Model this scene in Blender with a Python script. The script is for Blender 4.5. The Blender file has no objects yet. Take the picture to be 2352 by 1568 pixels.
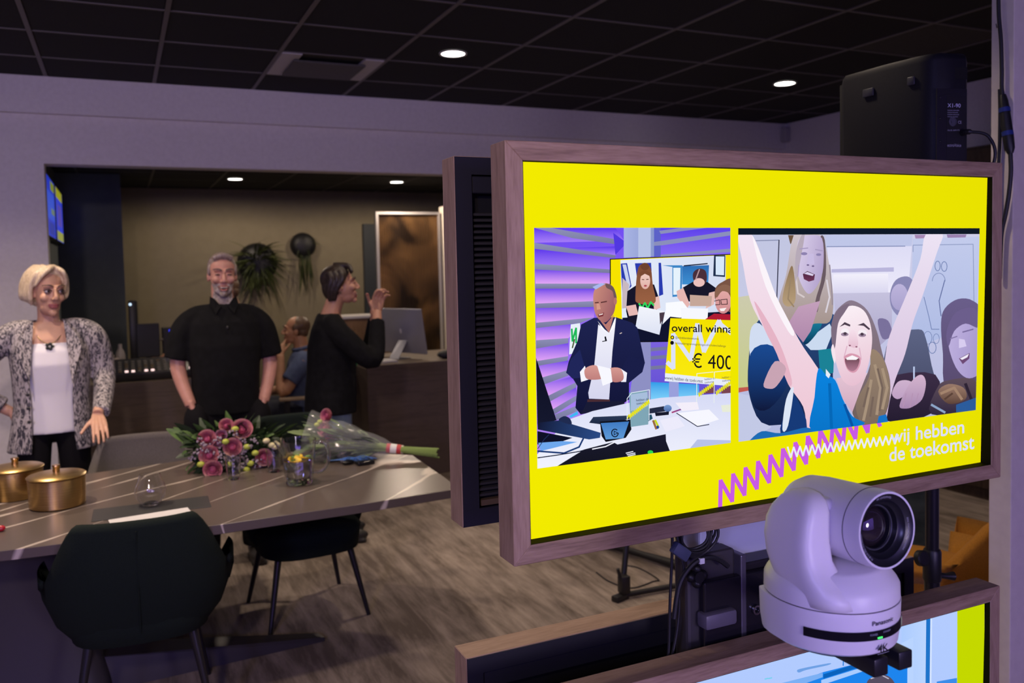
import bpy, bmesh, math, random
import numpy as np
from mathutils import Vector, Matrix
random.seed(7)
S = bpy.context.scene
COL = S.collection
# ------------------------------------------------------------------ camera
FPX, YAW, PITCH, ROLL, CY = 1956.5579, 0.4315, 0.049, -0.022, -76.9976
CAMH = 1.66
def _basis():
    w = np.array([math.sin(YAW)*math.cos(PITCH), math.cos(YAW)*math.cos(PITCH), -math.sin(PITCH)])
    r = np.array([math.cos(YAW), -math.sin(YAW), 0.0]); u = np.cross(r, w)
    return r*math.cos(ROLL)+u*math.sin(ROLL), -r*math.sin(ROLL)+u*math.cos(ROLL), w
CR, CU, CW = _basis()
CP = np.array([0.0, 0.0, CAMH])
cam = bpy.data.cameras.new('camera'); camo = bpy.data.objects.new('camera', cam); COL.objects.link(camo)
cam.sensor_fit = 'HORIZONTAL'; cam.sensor_width = 36.0; cam.lens = 36.0*FPX/2352
cam.shift_y = CY/2352
camo.matrix_world = Matrix(((CR[0], CU[0], -CW[0], 0), (CR[1], CU[1], -CW[1], 0), (CR[2], CU[2], -CW[2], CAMH), (0, 0, 0, 1)))
cam.clip_start = 0.02
cam.dof.use_dof = True; cam.dof.focus_distance = 1.75; cam.dof.aperture_fstop = 4.5
S.camera = camo
S.view_settings.view_transform = 'Standard'; S.view_settings.look = 'None'
S.view_settings.gamma = 1.0; S.view_settings.use_curve_mapping = False
S.view_settings.exposure = 0.0
# ------------------------------------------------------------------ world + stage lights
W = bpy.data.worlds.new('world'); S.world = W; W.use_nodes = True
W.node_tree.nodes['Background'].inputs[0].default_value = (0.55, 0.45, 0.75, 1)
W.node_tree.nodes['Background'].inputs[1].default_value = 0.010
def area(name, loc, target, size, power, color, spread=180.0):
    l = bpy.data.lights.new(name, 'AREA'); l.shape = 'DISK'; l.size = size; l.energy = power; l.color = color
    l.spread = math.radians(spread)
    o = bpy.data.objects.new(name, l); COL.objects.link(o); o.location = loc
    o.rotation_euler = (Vector(target)-Vector(loc)).to_track_quat('-Z', 'Y').to_euler()
    return o
# purple studio wash lights that stand behind the photographer
area('studio_wash_light', (-2.2, -1.6, 2.3), (0.2, 4.5, 1.2), 0.5, 60, (0.38, 0.35, 1.0))
area('studio_wash_light', (1.2, -1.8, 1.3), (0.9, 2.5, 0.8), 0.6, 26, (0.88, 0.76, 1.0))
# warm key light added behind the photographer to brighten the people
area('added_key_light', (-0.9, -0.8, 2.75), (0.1, 4.8, 1.15), 0.22, 11, (1.0, 0.76, 0.66), 75)
# ------------------------------------------------------------------ helpers
def ray(x, y): return CW + CR*(x-1176)/FPX - CU*(y-784-CY)/FPX
def onz(x, y, z): d = ray(x, y); return CP + d*((z-CAMH)/d[2])
def ony(x, y, Y): d = ray(x, y); return CP + d*(Y/d[1])
def onx(x, y, X): d = ray(x, y); return CP + d*(X/d[0])
def atd(x, y, d): return CP + ray(x, y)*d
def lin(c):
    def f(v):
        v = v/255.0
        return v/12.92 if v <= 0.04045 else ((v+0.055)/1.055)**2.4
    return (f(c[0]), f(c[1]), f(c[2]), 1.0)
def hexc(h): return (int(h[0:2], 16), int(h[2:4], 16), int(h[4:6], 16))
MATS = {}
def mat(name, col=None, rough=0.6, metal=0.0, emit=0.0, trans=0.0, ior=1.45, coat=0.0, sheen=0.0, alpha=1.0, spec=0.5):
    if name in MATS: return MATS[name]
    m = bpy.data.materials.new(name); m.use_nodes = True
    b = m.node_tree.nodes['Principled BSDF']
    c = tuple(col)+((1.0,) if len(col) == 3 else ())
    b.inputs['Base Color'].default_value = c; b.inputs['Roughness'].default_value = rough
    b.inputs['Metallic'].default_value = metal; b.inputs['IOR'].default_value = ior
    b.inputs['Transmission Weight'].default_value = trans; b.inputs['Coat Weight'].default_value = coat
    b.inputs['Sheen Weight'].default_value = sheen; b.inputs['Specular IOR Level'].default_value = spec
    b.inputs['Alpha'].default_value = alpha
    if emit: b.inputs['Emission Color'].default_value = c; b.inputs['Emission Strength'].default_value = emit
    MATS[name] = m; return m
def nodes(m): return m.node_tree.nodes, m.node_tree.links, m.node_tree.nodes['Principled BSDF']
def noise_mat(name, c0, c1, scale=(1, 1, 1), nscale=5.0, detail=6, rough=0.7, lo=0.35, hi=0.65, bump=0.0, dist=0.0, coords='Object', **kw):
    if name in MATS: return MATS[name]
    m = mat(name, c0, rough, **kw); N, L, B = nodes(m)
    tc = N.new('ShaderNodeTexCoord'); mp = N.new('ShaderNodeMapping'); nz = N.new('ShaderNodeTexNoise'); cr = N.new('ShaderNodeValToRGB')
    mp.inputs['Scale'].default_value = scale; nz.inputs['Scale'].default_value = nscale; nz.inputs['Detail'].default_value = detail
    nz.inputs['Distortion'].default_value = dist
    cr.color_ramp.elements[0].position = lo; cr.color_ramp.elements[1].position = hi
    cr.color_ramp.elements[0].color = tuple(c0)+(1,); cr.color_ramp.elements[1].color = tuple(c1)+(1,)
    L.new(tc.outputs[coords], mp.inputs[0]); L.new(mp.outputs[0], nz.inputs['Vector']); L.new(nz.outputs['Fac'], cr.inputs[0]); L.new(cr.outputs[0], B.inputs['Base Color'])
    if bump:
        bp = N.new('ShaderNodeBump'); bp.inputs['Strength'].default_value = bump; bp.inputs['Distance'].default_value = 0.01
        L.new(nz.outputs['Fac'], bp.inputs['Height']); L.new(bp.outputs[0], B.inputs['Normal'])
    return m
def wood_mat(name, axis, c0, c1, c2, rough=0.5):
    if name in MATS: return MATS[name]
    m = mat(name, c0, rough); N, L, B = nodes(m)
    tc = N.new('ShaderNodeTexCoord'); mp = N.new('ShaderNodeMapping')
    sc = [9.0, 9.0, 9.0]; sc[axis] = 0.9; mp.inputs['Scale'].default_value = sc
    n1 = N.new('ShaderNodeTexNoise'); n1.inputs['Scale'].default_value = 2.2; n1.inputs['Detail'].default_value = 5; n1.inputs['Distortion'].default_value = 1.1
    wv = N.new('ShaderNodeMath'); wv.operation = 'MULTIPLY'; wv.inputs[1].default_value = 16.0
    sn = N.new('ShaderNodeMath'); sn.operation = 'SINE'
    n2 = N.new('ShaderNodeTexNoise'); n2.inputs['Scale'].default_value = 28.0; n2.inputs['Detail'].default_value = 3
    mx = N.new('ShaderNodeMath'); mx.operation = 'MULTIPLY_ADD'; mx.inputs[1].default_value = 0.16
    ad = N.new('ShaderNodeMath'); ad.operation = 'MULTIPLY_ADD'; ad.inputs[1].default_value = 0.75; 
    cr = N.new('ShaderNodeValToRGB')
    cr.color_ramp.elements[0].position = 0.2; cr.color_ramp.elements[1].position = 0.8
    cr.color_ramp.elements[0].color = tuple(c0)+(1,); cr.color_ramp.elements[1].color = tuple(c2)+(1,)
    e = cr.color_ramp.elements.new(0.5); e.color = tuple(c1)+(1,)
    L.new(tc.outputs['Object'], mp.inputs[0]); L.new(mp.outputs[0], n1.inputs['Vector']); L.new(mp.outputs[0], n2.inputs['Vector'])
    L.new(n1.outputs['Fac'], wv.inputs[0]); L.new(wv.outputs[0], sn.inputs[0])
    L.new(sn.outputs[0], mx.inputs[0]); L.new(n2.outputs['Fac'], ad.inputs[0]); ad.inputs[2].default_value = 0.12
    L.new(ad.outputs[0], mx.inputs[2]); L.new(mx.outputs[0], cr.inputs[0]); L.new(cr.outputs[0], B.inputs['Base Color'])
    return m
# ---- geometry: a geo is (verts list, faces list)
def join(*gs):
    V, F = [], []
    for v, f in gs:
        o = len(V); V += [tuple(p) for p in v]; F += [tuple(i+o for i in q) for q in f]
    return V, F
def xf(g, M): return [tuple(M @ Vector(p)) for p in g[0]], g[1]
def mv(g, d): return [(p[0]+d[0], p[1]+d[1], p[2]+d[2]) for p in g[0]], g[1]
def box(x0, x1, y0, y1, z0, z1):
    v = [(x, y, z) for x in (x0, x1) for y in (y0, y1) for z in (z0, z1)]
    return v, [(0, 1, 3, 2), (4, 6, 7, 5), (0, 4, 5, 1), (2, 3, 7, 6), (0, 2, 6, 4), (1, 5, 7, 3)]
def bevel(g, r, seg=2):
    bm = bmesh.new(); vs = [bm.verts.new(p) for p in g[0]]
    for f in g[1]:
        try: bm.faces.new([vs[i] for i in f])
        except ValueError: pass
    bmesh.ops.recalc_face_normals(bm, faces=bm.faces)
    bmesh.ops.bevel(bm, geom=list(bm.edges), offset=r, segments=seg, affect='EDGES', profile=0.5, clamp_overlap=True)
    bm.verts.index_update()
    out = [tuple(v.co) for v in bm.verts], [tuple(v.index for v in f.verts) for f in bm.faces]
    bm.free(); return out
def rbox(x0, x1, y0, y1, z0, z1, r=0.01, seg=2): return bevel(box(x0, x1, y0, y1, z0, z1), r, seg)
def frame_of(d):
    d = np.array(d, float); d /= (np.linalg.norm(d)+1e-12)
    a = np.array([0, 0, 1.0]) if abs(d[2]) < 0.9 else np.array([1.0, 0, 0])
    u = np.cross(a, d); u /= np.linalg.norm(u); return u, np.cross(d, u)
def tube(pts, rad, seg=12, caps=True):
    pts = [np.array(p, float) for p in pts]; n = len(pts)
    if not hasattr(rad, '__len__'): rad = [rad]*n
    V, F = [], []; u = None
    for i, p in enumerate(pts):
        d = pts[min(i+1, n-1)]-pts[max(i-1, 0)]; d = d/(np.linalg.norm(d)+1e-12)
        if u is None: u, v = frame_of(d)
        else:
            u = u-d*(u@d); u /= (np.linalg.norm(u)+1e-12); v = np.cross(d, u)
        for k in range(seg):
            a = 2*math.pi*k/seg; V.append(tuple(p+rad[i]*(math.cos(a)*u+math.sin(a)*v)))
    for i in range(n-1):
        for k in range(seg):
            a = i*seg+k; b = i*seg+(k+1) % seg; F.append((a, b, b+seg, a+seg))
    if caps: F.append(tuple(range(seg))[::-1]); F.append(tuple((n-1)*seg+k for k in range(seg)))
    return V, F
def smoothpath(pts, n=8):
    P = [np.array(p, float) for p in pts]; out = []
    for i in range(len(P)-1):
        a = P[max(i-1, 0)]; b = P[i]; c = P[i+1]; d = P[min(i+2, len(P)-1)]
        for k in range(n):
            t = k/n; out.append(0.5*((2*b)+(c-a)*t+(2*a-5*b+4*c-d)*t*t+(3*b-a-3*c+d)*t**3))
    out.append(P[-1]); return out
def lathe(prof, c=(0, 0, 0), seg=32, M=None, caps=False):
    V, F = [], []; n = len(prof)
    for r, z in prof:
        for k in range(seg):
            a = 2*math.pi*k/seg; V.append((c[0]+r*math.cos(a), c[1]+r*math.sin(a), c[2]+z))
    for i in range(n-1):
        for k in range(seg):
            a = i*seg+k; b = i*seg+(k+1) % seg; F.append((a, b, b+seg, a+seg))
    if caps and prof[0][0] > 1e-3: F.append(tuple(range(seg))[::-1])
    if caps and prof[-1][0] > 1e-3: F.append(tuple((n-1)*seg+k for k in range(seg)))
    g = (V, F); return xf(g, M) if M is not None else g
def ell(c, r, seg=20, rings=12, M=None):
    prof = [(math.sin(math.pi*i/rings), -math.cos(math.pi*i/rings)) for i in range(rings+1)]
    prof[0] = (1e-4, -1); prof[-1] = (1e-4, 1)
    g = lathe(prof, seg=seg); g = [(p[0]*r[0], p[1]*r[1], p[2]*r[2]) for p in g[0]], g[1]
    if M is not None: g = xf(g, M)
    return mv(g, c)
def prism(poly, a0, a1, axis='z'):
    n = len(poly)
    def P(p, a):
        return (p[0], p[1], a) if axis == 'z' else ((p[0], a, p[1]) if axis == 'y' else (a, p[0], p[1]))
    V = [P(p, a0) for p in poly]+[P(p, a1) for p in poly]
    F = [tuple(range(n))[::-1], tuple(range(n, 2*n))]+[(i, (i+1) % n, n+(i+1) % n, n+i) for i in range(n)]
    return V, F
def loft(rings, caps=True, closed=True):
    n = len(rings[0]); V = [tuple(p) for r in rings for p in r]; F = []
    for i in range(len(rings)-1):
        for k in range(n if closed else n-1):
            a = i*n+k; b = i*n+(k+1) % n; F.append((a, b, b+n, a+n))
    if caps and closed: F.append(tuple(range(n))[::-1]); F.append(tuple((len(rings)-1)*n+k for k in range(n)))
    return V, F
def sring(cx, cy, z, rx, ry, e=2.0, n=28, M=None):
    out = []
    for k in range(n):
        a = 2*math.pi*k/n; c, s = math.cos(a), math.sin(a)
        out.append((cx+rx*math.copysign(abs(c)**(2/e), c), cy+ry*math.copysign(abs(s)**(2/e), s), z))
    return out
LOC = {}
def obj(name, g, m, parent=None, smooth=False, world=True, kind=None, label=None):
    me = bpy.data.meshes.new(name)
    v = g[0]
    if parent is not None and world and parent.name in LOC:
        l = LOC[parent.name]; v = [(p[0]-l[0], p[1]-l[1], p[2]-l[2]) for p in v]
    me.from_pydata([tuple(map(float, p)) for p in v], [], g[1]); me.validate()
    bm = bmesh.new(); bm.from_mesh(me); bmesh.ops.recalc_face_normals(bm, faces=bm.faces); bm.to_mesh(me); bm.free()
    if smooth:
        me.polygons.foreach_set('use_smooth', [True]*len(me.polygons))
        if smooth != 'all': me.set_sharp_from_angle(angle=math.radians(38))
    if m is not None: me.materials.append(m)
    o = bpy.data.objects.new(name, me); COL.objects.link(o)
    if parent is not None:
        o.parent = parent
        if world and parent.name in LOC: LOC[o.name] = LOC[parent.name]
    if kind: o['kind'] = kind
    if label: o['label'] = label
    return o
def thing(name, label, cat, loc=(0, 0, 0), rotz=0.0, group=None):
    o = bpy.data.objects.new(name, None); COL.objects.link(o); o.empty_display_size = 0.05
    o.location = loc; o.rotation_euler = (0, 0, rotz); o['label'] = label; o['category'] = cat
    if group: o['group'] = group
    LOC[o.name] = tuple(loc); return o
def tag(o, label, cat, group=None):
    o['label'] = label; o['category'] = cat
    if group: o['group'] = group
    return o
def struct(name, g, m, parent=None, smooth=False):
    o = obj(name, g, m, parent, smooth)
    if parent is None: o['kind'] = 'structure'
    return o
def dup(root, loc, rotz=None, label=None, group=None):
    r = root.copy(); COL.objects.link(r); r.location = loc
    if rotz is not None: r.rotation_euler = (0, 0, rotz)
    if label: r['label'] = label
    if group: r['group'] = group
    def kids(a, b):
        for ch in list(a.children):
            c = ch.copy(); COL.objects.link(c); c.parent = b; kids(ch, c)
    kids(root, r); return r
def remesh(g, vox, it=4, fac=0.5):
    """union of overlapping solids as one continuous surface"""
    me = bpy.data.meshes.new('tmp'); me.from_pydata([tuple(map(float, p)) for p in g[0]], [], g[1])
    bm = bmesh.new(); bm.from_mesh(me); bmesh.ops.recalc_face_normals(bm, faces=bm.faces); bm.to_mesh(me); bm.free()
    o = bpy.data.objects.new('tmp', me); COL.objects.link(o)
    r = o.modifiers.new('r', 'REMESH'); r.mode = 'VOXEL'; r.voxel_size = vox
    s = o.modifiers.new('s', 'SMOOTH'); s.iterations = it; s.factor = fac
    dg = bpy.context.evaluated_depsgraph_get(); ev = o.evaluated_get(dg); m2 = ev.to_mesh()
    n = len(m2.vertices); co = np.empty(n*3); m2.vertices.foreach_get('co', co); co = co.reshape(-1, 3)
    F = [tuple(p.vertices) for p in m2.polygons]; ev.to_mesh_clear()
    bpy.data.objects.remove(o); bpy.data.meshes.remove(me)
    return [tuple(p) for p in co], F
def textmesh(s, size=1.0, bold=0.0):
    cu = bpy.data.curves.new('t', 'FONT'); cu.body = s; cu.size = size; cu.offset = bold
    o = bpy.data.objects.new('t', cu); COL.objects.link(o)
    dg = bpy.context.evaluated_depsgraph_get(); ev = o.evaluated_get(dg); me = ev.to_mesh()
    V = [tuple(v.co) for v in me.vertices]; F = [tuple(p.vertices) for p in me.polygons]; ev.to_mesh_clear()
    bpy.data.objects.remove(o); bpy.data.curves.remove(cu)
    xs = [p[0] for p in V]; x0 = min(xs)
    return [(p[0]-x0, p[1], 0) for p in V], F
# ================================================================== ROOM
CEIL = 2.9376; YW = 6.293
M_wall = noise_mat('painted_wall', (0.60, 0.57, 0.56), (0.64, 0.61, 0.60), nscale=40, rough=0.85)
M_cream = noise_mat('cream_wall', (0.62, 0.55, 0.47), (0.66, 0.59, 0.50), nscale=30, rough=0.8)
M_olive = noise_mat('olive_wall', (0.20, 0.17, 0.105), (0.215, 0.185, 0.115), nscale=12, rough=0.85)
M_green = noise_mat('dark_green_wall', (0.072, 0.085, 0.088), (0.08, 0.095, 0.098), nscale=12, rough=0.8)
M_tile = noise_mat('black_ceiling_tile', (0.006, 0.0058, 0.0055), (0.010, 0.0095, 0.009), nscale=90, rough=0.95)
M_bar = mat('ceiling_grid_metal', (0.10, 0.088, 0.085), 0.5)
# carpet: brushed brown streaks that run along the room
M_carpet = mat('carpet', (0.2, 0.16, 0.13), 0.95); N, L, B = nodes(M_carpet)
tc = N.new('ShaderNodeTexCoord'); mp = N.new('ShaderNodeMapping'); mp.inputs['Scale'].default_value = (7.5, 1.0, 1)
n1 = N.new('ShaderNodeTexNoise'); n1.inputs['Scale'].default_value = 1.7; n1.inputs['Detail'].default_value = 9; n1.inputs['Roughness'].default_value = 0.72; n1.inputs['Distortion'].default_value = 0.35
n2 = N.new('ShaderNodeTexNoise'); n2.inputs['Scale'].default_value = 1.3; n2.inputs['Detail'].default_value = 3
mx = N.new('ShaderNodeMath'); mx.operation = 'MULTIPLY_ADD'; mx.inputs[1].default_value = 0.55
cr = N.new('ShaderNodeValToRGB'); cr.color_ramp.elements[0].position = 0.66; cr.color_ramp.elements[1].position = 0.94
cr.color_ramp.elements[0].color = (0.125, 0.095, 0.075, 1); cr.color_ramp.elements[1].color = (0.34, 0.275, 0.23, 1)
L.new(tc.outputs['Object'], mp.inputs[0]); L.new(mp.outputs[0], n1.inputs['Vector']); L.new(tc.outputs['Object'], n2.inputs['Vector'])
L.new(n2.outputs['Fac'], mx.inputs[0]); L.new(n1.outputs['Fac'], mx.inputs[2]); L.new(mx.outputs[0], cr.inputs[0]); L.new(cr.outputs[0], B.inputs['Base Color'])
struct('floor', box(-4.5, 6.2, -3.0, 9.9, -0.05, 0.0), M_carpet)
# ceiling with single tiles in a metal grid
ceil_o = struct('ceiling', box(-4.5, 6.2, -3.0, YW, CEIL+0.03, CEIL+0.08), M_tile)
OX, SX, OY, SY = -0.3728, 0.6412, 4.5264, 0.6
tile_me = None
LIGHTS = [(3, 0), (7, 0)]
def cell(j, i): return OX+SX*j, OX+SX*(j+1), OY+SY*i, OY+SY*(i+1)
M_vent = mat('vent_white', (0.42, 0.40, 0.40), 0.5); M_dk = mat('vent_dark', (0.02, 0.02, 0.02), 0.7); M_vc = mat('vent_centre', (0.06, 0.055, 0.055), 0.6)
tile0 = None
for j in range(-2, 10):
    for i in range(-5, 3):
        x0, x1, y0, y1 = cell(j, i); y1 = min(y1, YW-0.001); x1 = min(x1, 5.745)
        if y1-y0 < 0.05 or x1-x0 < 0.05: continue
        if (j, i) == (2, 1): continue
        full = abs((x1-x0)-SX) < 1e-6 and abs((y1-y0)-SY) < 1e-6
        if full and tile0 is not None and (j, i) != (7, -2):
            o = bpy.data.objects.new('ceiling_tile', tile0); COL.objects.link(o); o.parent = ceil_o; o.location = (x0, y0, CEIL)
        else:
            g = bevel(box(0.013, x1-x0-0.013, 0.013, y1-y0-0.013, 0.004, 0.025), 0.004, 1)
            mm = M_tile if (j, i) != (7, -2) else noise_mat('grey_ceiling_tile', (0.035, 0.032, 0.03), (0.045, 0.042, 0.04), nscale=70, rough=0.9)
            o = obj('ceiling_tile', g, mm, ceil_o, world=False); o.location = (x0, y0, CEIL)
            if full and tile0 is None: tile0 = o.data
for j in range(-2, 11):
    x = OX+SX*j
    if x < 5.7: obj('grid_bar', box(x-0.012, x+0.012, OY-SY*5, YW, CEIL, CEIL+0.03), M_bar, ceil_o)
for i in range(-5, 4):
    y = OY+SY*i
    if y < YW: obj('grid_bar', box(OX-2*SX, 5.745, y-0.008, y+0.008, CEIL+0.001, CEIL+0.03), M_bar, ceil_o)
# air vent in the ceiling
x0, x1, y0, y1 = cell(2, 1); vx = 0.5*(x0+x1); vy = 0.5*(y0+y1)
t = thing('ceiling_vent', 'square pale air vent with a dark centre panel set in the black ceiling', 'vent', (vx, vy, CEIL))
for (a, b) in ((x0+0.013, x0+0.13), (x1-0.13, x1-0.013)): obj('frame', box(a, b, y0+0.01, y1-0.01, CEIL-0.004, CEIL+0.02), M_vent, t)
obj('slot', box(x0+0.13, x1-0.13, y0+0.01, y1-0.01, CEIL+0.01, CEIL+0.025), M_dk, t)
obj('centre_panel', rbox(x0+0.10, x1-0.10, y0+0.12, y1-0.06, CEIL-0.02, CEIL-0.008, 0.004), M_vc, t)
# back wall with its wide opening and the bulkhead above
XL, XR, ZO = -0.409, 3.0, 2.388
wb = struct('wall_back', join(box(-4.5, XL, YW, YW+0.16, 0, CEIL), box(XR, 6.2, YW, YW+0.16, 0, CEIL), box(XL, XR, YW, YW+0.16, ZO, CEIL)), M_wall)
struct('trim_1', box(-4.5, 5.75, YW-0.045, YW, 2.703, CEIL), M_wall)
struct('wall_right', box(5.75, 5.9, -3.0, YW, 0, CEIL), M_wall)
struct('wall_left', box(-4.5, -4.35, -3.0, YW, 0, CEIL), M_wall)
struct('baseboard_back', box(XR, 5.75, YW-0.012, YW, 0, 0.07), M_dk)
# the purple slatted studio wall behind the photographer, lit by strips under its slats
wf_ = struct('wall_front', box(-4.35, 5.75, -3.0, -2.9, 0, CEIL), M_wall)
M_led = mat('purple_led', (0.30, 0.17, 1.0), 0.5, emit=6.0); M_slg = mat('slat_grey', (0.35, 0.35, 0.38), 0.5)
for k in range(10):
    z = 0.35+0.23*k; obj('slat', rbox(-2.6, 3.4, -2.9, -2.78, z, z+0.035, 0.004, 1), M_slg, wf_); obj('led_strip', box(-2.6, 3.4, -2.898, -2.88, z-0.055, z-0.004), M_led, wf_)
# pillar on the right
XP = ony(2274, 600, 1.93)[0]
struct('wall_pillar', rbox(XP, XP+1.6, 1.85, 1.93, 0, CEIL, 0.003), M_cream)
tag(obj('wall_sensor', rbox(5.68, 5.745, 6.18, 6.24, 2.76, 2.90, 0.01), mat('sensor_plastic', (0.35, 0.33, 0.35), 0.5)), 'small pale sensor box in the top corner of the white walls', 'sensor')
# dark wooden cabinet on the right wall
t = thing('tall_cabinet', 'tall dark wooden cabinet against the white right wall', 'cabinet', (5.5, 3.75, 0))
M_dkwood = wood_mat('dark_wood', 2, (0.035, 0.02, 0.012), (0.05, 0.03, 0.018), (0.075, 0.045, 0.028))
obj('body', box(5.3, 5.745, 3.1, 4.35, 0.0, 2.40), M_dkwood, t)
obj('door', rbox(5.28, 5.3, 3.11, 3.72, 0.08, 2.38, 0.004), M_dkwood, t); obj('door', rbox(5.28, 5.3, 3.73, 4.34, 0.08, 2.38, 0.004), M_dkwood, t)
# ---- ceiling lamps
M_lamp = mat('lamp_glow', (1.0, 0.93, 0.84), 0.5, emit=14.0); M_rim = mat('lamp_rim', (0.5, 0.48, 0.46), 0.4)
def downlight(x, y, z, power, label, r=0.07, cone=125, blend=0.75, col=(1.0, 0.80, 0.62)):
    t = thing('ceiling_downlight', label, 'lamp', (x, y, z))
    obj('rim', lathe([(r, -0.004), (r+0.012, -0.006), (r+0.014, 0.0), (r, 0.002)], (x, y, z), 36), M_rim, t)
    obj('diffuser', lathe([(1e-4, -0.002), (r, -0.002)], (x, y, z), 36), M_lamp, t)
    l = bpy.data.lights.new('downlight', 'SPOT'); l.energy = power; l.color = col; l.spot_size = math.radians(cone); l.spot_blend = blend; l.shadow_soft_size = r*0.8
    o = bpy.data.objects.new('downlight', l); COL.objects.link(o); o.parent = t; o.location = (0, 0, -0.012)
    return t
PW = 64
downlight(1.871, 4.826, CEIL, PW, 'round lit ceiling downlight above the table, one tile from the air vent')
downlight(4.436, 4.826, CEIL, PW, 'round lit ceiling downlight between the air vent and the loudspeaker')
for (x, y) in ((1.871, 2.426), (0.589, 2.426), (0.589, 3.626), (-0.694, 3.626), (-0.694, 4.826), (4.436, 2.426)):  # the pair above the tabletop is added to brighten the people
    t = downlight(x, y, CEIL, PW*{(0.589, 2.426): 0.6, (-0.694, 3.626): 2.6, (0.589, 3.626): 1.2, (-0.694, 4.826): 1.9}.get((x, y), 1.0), 'round lit ceiling downlight outside the picture'); t['group'] = 'downlights outside the picture'
# ================================================================== BACK ROOM
CB, YB = 2.55, 9.63
lx = -0.465
gx = ony(276, 410, 8.35)[0]
struct('ceiling_back', box(-1.2, 6.2, YW+0.16, YB+0.2, CB, CB+0.06), M_tile)
M_bar2 = mat('grid_metal_dark', (0.03, 0.028, 0.027), 0.6)
cb = bpy.data.objects['ceiling_back']
for k in range(8): obj('grid_bar', box(-0.3+0.6*k, -0.28+0.6*k, YW+0.16, YB, CB-0.003, CB), M_bar2, cb)
for k in range(4): obj('grid_bar', box(-1.2, 5.0, 6.9+0.6*k, 6.916+0.6*k, CB-0.002, CB), M_bar2, cb)
struct('wall_far', box(gx, 6.2, YB, YB+0.15, 0, CB), M_olive)
struct('wall_green', box(-1.2, gx, 8.35, YB+0.15, 0, CB), M_green)
struct('wall_side', box(lx-0.15, lx, YW+0.16, 8.35, 0, CB), M_green)
struct('wall_far_right', box(5.0, 5.15, YW+0.16, YB, 0, CB), M_green)
for (q, lb) in (((540, 410), 'round lit downlight in the back room above the man in black'), ((911, 417), 'round lit downlight in the back room above the slatted panel')):
    p = onz(q[0], q[1], CB); downlight(p[0], p[1], CB-0.004, 52, lb, 0.064, 178, 0.35)
for x in (1.0, 2.6): downlight(x, 6.95, CB-0.004, 30, 'added unseen downlight just inside the back room opening', 0.064, 150, 0.8)['group'] = 'added unseen downlights inside the opening'  # hidden pair added to brighten the dark green wall
# ================================================================== DISPLAY TOTEM
WC = ((0.20, 0.125, 0.078), (0.30, 0.195, 0.125), (0.385, 0.26, 0.172))
M_wh = wood_mat('oak_along_x', 0, *WC); M_wv = wood_mat('oak_along_z', 2, *WC)
M_blk = mat('black_plastic', (0.008, 0.008, 0.009), 0.45); M_blk2 = mat('black_panel', (0.011, 0.011, 0.016), 0.55)
M_bez = mat('black_bezel', (0.003, 0.003, 0.003), 0.7, spec=0.1)
DX0, DX1, FB = 0.635, 1.966, 0.035
def mitred(x0, x1, z0, z1, b, y0, y1):
    o = [(x0, z0), (x1, z0), (x1, z1), (x0, z1)]; i = [(x0+b, z0+b), (x1-b, z0+b), (x1-b, z1-b), (x0+b, z1-b)]
    return [prism([o[k], o[(k+1) % 4], i[(k+1) % 4], i[k]], y0, y1, 'y') for k in range(4)]
def wood_frame(t, x0, x1, z0, z1, b, y0, y1):
    for k, g in enumerate(mitred(x0, x1, z0, z1, b, y0, y1)):
        obj('frame_rail' if k % 2 == 0 else 'frame_stile', bevel(g, 0.0012, 1), M_wh if k % 2 == 0 else M_wv, t)
YF = 1.394
SLP = 0.0206
def scr_y(z, z1): return 1.408+SLP*((z1-0.034)-z)
def scr(x, y, z1, off=0.0):
    d = ray(x, y); return CP+d*((1.408+SLP*(z1-0.034-CAMH)-off)/(d[1]+SLP*d[2]))
def front_display(z0, z1, label):
    t = thing('framed_display', label, 'display', (0.5*(DX0+DX1), YF+0.035, z0))
    wood_frame(t, DX0, DX1, z0, z1, FB, YF, 1.46)
    for g in mitred(DX0+FB-0.0004, DX1-FB+0.0004, z0+FB-0.0004, z1-FB+0.0004, 0.0012, YF+0.0015, 1.432): obj('bezel', g, M_bez, t)
    gl = [(x, scr_y(z, z1)+0.0008, z) for (x, z) in ((DX0+FB, z1-FB), (DX1-FB, z1-FB), (DX1-FB, z0+FB), (DX0+FB, z0+FB))]
    obj('screen_glass', (gl, [(0, 1, 2, 3)]), M_bez, t)
    obj('rear_cover', rbox(DX0+0.012, DX1-0.012, 1.434, 1.475, z0+0.012, z1-0.012, 0.004), M_blk, t)
    return t
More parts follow.
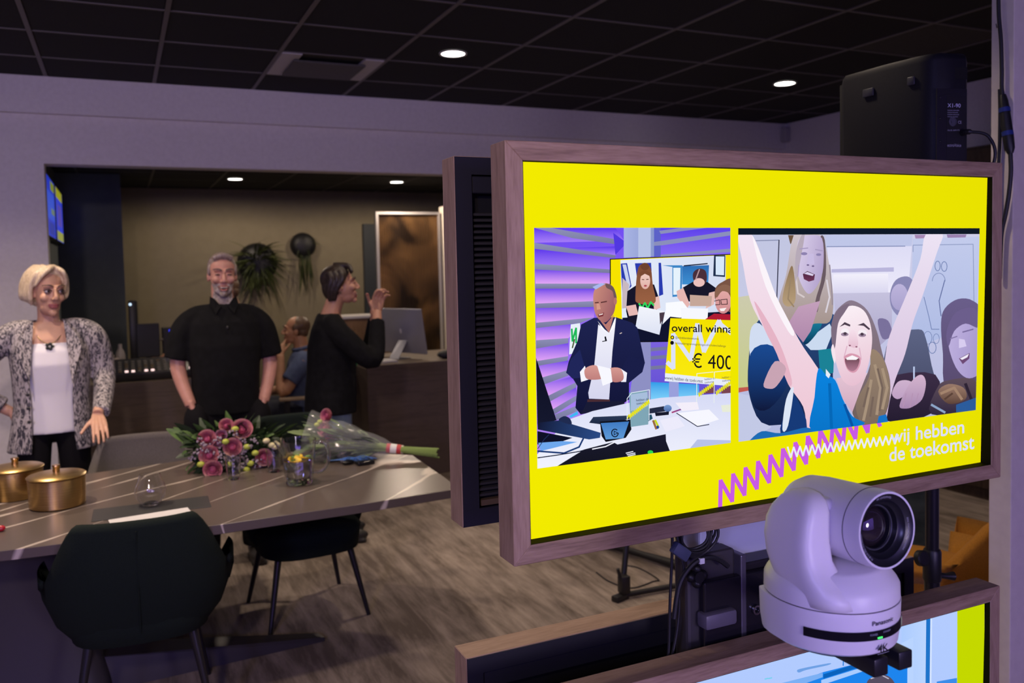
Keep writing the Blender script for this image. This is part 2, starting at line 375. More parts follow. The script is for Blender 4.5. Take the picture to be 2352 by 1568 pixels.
def rear_display(z0, z1, label):
    t = thing('framed_display', label, 'display', (0.5*(DX0+DX1), 1.68, z0))
    wood_frame(t, DX0, DX1, z0, z1, 0.012, 1.65, 1.72)
    for g in mitred(DX0+0.0015, DX1-0.0015, z0+0.0015, z1-0.0015, 0.036, 1.647, 1.652): obj('rear_border', g, M_blk2, t)
    obj('rear_cover', box(DX0+0.012, DX1-0.012, 1.675, 1.70, z0+0.012, z1-0.012), M_blk, t)
    obj('upper_panel', rbox(DX0+0.04, DX1-0.04, 1.652, 1.675, z1-0.076, z1-0.04, 0.002, 1), M_blk2, t)
    me = None; n = 50; h = (z1-z0-0.17)/n
    for k in range(n):
        zz = z0+0.06+h*k
        if me is None:
            g = prism([(0, 0), (0.014, h*0.3), (0.014, h*0.65), (0, h*0.42)], -0.5*(DX1-DX0)+0.042, 0.5*(DX1-DX0)-0.042, 'x')
            s = obj('louver', g, mat('louver_metal', (0.03, 0.028, 0.028), 0.4), t, world=False); me = s.data
        else:
            s = bpy.data.objects.new('louver', me); COL.objects.link(s); s.parent = t
        s.location = (0, 1.656-1.68, zz-z0)
    obj('cable_shelf', box(DX0+0.045, DX1-0.045, 1.654, 1.676, z0+0.04, z0+0.052), mat('brown_shelf', (0.10, 0.065, 0.035), 0.5), t)
    return t
d_up = front_display(1.111, 1.885, 'large wood-framed screen showing two photographs on bright yellow')
d_lo = front_display(0.063, 0.837, 'wood-framed screen below the white camera showing a bluish room')
r_up = rear_display(1.113, 1.889, 'upper wood-framed display turned away, its black louvered back showing')
r_lo = rear_display(0.057, 0.833, 'lower wood-framed display turned away, below the looped black cables')
# central stand between the displays
t = thing('display_stand', 'pale metal column with black mounts that carries the framed displays', 'stand', (1.3, 1.56, 0.02))
M_lav = mat('pale_painted_metal', (0.50, 0.53, 0.62), 0.45); M_dkm = mat('dark_metal', (0.035, 0.032, 0.036), 0.35, metal=0.6)
M_mnt = mat('mount_steel', (0.055, 0.05, 0.055), 0.45, metal=0.3)
tag(obj('stand_base', rbox(0.85, 1.75, 1.30, 1.85, 0.0, 0.019, 0.005), M_dkm), 'flat black steel floor plate under the display column', 'base')
obj('column', rbox(1.172, 1.70, 1.555, 1.625, 0.02, 1.80, 0.006), M_lav, t)
obj('crossbar', rbox(1.0, 1.65, 1.477, 1.555, 1.45, 1.53, 0.006), M_mnt, t)
obj('crossbar', rbox(1.0, 1.65, 1.477, 1.555, 0.35, 0.43, 0.006), M_mnt, t)
obj('rear_crossbar', rbox(1.0, 1.65, 1.625, 1.6455, 1.45, 1.53, 0.006), M_mnt, t)
obj('rear_crossbar', rbox(1.0, 1.65, 1.625, 1.6455, 0.35, 0.43, 0.006), M_mnt, t)
a = ony(1578, 1300, 1.50); b = ony(1690, 1290, 1.50)
obj('mount_plate', rbox(a[0], b[0], 1.50, 1.55, 0.70, 1.02, 0.008), M_mnt, t)
obj('mount_side', rbox(b[0]-0.004, b[0]+0.012, 1.478, 1.56, 0.66, 1.01, 0.003), mat('grey_metal', (0.16, 0.15, 0.19), 0.35, metal=0.7), t)
obj('cross_tube', rbox(b[0], 1.62, 1.50, 1.555, 0.90, 0.980, 0.005), M_dkm, t)
kc = ony(1600, 1322, 1.485)
obj('clamp_knob', join(*[ell((kc[0]+0.016*math.cos(k*1.571), kc[1], kc[2]+0.016*math.sin(k*1.571)), (0.011, 0.012, 0.011), 10, 6) for k in range(4)], tube([(kc[0], kc[1]-0.012, kc[2]), (kc[0], 1.505, kc[2])], 0.013)), M_blk, t, smooth=True)
# power box and adapters on the stand
a = ony(1612, 1432, 1.478)
tag(obj('power_adapter', rbox(a[0], a[0]+0.085, 1.462, 1.498, a[2]-0.012, a[2]+0.022, 0.007), mat('adapter_grey', (0.11, 0.10, 0.13), 0.4), smooth=True), 'small grey power adapter on the display mount below the cable loop', 'adapter')
t = bpy.data.objects['display_stand']
a = ony(1697, 1470, 1.48); b2 = ony(1790, 1440, 1.48)
obj('cable_box', rbox(1.125, 1.36, 1.479, 1.498, 0.78, 0.965, 0.004), mat('gloss_black', (0.012, 0.011, 0.015), 0.18), t)
p = ony(1738, 1400, 1.474)
obj('socket', lathe([(0.011, 0), (0.011, 0.006), (0.007, 0.006), (0.007, 0.001)], seg=24, M=Matrix.Translation((p[0], 1.4775, p[2])) @ Matrix.Rotation(math.pi/2, 4, 'X')), mat('chrome', (0.55, 0.53, 0.58), 0.2, metal=1.0), t, smooth=True)
# ---- cables hanging in the gap
M_cab = mat('cable_rubber', (0.012, 0.012, 0.014), 0.5)
def cable(name, pts, r, label, Y=None, n=10):
    P = [ony(x, y, Y) if Y else (x, y) for (x, y) in pts] if Y else pts
    return tag(obj(name, tube(smoothpath(P, n), r, 8), M_cab, smooth=True), label, 'cable')
YC = 1.472
cable('hanging_cable', [(1543, 1210), (1544, 1260), (1539, 1380), (1536, 1490), (1530, 1540)], 0.0032, 'thin black cable hanging straight down left of the looped cables', YC)
cable('hanging_cable', [(1556, 1205), (1562, 1270), (1570, 1310), (1556, 1345), (1560, 1380), (1556, 1440), (1545, 1500), (1536, 1545)], 0.0032, 'thin wavy black cable hanging beside the mount plate', YC+0.006)
cable('power_cable', [(1548, 1420), (1560, 1345), (1585, 1302), (1615, 1282), (1645, 1282), (1672, 1300)], 0.0055, 'thick black cable with a white tag arching over the mount plate', YC-0.002)
a = ony(1610, 1287, YC-0.004)
w = obj('cable_tag', rbox(a[0]-0.006, a[0]+0.006, a[1]-0.006, a[1]+0.003, a[2]-0.006, a[2]+0.006, 0.001), mat('white_label', (0.7, 0.7, 0.75), 0.5), bpy.data.objects['power_cable'], world=True)
t = thing('cable_coil', 'coil of black cable tied with a grey-blue strap under the big screen', 'cable', tuple(ony(1600, 1230, YC)))
cc = ony(1594, 1225, YC)
for k in range(6):
    rr = 0.034+0.0028*k
    pts = [(cc[0]+rr*1.05*math.cos(a)+0.001*k, YC+0.004*math.sin(3*a+k)-0.004*(k % 3), cc[2]+rr*math.sin(a)) for a in [2*math.pi*i/28 for i in range(29)]]
    obj('cable_turn', tube(pts, 0.0030, 6), M_cab, t, smooth=True)
a = ony(1563, 1266, YC-0.008)
obj('strap', xf(rbox(-0.022, 0.022, -0.009, 0.009, -0.013, 0.013, 0.004), Matrix.Translation(a) @ Matrix.Rotation(math.radians(38), 4, 'Y')), mat('strap_blue', (0.06, 0.075, 0.13), 0.5), t, smooth=True)
# ================================================================== SCREEN PICTURES (flat prints on the screens, drawn as thin layered shapes)
def emat(name):
    m = bpy.data.materials.new(name); m.use_nodes = True; N = m.node_tree.nodes; L = m.node_tree.links
    N.remove(N['Principled BSDF']); e = N.new('ShaderNodeEmission'); at = N.new('ShaderNodeVertexColor'); at.layer_name = 'Col'
    e.inputs['Strength'].default_value = 1.0
    L.new(at.outputs['Color'], e.inputs['Color']); L.new(e.outputs[0], N['Material Output'].inputs['Surface']); return m
M_scr = emat('screen_pixels')
class Pic:
    def __init__(s, off, z1, step=1.0e-5): s.V = []; s.F = []; s.C = []; s.Y = off; s.z1 = z1; s.n = 0; s.step = step; s.clip = None; s.sc = (0, 0, 1)
    def org(s, x, y, k): s.sc = (x, y, k)
    def T(s, p): return (s.sc[0]+p[0]/s.sc[2], s.sc[1]+p[1]/s.sc[2])
    def _add(s, pts, cols):
        if len(pts) < 3: return
        Y = s.Y+s.step*s.n; s.n += 1; o = len(s.V)
        s.V += [tuple(scr(x, y, s.z1, Y)) for x, y in pts]; s.F.append(tuple(range(o, o+len(pts)))); s.C.append(cols)
    def poly(s, pts, c, c2=None, d=None, curve=False):
        P = [s.T(p) for p in pts]
        if curve:
            Q = [P[-1]]+P+[P[0], P[1]]; out = []
            for i in range(1, len(Q)-2):
                a, b, cc_, dd = [np.array(q) for q in (Q[i-1], Q[i], Q[i+1], Q[i+2])]
                for k in range(4):
                    t = k/4; out.append(tuple(0.5*((2*b)+(cc_-a)*t+(2*a-5*b+4*cc_-dd)*t*t+(3*b-a-3*cc_+dd)*t**3)))
            P = out
        if s.clip: P = s._clip(P)
        if len(P) < 3: return
        c = lin(hexc(c) if isinstance(c, str) else c)
        if c2 is not None:
            c2 = lin(hexc(c2) if isinstance(c2, str) else c2); d = d or (0, 1)
            t = [p[0]*d[0]+p[1]*d[1] for p in P]; lo, hi = min(t), max(t)
            cols = [tuple(c[k]+(c2[k]-c[k])*(u-lo)/(hi-lo+1e-9) for k in range(3))+(1,) for u in t]
        else: cols = [c]*len(P)
        s._add(P, cols)
    def oval(s, x, y, rx, ry, c, c2=None, rot=0, n=22, d=None):
        a = math.radians(rot)
        s.poly([(x+rx*math.cos(k*2*math.pi/n)*math.cos(a)-ry*math.sin(k*2*math.pi/n)*math.sin(a), y+rx*math.cos(k*2*math.pi/n)*math.sin(a)+ry*math.sin(k*2*math.pi/n)*math.cos(a)) for k in range(n)], c, c2, d)
    def line(s, pts, w, c, c2=None):
        for i in range(len(pts)-1):
            (x0, y0), (x1, y1) = pts[i], pts[i+1]; l = math.hypot(x1-x0, y1-y0)+1e-9; nx, ny = -(y1-y0)/l*w/2, (x1-x0)/l*w/2; ex, ey = (x1-x0)/l*w*0.25, (y1-y0)/l*w*0.25
            s.poly([(x0+nx-ex, y0+ny-ey), (x1+nx+ex, y1+ny+ey), (x1-nx+ex, y1-ny+ey), (x0-nx-ex, y0-ny-ey)], c, c2)
    def text(s, str_, p0, p1, h, c, bold=0.0):
        """text from p0 to p1 (baseline), cap height h in current units"""
        V, F = textmesh(str_, 1.0, bold); wdt = max(p[0] for p in V)
        ux, uy = (p1[0]-p0[0])/wdt, (p1[1]-p0[1])/wdt; k = h/0.70
        col = lin(hexc(c) if isinstance(c, str) else c); Y = s.Y+s.step*s.n; s.n += 1
        Q = [s.T((p0[0]+p[0]*ux, p0[1]+p[0]*uy-p[1]*k)) for p in V]
        for f in F:
            P = [Q[i] for i in f]
            if s.clip: P = s._clip(P)
            if len(P) < 3: continue
            o = len(s.V); s.V += [tuple(scr(x, y, s.z1, Y)) for x, y in P]; s.F.append(tuple(range(o, o+len(P)))); s.C.append([col]*len(P))
    def _clip(s, P):
        q = s.clip
        for i in range(len(q)):
            a, b = q[i], q[(i+1) % len(q)]; out = []
            ins = lambda p: (b[0]-a[0])*(p[1]-a[1])-(b[1]-a[1])*(p[0]-a[0]) >= 0
            for j in range(len(P)):
                p, r = P[j-1], P[j]
                if ins(p) != ins(r):
                    d1 = (b[0]-a[0])*(p[1]-a[1])-(b[1]-a[1])*(p[0]-a[0]); d2 = (b[0]-a[0])*(r[1]-a[1])-(b[1]-a[1])*(r[0]-a[0]); t = d1/(d1-d2)
                    out.append((p[0]+(r[0]-p[0])*t, p[1]+(r[1]-p[1])*t))
                if ins(r): out.append(r)
            P = out
            if len(P) < 3: return []
        return P
    def build(s, name, parent, label=None):
        o = obj(name, (s.V, s.F), M_scr, parent, label=label)
        # obj() keeps the face order and loop order of the drawn shapes apart from flipped normals
        ca = o.data.color_attributes.new('Col', 'FLOAT_COLOR', 'CORNER'); vc = [c for cs in s.C for c in cs]
        arr = np.array([vc[l.vertex_index] for l in o.data.loops], dtype=np.float32).ravel(); ca.data.foreach_set('color', arr)
        return o
# ---------- background of the big screen
bgp = Pic(0.0, 1.885)
bgp.poly([(1180, 335), (2269.5, 400.0), (2252.7, 1061.0), (1190, 1249)], 'F3EB00', 'E9E200', (1, 0))
px = [(1654, 1166)]
for k in range(13): px += [(1655.5+28.6*k, 1104-14.4*k), (1681.5+28.3*k, 1150-14.4*k)]
z = bgp
for i in range(len(px)-1): z.line([px[i], px[i+1]], 9.5, 'C95BE3')
bgp.build('screen_background', d_up)
# ---------- left photograph: presenter in a purple studio
A = Pic(0.0004, 1.885); A.org(1200, 500, 2.6133)
cl = [(70, 60), (1248, 60), (1250, 1350), (90, 1505)]; A.poly(cl, '7A5CF0'); A.clip = [A.T(p) for p in cl]
A.poly([(70, 60), (640, 60), (640, 1250), (90, 1400)], '6A46F2', 'B184F4', (0.2, 1))
bands = [((70, 62), (560, 62), (610, 138), (72, 150)), ((72, 186), (555, 172), (560, 225), (72, 186)), ((75, 186), (525, 240), (525, 310), (75, 275)), ((75, 310), (525, 332), (525, 395), (78, 395)), ((78, 425), (525, 425), (430, 500), (80, 515)), ((80, 542), (430, 535), (430, 598), (82, 630)), ((82, 662), (345, 630), (275, 725), (82, 735)), ((82, 785), (275, 750), (275, 830), (82, 860)), ((85, 890), (275, 855), (275, 915), (110, 960)), ((130, 1000), (320, 945), (320, 985), (150, 1070)), ((160, 1105), (320, 1015), (330, 1060), (180, 1150))]
for i, b in enumerate(bands): A.poly(list(b), '5A34EC' if i < 3 else '6C46EA', 'A77EF8' if i < 3 else 'E2A4F6', (0, 1))
for s_ in ([(70, 60), (170, 60), (610, 138), (612, 166), (300, 122)], [(72, 150), (560, 225), (556, 241), (525, 239), (72, 186)], [(75, 275), (525, 310), (525, 332), (75, 310)], [(78, 395), (525, 395), (525, 425), (78, 425)], [(80, 515), (430, 500), (428, 535), (80, 542)], [(82, 630), (430, 598), (345, 632), (82, 662)], [(82, 735), (275, 722), (275, 752), (82, 785)], [(82, 860), (275, 830), (270, 857), (85, 890)], [(110, 960), (280, 912), (275, 947), (130, 1000)], [(150, 1070), (325, 985), (322, 1017), (160, 1105)], [(180, 1150), (335, 1060), (332, 1092), (195, 1178)], [(195, 1180), (330, 1125), (330, 1160), (205, 1215)]):
    A.poly(s_, '8E90B8', '77789C')
A.poly([(545, 90), (612, 140), (612, 165), (558, 222)], '5238E0')
A.poly([(608, 60), (795, 60), (795, 232), (608, 240)], 'A9B4E4', '8A98CC', (1, 0)); A.poly([(695, 60), (770, 60), (770, 235), (695, 238)], 'B9C4E6')
A.poly([(790, 60), (1248, 60), (1248, 225), (790, 235)], '5B3FEA', '8A6AF5')
A.poly([(790, 60), (830, 60), (830, 232), (790, 235)], '5C62C8')
for s_ in ([(790, 145), (1248, 80), (1248, 106), (840, 165), (790, 168)], [(820, 78), (960, 60), (1110, 60), (830, 97)], [(830, 222), (1248, 185), (1248, 205), (830, 236)]): A.poly(s_, '8B8FBB')
A.poly([(700, 740), (1250, 740), (1250, 1110), (640, 1110)], '7B62DE', '5E4CD2'); A.poly([(690, 745), (770, 745), (770, 1090), (640, 1090)], '8E90C4')
for y in (780, 830, 890): A.poly([(770, y), (870, y-8), (870, y+12), (770, y+22)], '77789F')
A.poly([(770, 985), (1060, 1000), (1060, 1090), (770, 1090)], '2E9BE8', '7CD0FA'); A.poly([(880, 975), (938, 980), (938, 1075), (880, 1080)], '9AA0DC')
# the television inside the photograph
A.poly([(524, 246), (1248, 217), (1248, 740), (600, 748), (524, 610)], '10101C'); A.poly([(530, 251), (1248, 222), (1248, 735), (602, 740), (530, 605)], 'F7E300')
A.poly([(588, 254), (1220, 224), (1220, 640), (600, 700)], 'E4ECFB', 'D4DCF2', (1, 0)); A.poly([(600, 600), (1248, 560), (1248, 735), (602, 740)], '10142E')
for s_ in ([(590, 275), (628, 272), (655, 410), (600, 470)], [(675, 273), (772, 270), (775, 320), (690, 380)], [(817, 270), (832, 270), (845, 460), (820, 470)]): A.poly(s_, '2A3CB0')
A.poly([(600, 280), (622, 280), (648, 400), (636, 440)], 'C8D2F0')
A.poly([(838, 285), (960, 285), (955, 470), (900, 475), (900, 295)], '3C86C8'); A.poly([(905, 300), (948, 300), (946, 460), (905, 462)], 'E6F2FC')
A.poly([(960, 290), (1120, 284), (1115, 400), (958, 400)], '2C6BB4', '3E8FD2'); A.line([(970, 288), (1110, 275)], 7, '1B2440')
A.poly([(1150, 226), (1218, 224), (1216, 355), (1145, 350)], '20304E'); A.poly([(1160, 232), (1212, 232), (1210, 345), (1160, 342)], 'D8E8FA')
A.poly([(600, 360), (640, 400), (625, 540), (598, 545)], 'C9B9C0')
# girl with red hair (on the television)
A.poly([(630, 440), (690, 400), (790, 400), (815, 470), (800, 620), (640, 640), (622, 560)], '17162A')
A.poly([(622, 530), (680, 520), (695, 580), (640, 590)], 'E7B9B4'); A.poly([(785, 480), (820, 470), (828, 540), (790, 556)], 'E9BDB6')
A.poly([(695, 300), (745, 278), (772, 310), (782, 400), (800, 500), (755, 520), (690, 510), (678, 470)], '7A4A34', '9C6244', curve=True)
A.oval(735, 292, 26, 22, '6E4230'); A.oval(737, 378, 30, 50, 'F1CFC6', 'E0AFA5'); A.poly([(700, 330), (735, 312), (770, 330), (765, 350), (735, 336), (708, 352)], '7A4A34')
A.oval(738, 408, 9, 6, 'B2525A'); A.line([(718, 370), (730, 371)], 5, '6B3F38'); A.line([(744, 370), (756, 369)], 5, '6B3F38')
A.line([(700, 515), (718, 540), (735, 510), (752, 542), (770, 505), (788, 525)], 10, '2BD85E')
A.poly([(700, 530), (850, 560), (822, 702), (678, 660)], 'F3F5FD', 'DDE2F4'); A.poly([(822, 570), (856, 566), (850, 600), (826, 640)], '4A3B48'); A.poly([(856, 560), (912, 520), (890, 590), (840, 640)], 'F4F6FF')
# second girl
A.poly([(960, 420), (1030, 380), (1110, 385), (1160, 420), (1140, 520), (980, 500)], '17172A'); A.poly([(925, 440), (965, 420), (1005, 520), (985, 545), (930, 480)], 'E6B6B2'); A.poly([(1120, 450), (1160, 440), (1150, 520), (1100, 545)], 'E6BAB4')
A.poly([(1025, 330), (1060, 305), (1100, 320), (1105, 380), (1075, 400), (1030, 380)], '4A2F3A', curve=True); A.oval(1060, 388, 34, 26, 'EAC0BC'); A.line([(1062, 310), (1040, 370)], 7, 'B8969C')
A.poly([(860, 510), (960, 500), (990, 540), (950, 600), (860, 590)], 'FAFBFF'); A.poly([(1005, 462), (1138, 470), (1132, 530), (1005, 530)], 'C6A798'); A.poly([(950, 540), (1115, 545), (1110, 620), (955, 620)], 'F6F7FE')
# woman at the right
A.poly([(1095, 610), (1150, 575), (1260, 580), (1260, 640), (1100, 640)], 'B01C34'); A.poly([(1160, 420), (1200, 385), (1260, 375), (1260, 560), (1175, 520), (1155, 480)], '7A5444', curve=True)
A.oval(1205, 505, 48, 70, 'E3A9A6', 'D08D90'); A.poly([(1160, 430), (1210, 400), (1260, 420), (1260, 455), (1200, 440), (1165, 480)], '8A6350', curve=True)
A.line([(1152, 500), (1182, 492), (1186, 520), (1158, 522)], 4, '2A1A22'); A.line([(1190, 492), (1228, 488), (1230, 518), (1195, 520), (1190, 492)], 4, '2A1A22'); A.poly([(1182, 545), (1225, 540), (1210, 560), (1190, 560)], 'FBF2F2')
# big cheque
A.poly([(888, 602), (1260, 615), (1260, 985), (855, 945)], 'F3E100', 'FBEA10'); A.poly([(857, 932), (1260, 975), (1260, 1010), (853, 980)], 'E7ECFA')
A.line([(872, 870), (905, 900), (905, 700), (1010, 850), (1050, 640), (1090, 800), (1180, 620), (1190, 640), (1250, 690)], 26, 'DDE2F6')
A.text('overall winna', (896, 682), (1262, 690), 46, '101018', 0.01); A.oval(900, 718, 11, 12, '101018'); A.oval(900, 718, 6, 7, 'F3E100'); A.oval(898, 750, 11, 12, '101018')
A.text('@wijhebbendetoekomst', (918, 724), (1058, 732), 13, '22222A'); A.text('nationaalprogrammagroningen.nl/scholenchallenge', (915, 757), (1220, 776), 13, '22222A')
A.text('\u20ac 400', (1018, 898), (1262, 910), 84, '14141C'); A.text('wwwij hebben de toekomst', (852, 968), (1082, 990), 20, '14141C')
# presenter
A.poly([(290, 640), (345, 632), (360, 800), (280, 820)], 'E9F0FA'); A.line([(296, 668), (300, 740), (322, 662), (322, 750)], 11, '1FB85A'); A.line([(300, 780), (312, 730)], 8, '4B5A30')
A.poly([(352, 640), (430, 600), (560, 596), (660, 630), (690, 660), (735, 870), (720, 925), (640, 990), (640, 1090), (590, 1125), (350, 1180), (318, 1140), (330, 1010), (300, 960), (262, 930), (278, 860), (330, 740)], '1E2350', '121436')
A.poly([(264, 930), (290, 850), (345, 790), (372, 890), (345, 960), (300, 965)], '20265A'); A.poly([(600, 900), (640, 820), (735, 870), (715, 930), (640, 985), (605, 985)], '1A1E48')
A.poly([(455, 640), (520, 690), (555, 610), (562, 600), (540, 800), (520, 1090), (400, 1085), (395, 1050), (430, 900)], 'F4F4FD', 'D5D5EE')
A.poly([(452, 620), (510, 690), (475, 660)], 'FFFFFF'); A.poly([(520, 690), (560, 590), (548, 660)], 'FFFFFF'); A.poly([(390, 1090), (525, 1090), (525, 1112), (388, 1110)], '4A2C34')
A.poly([(388, 1105), (600, 1100), (620, 1120), (350, 1180)], '191B36')
A.poly([(455, 600), (500, 640), (550, 580), (520, 690)], 'B97A72'); A.poly([(425, 470), (440, 420), (490, 392), (540, 410), (560, 470), (552, 560), (520, 610), (490, 628), (455, 605), (432, 560)], 'C98A7C', '9A5E66', (1, 0.3), curve=True)
A.poly([(500, 395), (545, 415), (566, 480), (550, 480), (540, 440), (505, 420)], '6E5656', curve=True); A.poly([(420, 415), (470, 392), (500, 395), (440, 430)], 'A9B8F0')
A.oval(557, 500, 10, 22, 'B4746E'); A.line([(436, 510), (456, 508)], 7, '5A3234'); A.line([(472, 508), (505, 502)], 7, '5A3234'); A.poly([(445, 515), (462, 515), (470, 548), (446, 552)], 'D59A8A'); A.poly([(452, 580), (490, 568), (485, 590), (458, 596)], '7C3038'); A.poly([(458, 580), (484, 573), (482, 580), (460, 586)], 'F0DCD8')
A.poly([(345, 925), (375, 888), (398, 970), (352, 985)], 'F6F6FE'); A.poly([(590, 905), (628, 930), (622, 985), (592, 985)], 'F2F2FE')
A.poly([(376, 905), (440, 885), (485, 940), (478, 965), (420, 972), (380, 960)], 'D79A92', 'C07F7C', curve=True); A.poly([(520, 905), (585, 902), (608, 950), (595, 980), (545, 985), (518, 950)], 'D79A92', 'B97876', curve=True)
A.poly([(448, 885), (530, 905), (540, 985), (482, 1008), (470, 960)], 'F8F8FF'); A.line([(497, 715), (502, 738)], 10, '14141E'); A.line([(480, 742), (500, 738)], 5, '14141E'); A.line([(585, 695), (596, 690)], 5, 'D8C6C0')
# white desk and the things on it
A.poly([(265, 1215), (420, 1160), (640, 1110), (830, 1080), (1250, 1050), (1250, 1350), (90, 1505), (88, 1420)], 'D6DAF6', 'F2F3FE'); A.poly([(280, 1190), (330, 1160), (335, 1180), (290, 1200)], '40B8F4')
A.poly([(1050, 1330), (1250, 1335), (1250, 1350), (1000, 1390)], 'B8C2E8')
A.poly([(82, 840), (205, 1215), (90, 1240)], '0D0E20', '15182E'); A.poly([(90, 1230), (220, 1215), (470, 1290), (465, 1320), (400, 1330), (92, 1270)], '141834', '2B4A86', (1, 0.3)); A.poly([(218, 1215), (250, 1190), (285, 1205), (292, 1240)], '202B50', curve=True)
A.poly([(90, 1280), (300, 1320), (230, 1345), (90, 1360)], '0E1026'); A.poly([(95, 1350), (240, 1340), (330, 1345), (110, 1400)], '6FA8EE')
A.line([(92, 1400), (250, 1412), (340, 1375), (365, 1325)], 10, '1C3A74'); A.line([(92, 1440), (200, 1425), (340, 1402), (460, 1370)], 6, '141A34'); A.line([(92, 1385), (130, 1330), (160, 1300)], 4, '20305C')
A.poly([(400, 1230), (425, 1195), (640, 1186), (650, 1205), (480, 1240)], '2C3A58', '1B2540'); A.poly([(650, 1195), (775, 1180), (782, 1205), (745, 1228), (655, 1215)], '24526C')
A.poly([(465, 1222), (650, 1210), (654, 1270), (620, 1320), (500, 1345), (475, 1310)], '10121E'); A.poly([(470, 1232), (640, 1222), (606, 1322), (500, 1330)], '3E79C2', '5E9AD8')
for k in range(11):
    a0, a1 = math.radians(-50-28*k), math.radians(-50-28*(k+1)); A.line([(555+20*math.cos(a0), 1291+23*math.sin(a0)), (555+20*math.cos(a1), 1291+23*math.sin(a1))], 6, '0C1020')
A.line([(550, 1280), (550, 1302), (572, 1291), (550, 1280)], 4, '0C1020')
A.poly([(725, 1150), (850, 1130), (865, 1160), (730, 1180)], '242A44'); A.oval(872, 1143, 24, 21, '7A9CD0', '4A6AA8'); A.poly([(795, 1170), (880, 1162), (878, 1182), (800, 1190)], '16182C')
A.poly([(640, 1050), (745, 1035), (760, 1100), (755, 1240), (650, 1255)], '7FA6B6'); A.poly([(650, 1060), (750, 1045), (752, 1130), (650, 1160)], 'A8BEDC'); A.line([(628, 1215), (628, 1085), (655, 1050), (762, 1032), (760, 1215)], 4, 'E6F0FA')
A.text('hebben de', (682, 1102), (757, 1094), 15, '141C40'); A.text('toekomst', (684, 1122), (748, 1114), 15, '141C40')
zz = [(630, 1205)]
for k in range(12): zz += [(640+10.5*k, 1180-8*k), (646+10.5*k, 1203-8*k)]
A.line(zz, 6, 'E8E414')
for ox_, oy_ in ((1045, 0), (1150, -10)):
    A.line([(ox_, 1120+oy_), (ox_+2, 935+oy_), (ox_+100, 925+oy_)], 4, 'EAF2EC'); A.poly([(ox_+45, 1020), (ox_+110, 1005), (ox_+110, 1050), (ox_+45, 1055)], '7A4450')
    q = []
    for k in range(9): q += [(ox_+12+11*k, 1050+oy_-8*k), (ox_+17+11*k, 1072+oy_-8*k)]
    A.line(q, 6, 'E4DF20'); A.text('hebben de', (ox_+48, 975+oy_), (ox_+112, 968+oy_), 12, '20223C'); A.text('toekomst', (ox_+48, 994+oy_), (ox_+104, 988+oy_), 12, '20223C')
A.line([(898, 1168), (985, 1137)], 9, '3B4AA0', 'B03468'); A.poly([(925, 1172), (1120, 1150), (1180, 1210), (1050, 1252)], 'F7F7FF'); A.line([(925, 1172), (1050, 1252), (1120, 1240)], 5, '1E2440')
A.poly([(825, 1215), (930, 1190), (975, 1250), (860, 1285)], 'EDEBFC'); A.poly([(918, 1110), (1050, 1105), (1060, 1150), (960, 1160)], 'F4EEFA')
A.line([(785, 1218), (803, 1266)], 13, '9A6A3C'); A.line([(797, 1215), (818, 1258)], 12, 'C8D81E'); A.oval(812, 1256, 8, 10, '1F3F98'); A.poly([(1192, 1125), (1250, 1120), (1250, 1165), (1200, 1165)], 'E8ECD8')
A.poly([(205, 1492), (370, 1390), (545, 1345), (570, 1360), (860, 1298), (862, 1340), (885, 1400), (500, 1450), (220, 1490)], '1A1A2E', '14141F'); A.line([(420, 1388), (500, 1372), (555, 1345)], 7, 'F2F2FC')
for k, w_ in enumerate((52, 60, 54, 62)): A.line([(622+6*k, 1412+9*k), (622+6*k+w_*0.8, 1402+9*k)], 6, 'E4E6F4')
A.oval(768, 1407, 17, 12, '2BD84E')
A.build('screen_photo', d_up, 'photograph of a presenter in a navy suit in a purple studio')
# ---------- right photograph: cheering girls
Bp = Pic(0.0004, 1.885); Bp.org(1680, 500, 2.3059); D = Bp
D.poly([(36, 55), (1315, 55), (1314, 92), (36, 92)], '0E1826')
cl = [(36, 90), (1314, 86), (1294, 1018), (38, 1186)]; D.poly(cl, 'CFCFEA', 'B3B8DE'); D.clip = [D.T(p) for p in cl]
D.poly([(36, 90), (520, 90), (520, 620), (36, 620)], 'C2C6E2', 'CACBE6'); D.poly([(500, 90), (960, 90), (940, 340), (840, 400), (530, 400)], 'DAD9F4', 'EDEAFB')
D.poly([(500, 90), (960, 90), (955, 150), (505, 150)], 'BFC6E8'); D.line([(505, 153), (920, 150)], 5, '8690BA'); D.poly([(530, 272), (860, 262), (860, 285), (530, 290)], 'BAB6DC'); D.poly([(540, 300), (830, 295), (830, 400), (540, 400)], 'F3F0FC', 'D9D6F0')
D.line([(105, 122), (252, 118)], 5, '868CAE'); D.line([(252, 118), (240, 440)], 6, '43445A'); D.poly([(960, 110), (1314, 100), (1296, 560), (950, 700)], 'C3CBEC', 'AEBBE4'); D.line([(962, 180), (962, 145), (1280, 140), (1285, 470)], 4, '8E9AC2')
D.poly([(970, 90), (1035, 90), (1030, 108), (975, 110)], 'A688B4'); D.poly([(1140, 88), (1245, 88), (1240, 104), (1145, 106)], '9A82B0')
def ring(x, y, rx, ry, w_=4, c='7484B4', a0=0, a1=360):
    n = 14; D.line([(x+rx*math.cos(math.radians(a0+(a1-a0)*k/n)), y+ry*math.sin(math.radians(a0+(a1-a0)*k/n))) for k in range(n+1)], w_, c)
ring(1092, 255, 14, 26); ring(1127, 258, 15, 26); D.line([(1020, 420), (1045, 520), (1060, 590), (1100, 590)], 4, '7484B4'); D.line([(1130, 330), (1100, 440), (1110, 520)], 5, '6470A2'); ring(1098, 335, 34, 42, 4, '8894C0', 180, 360); ring(1064, 688, 20, 30); ring(1040, 635, 22, 34, 3); ring(1085, 640, 16, 26, 3)
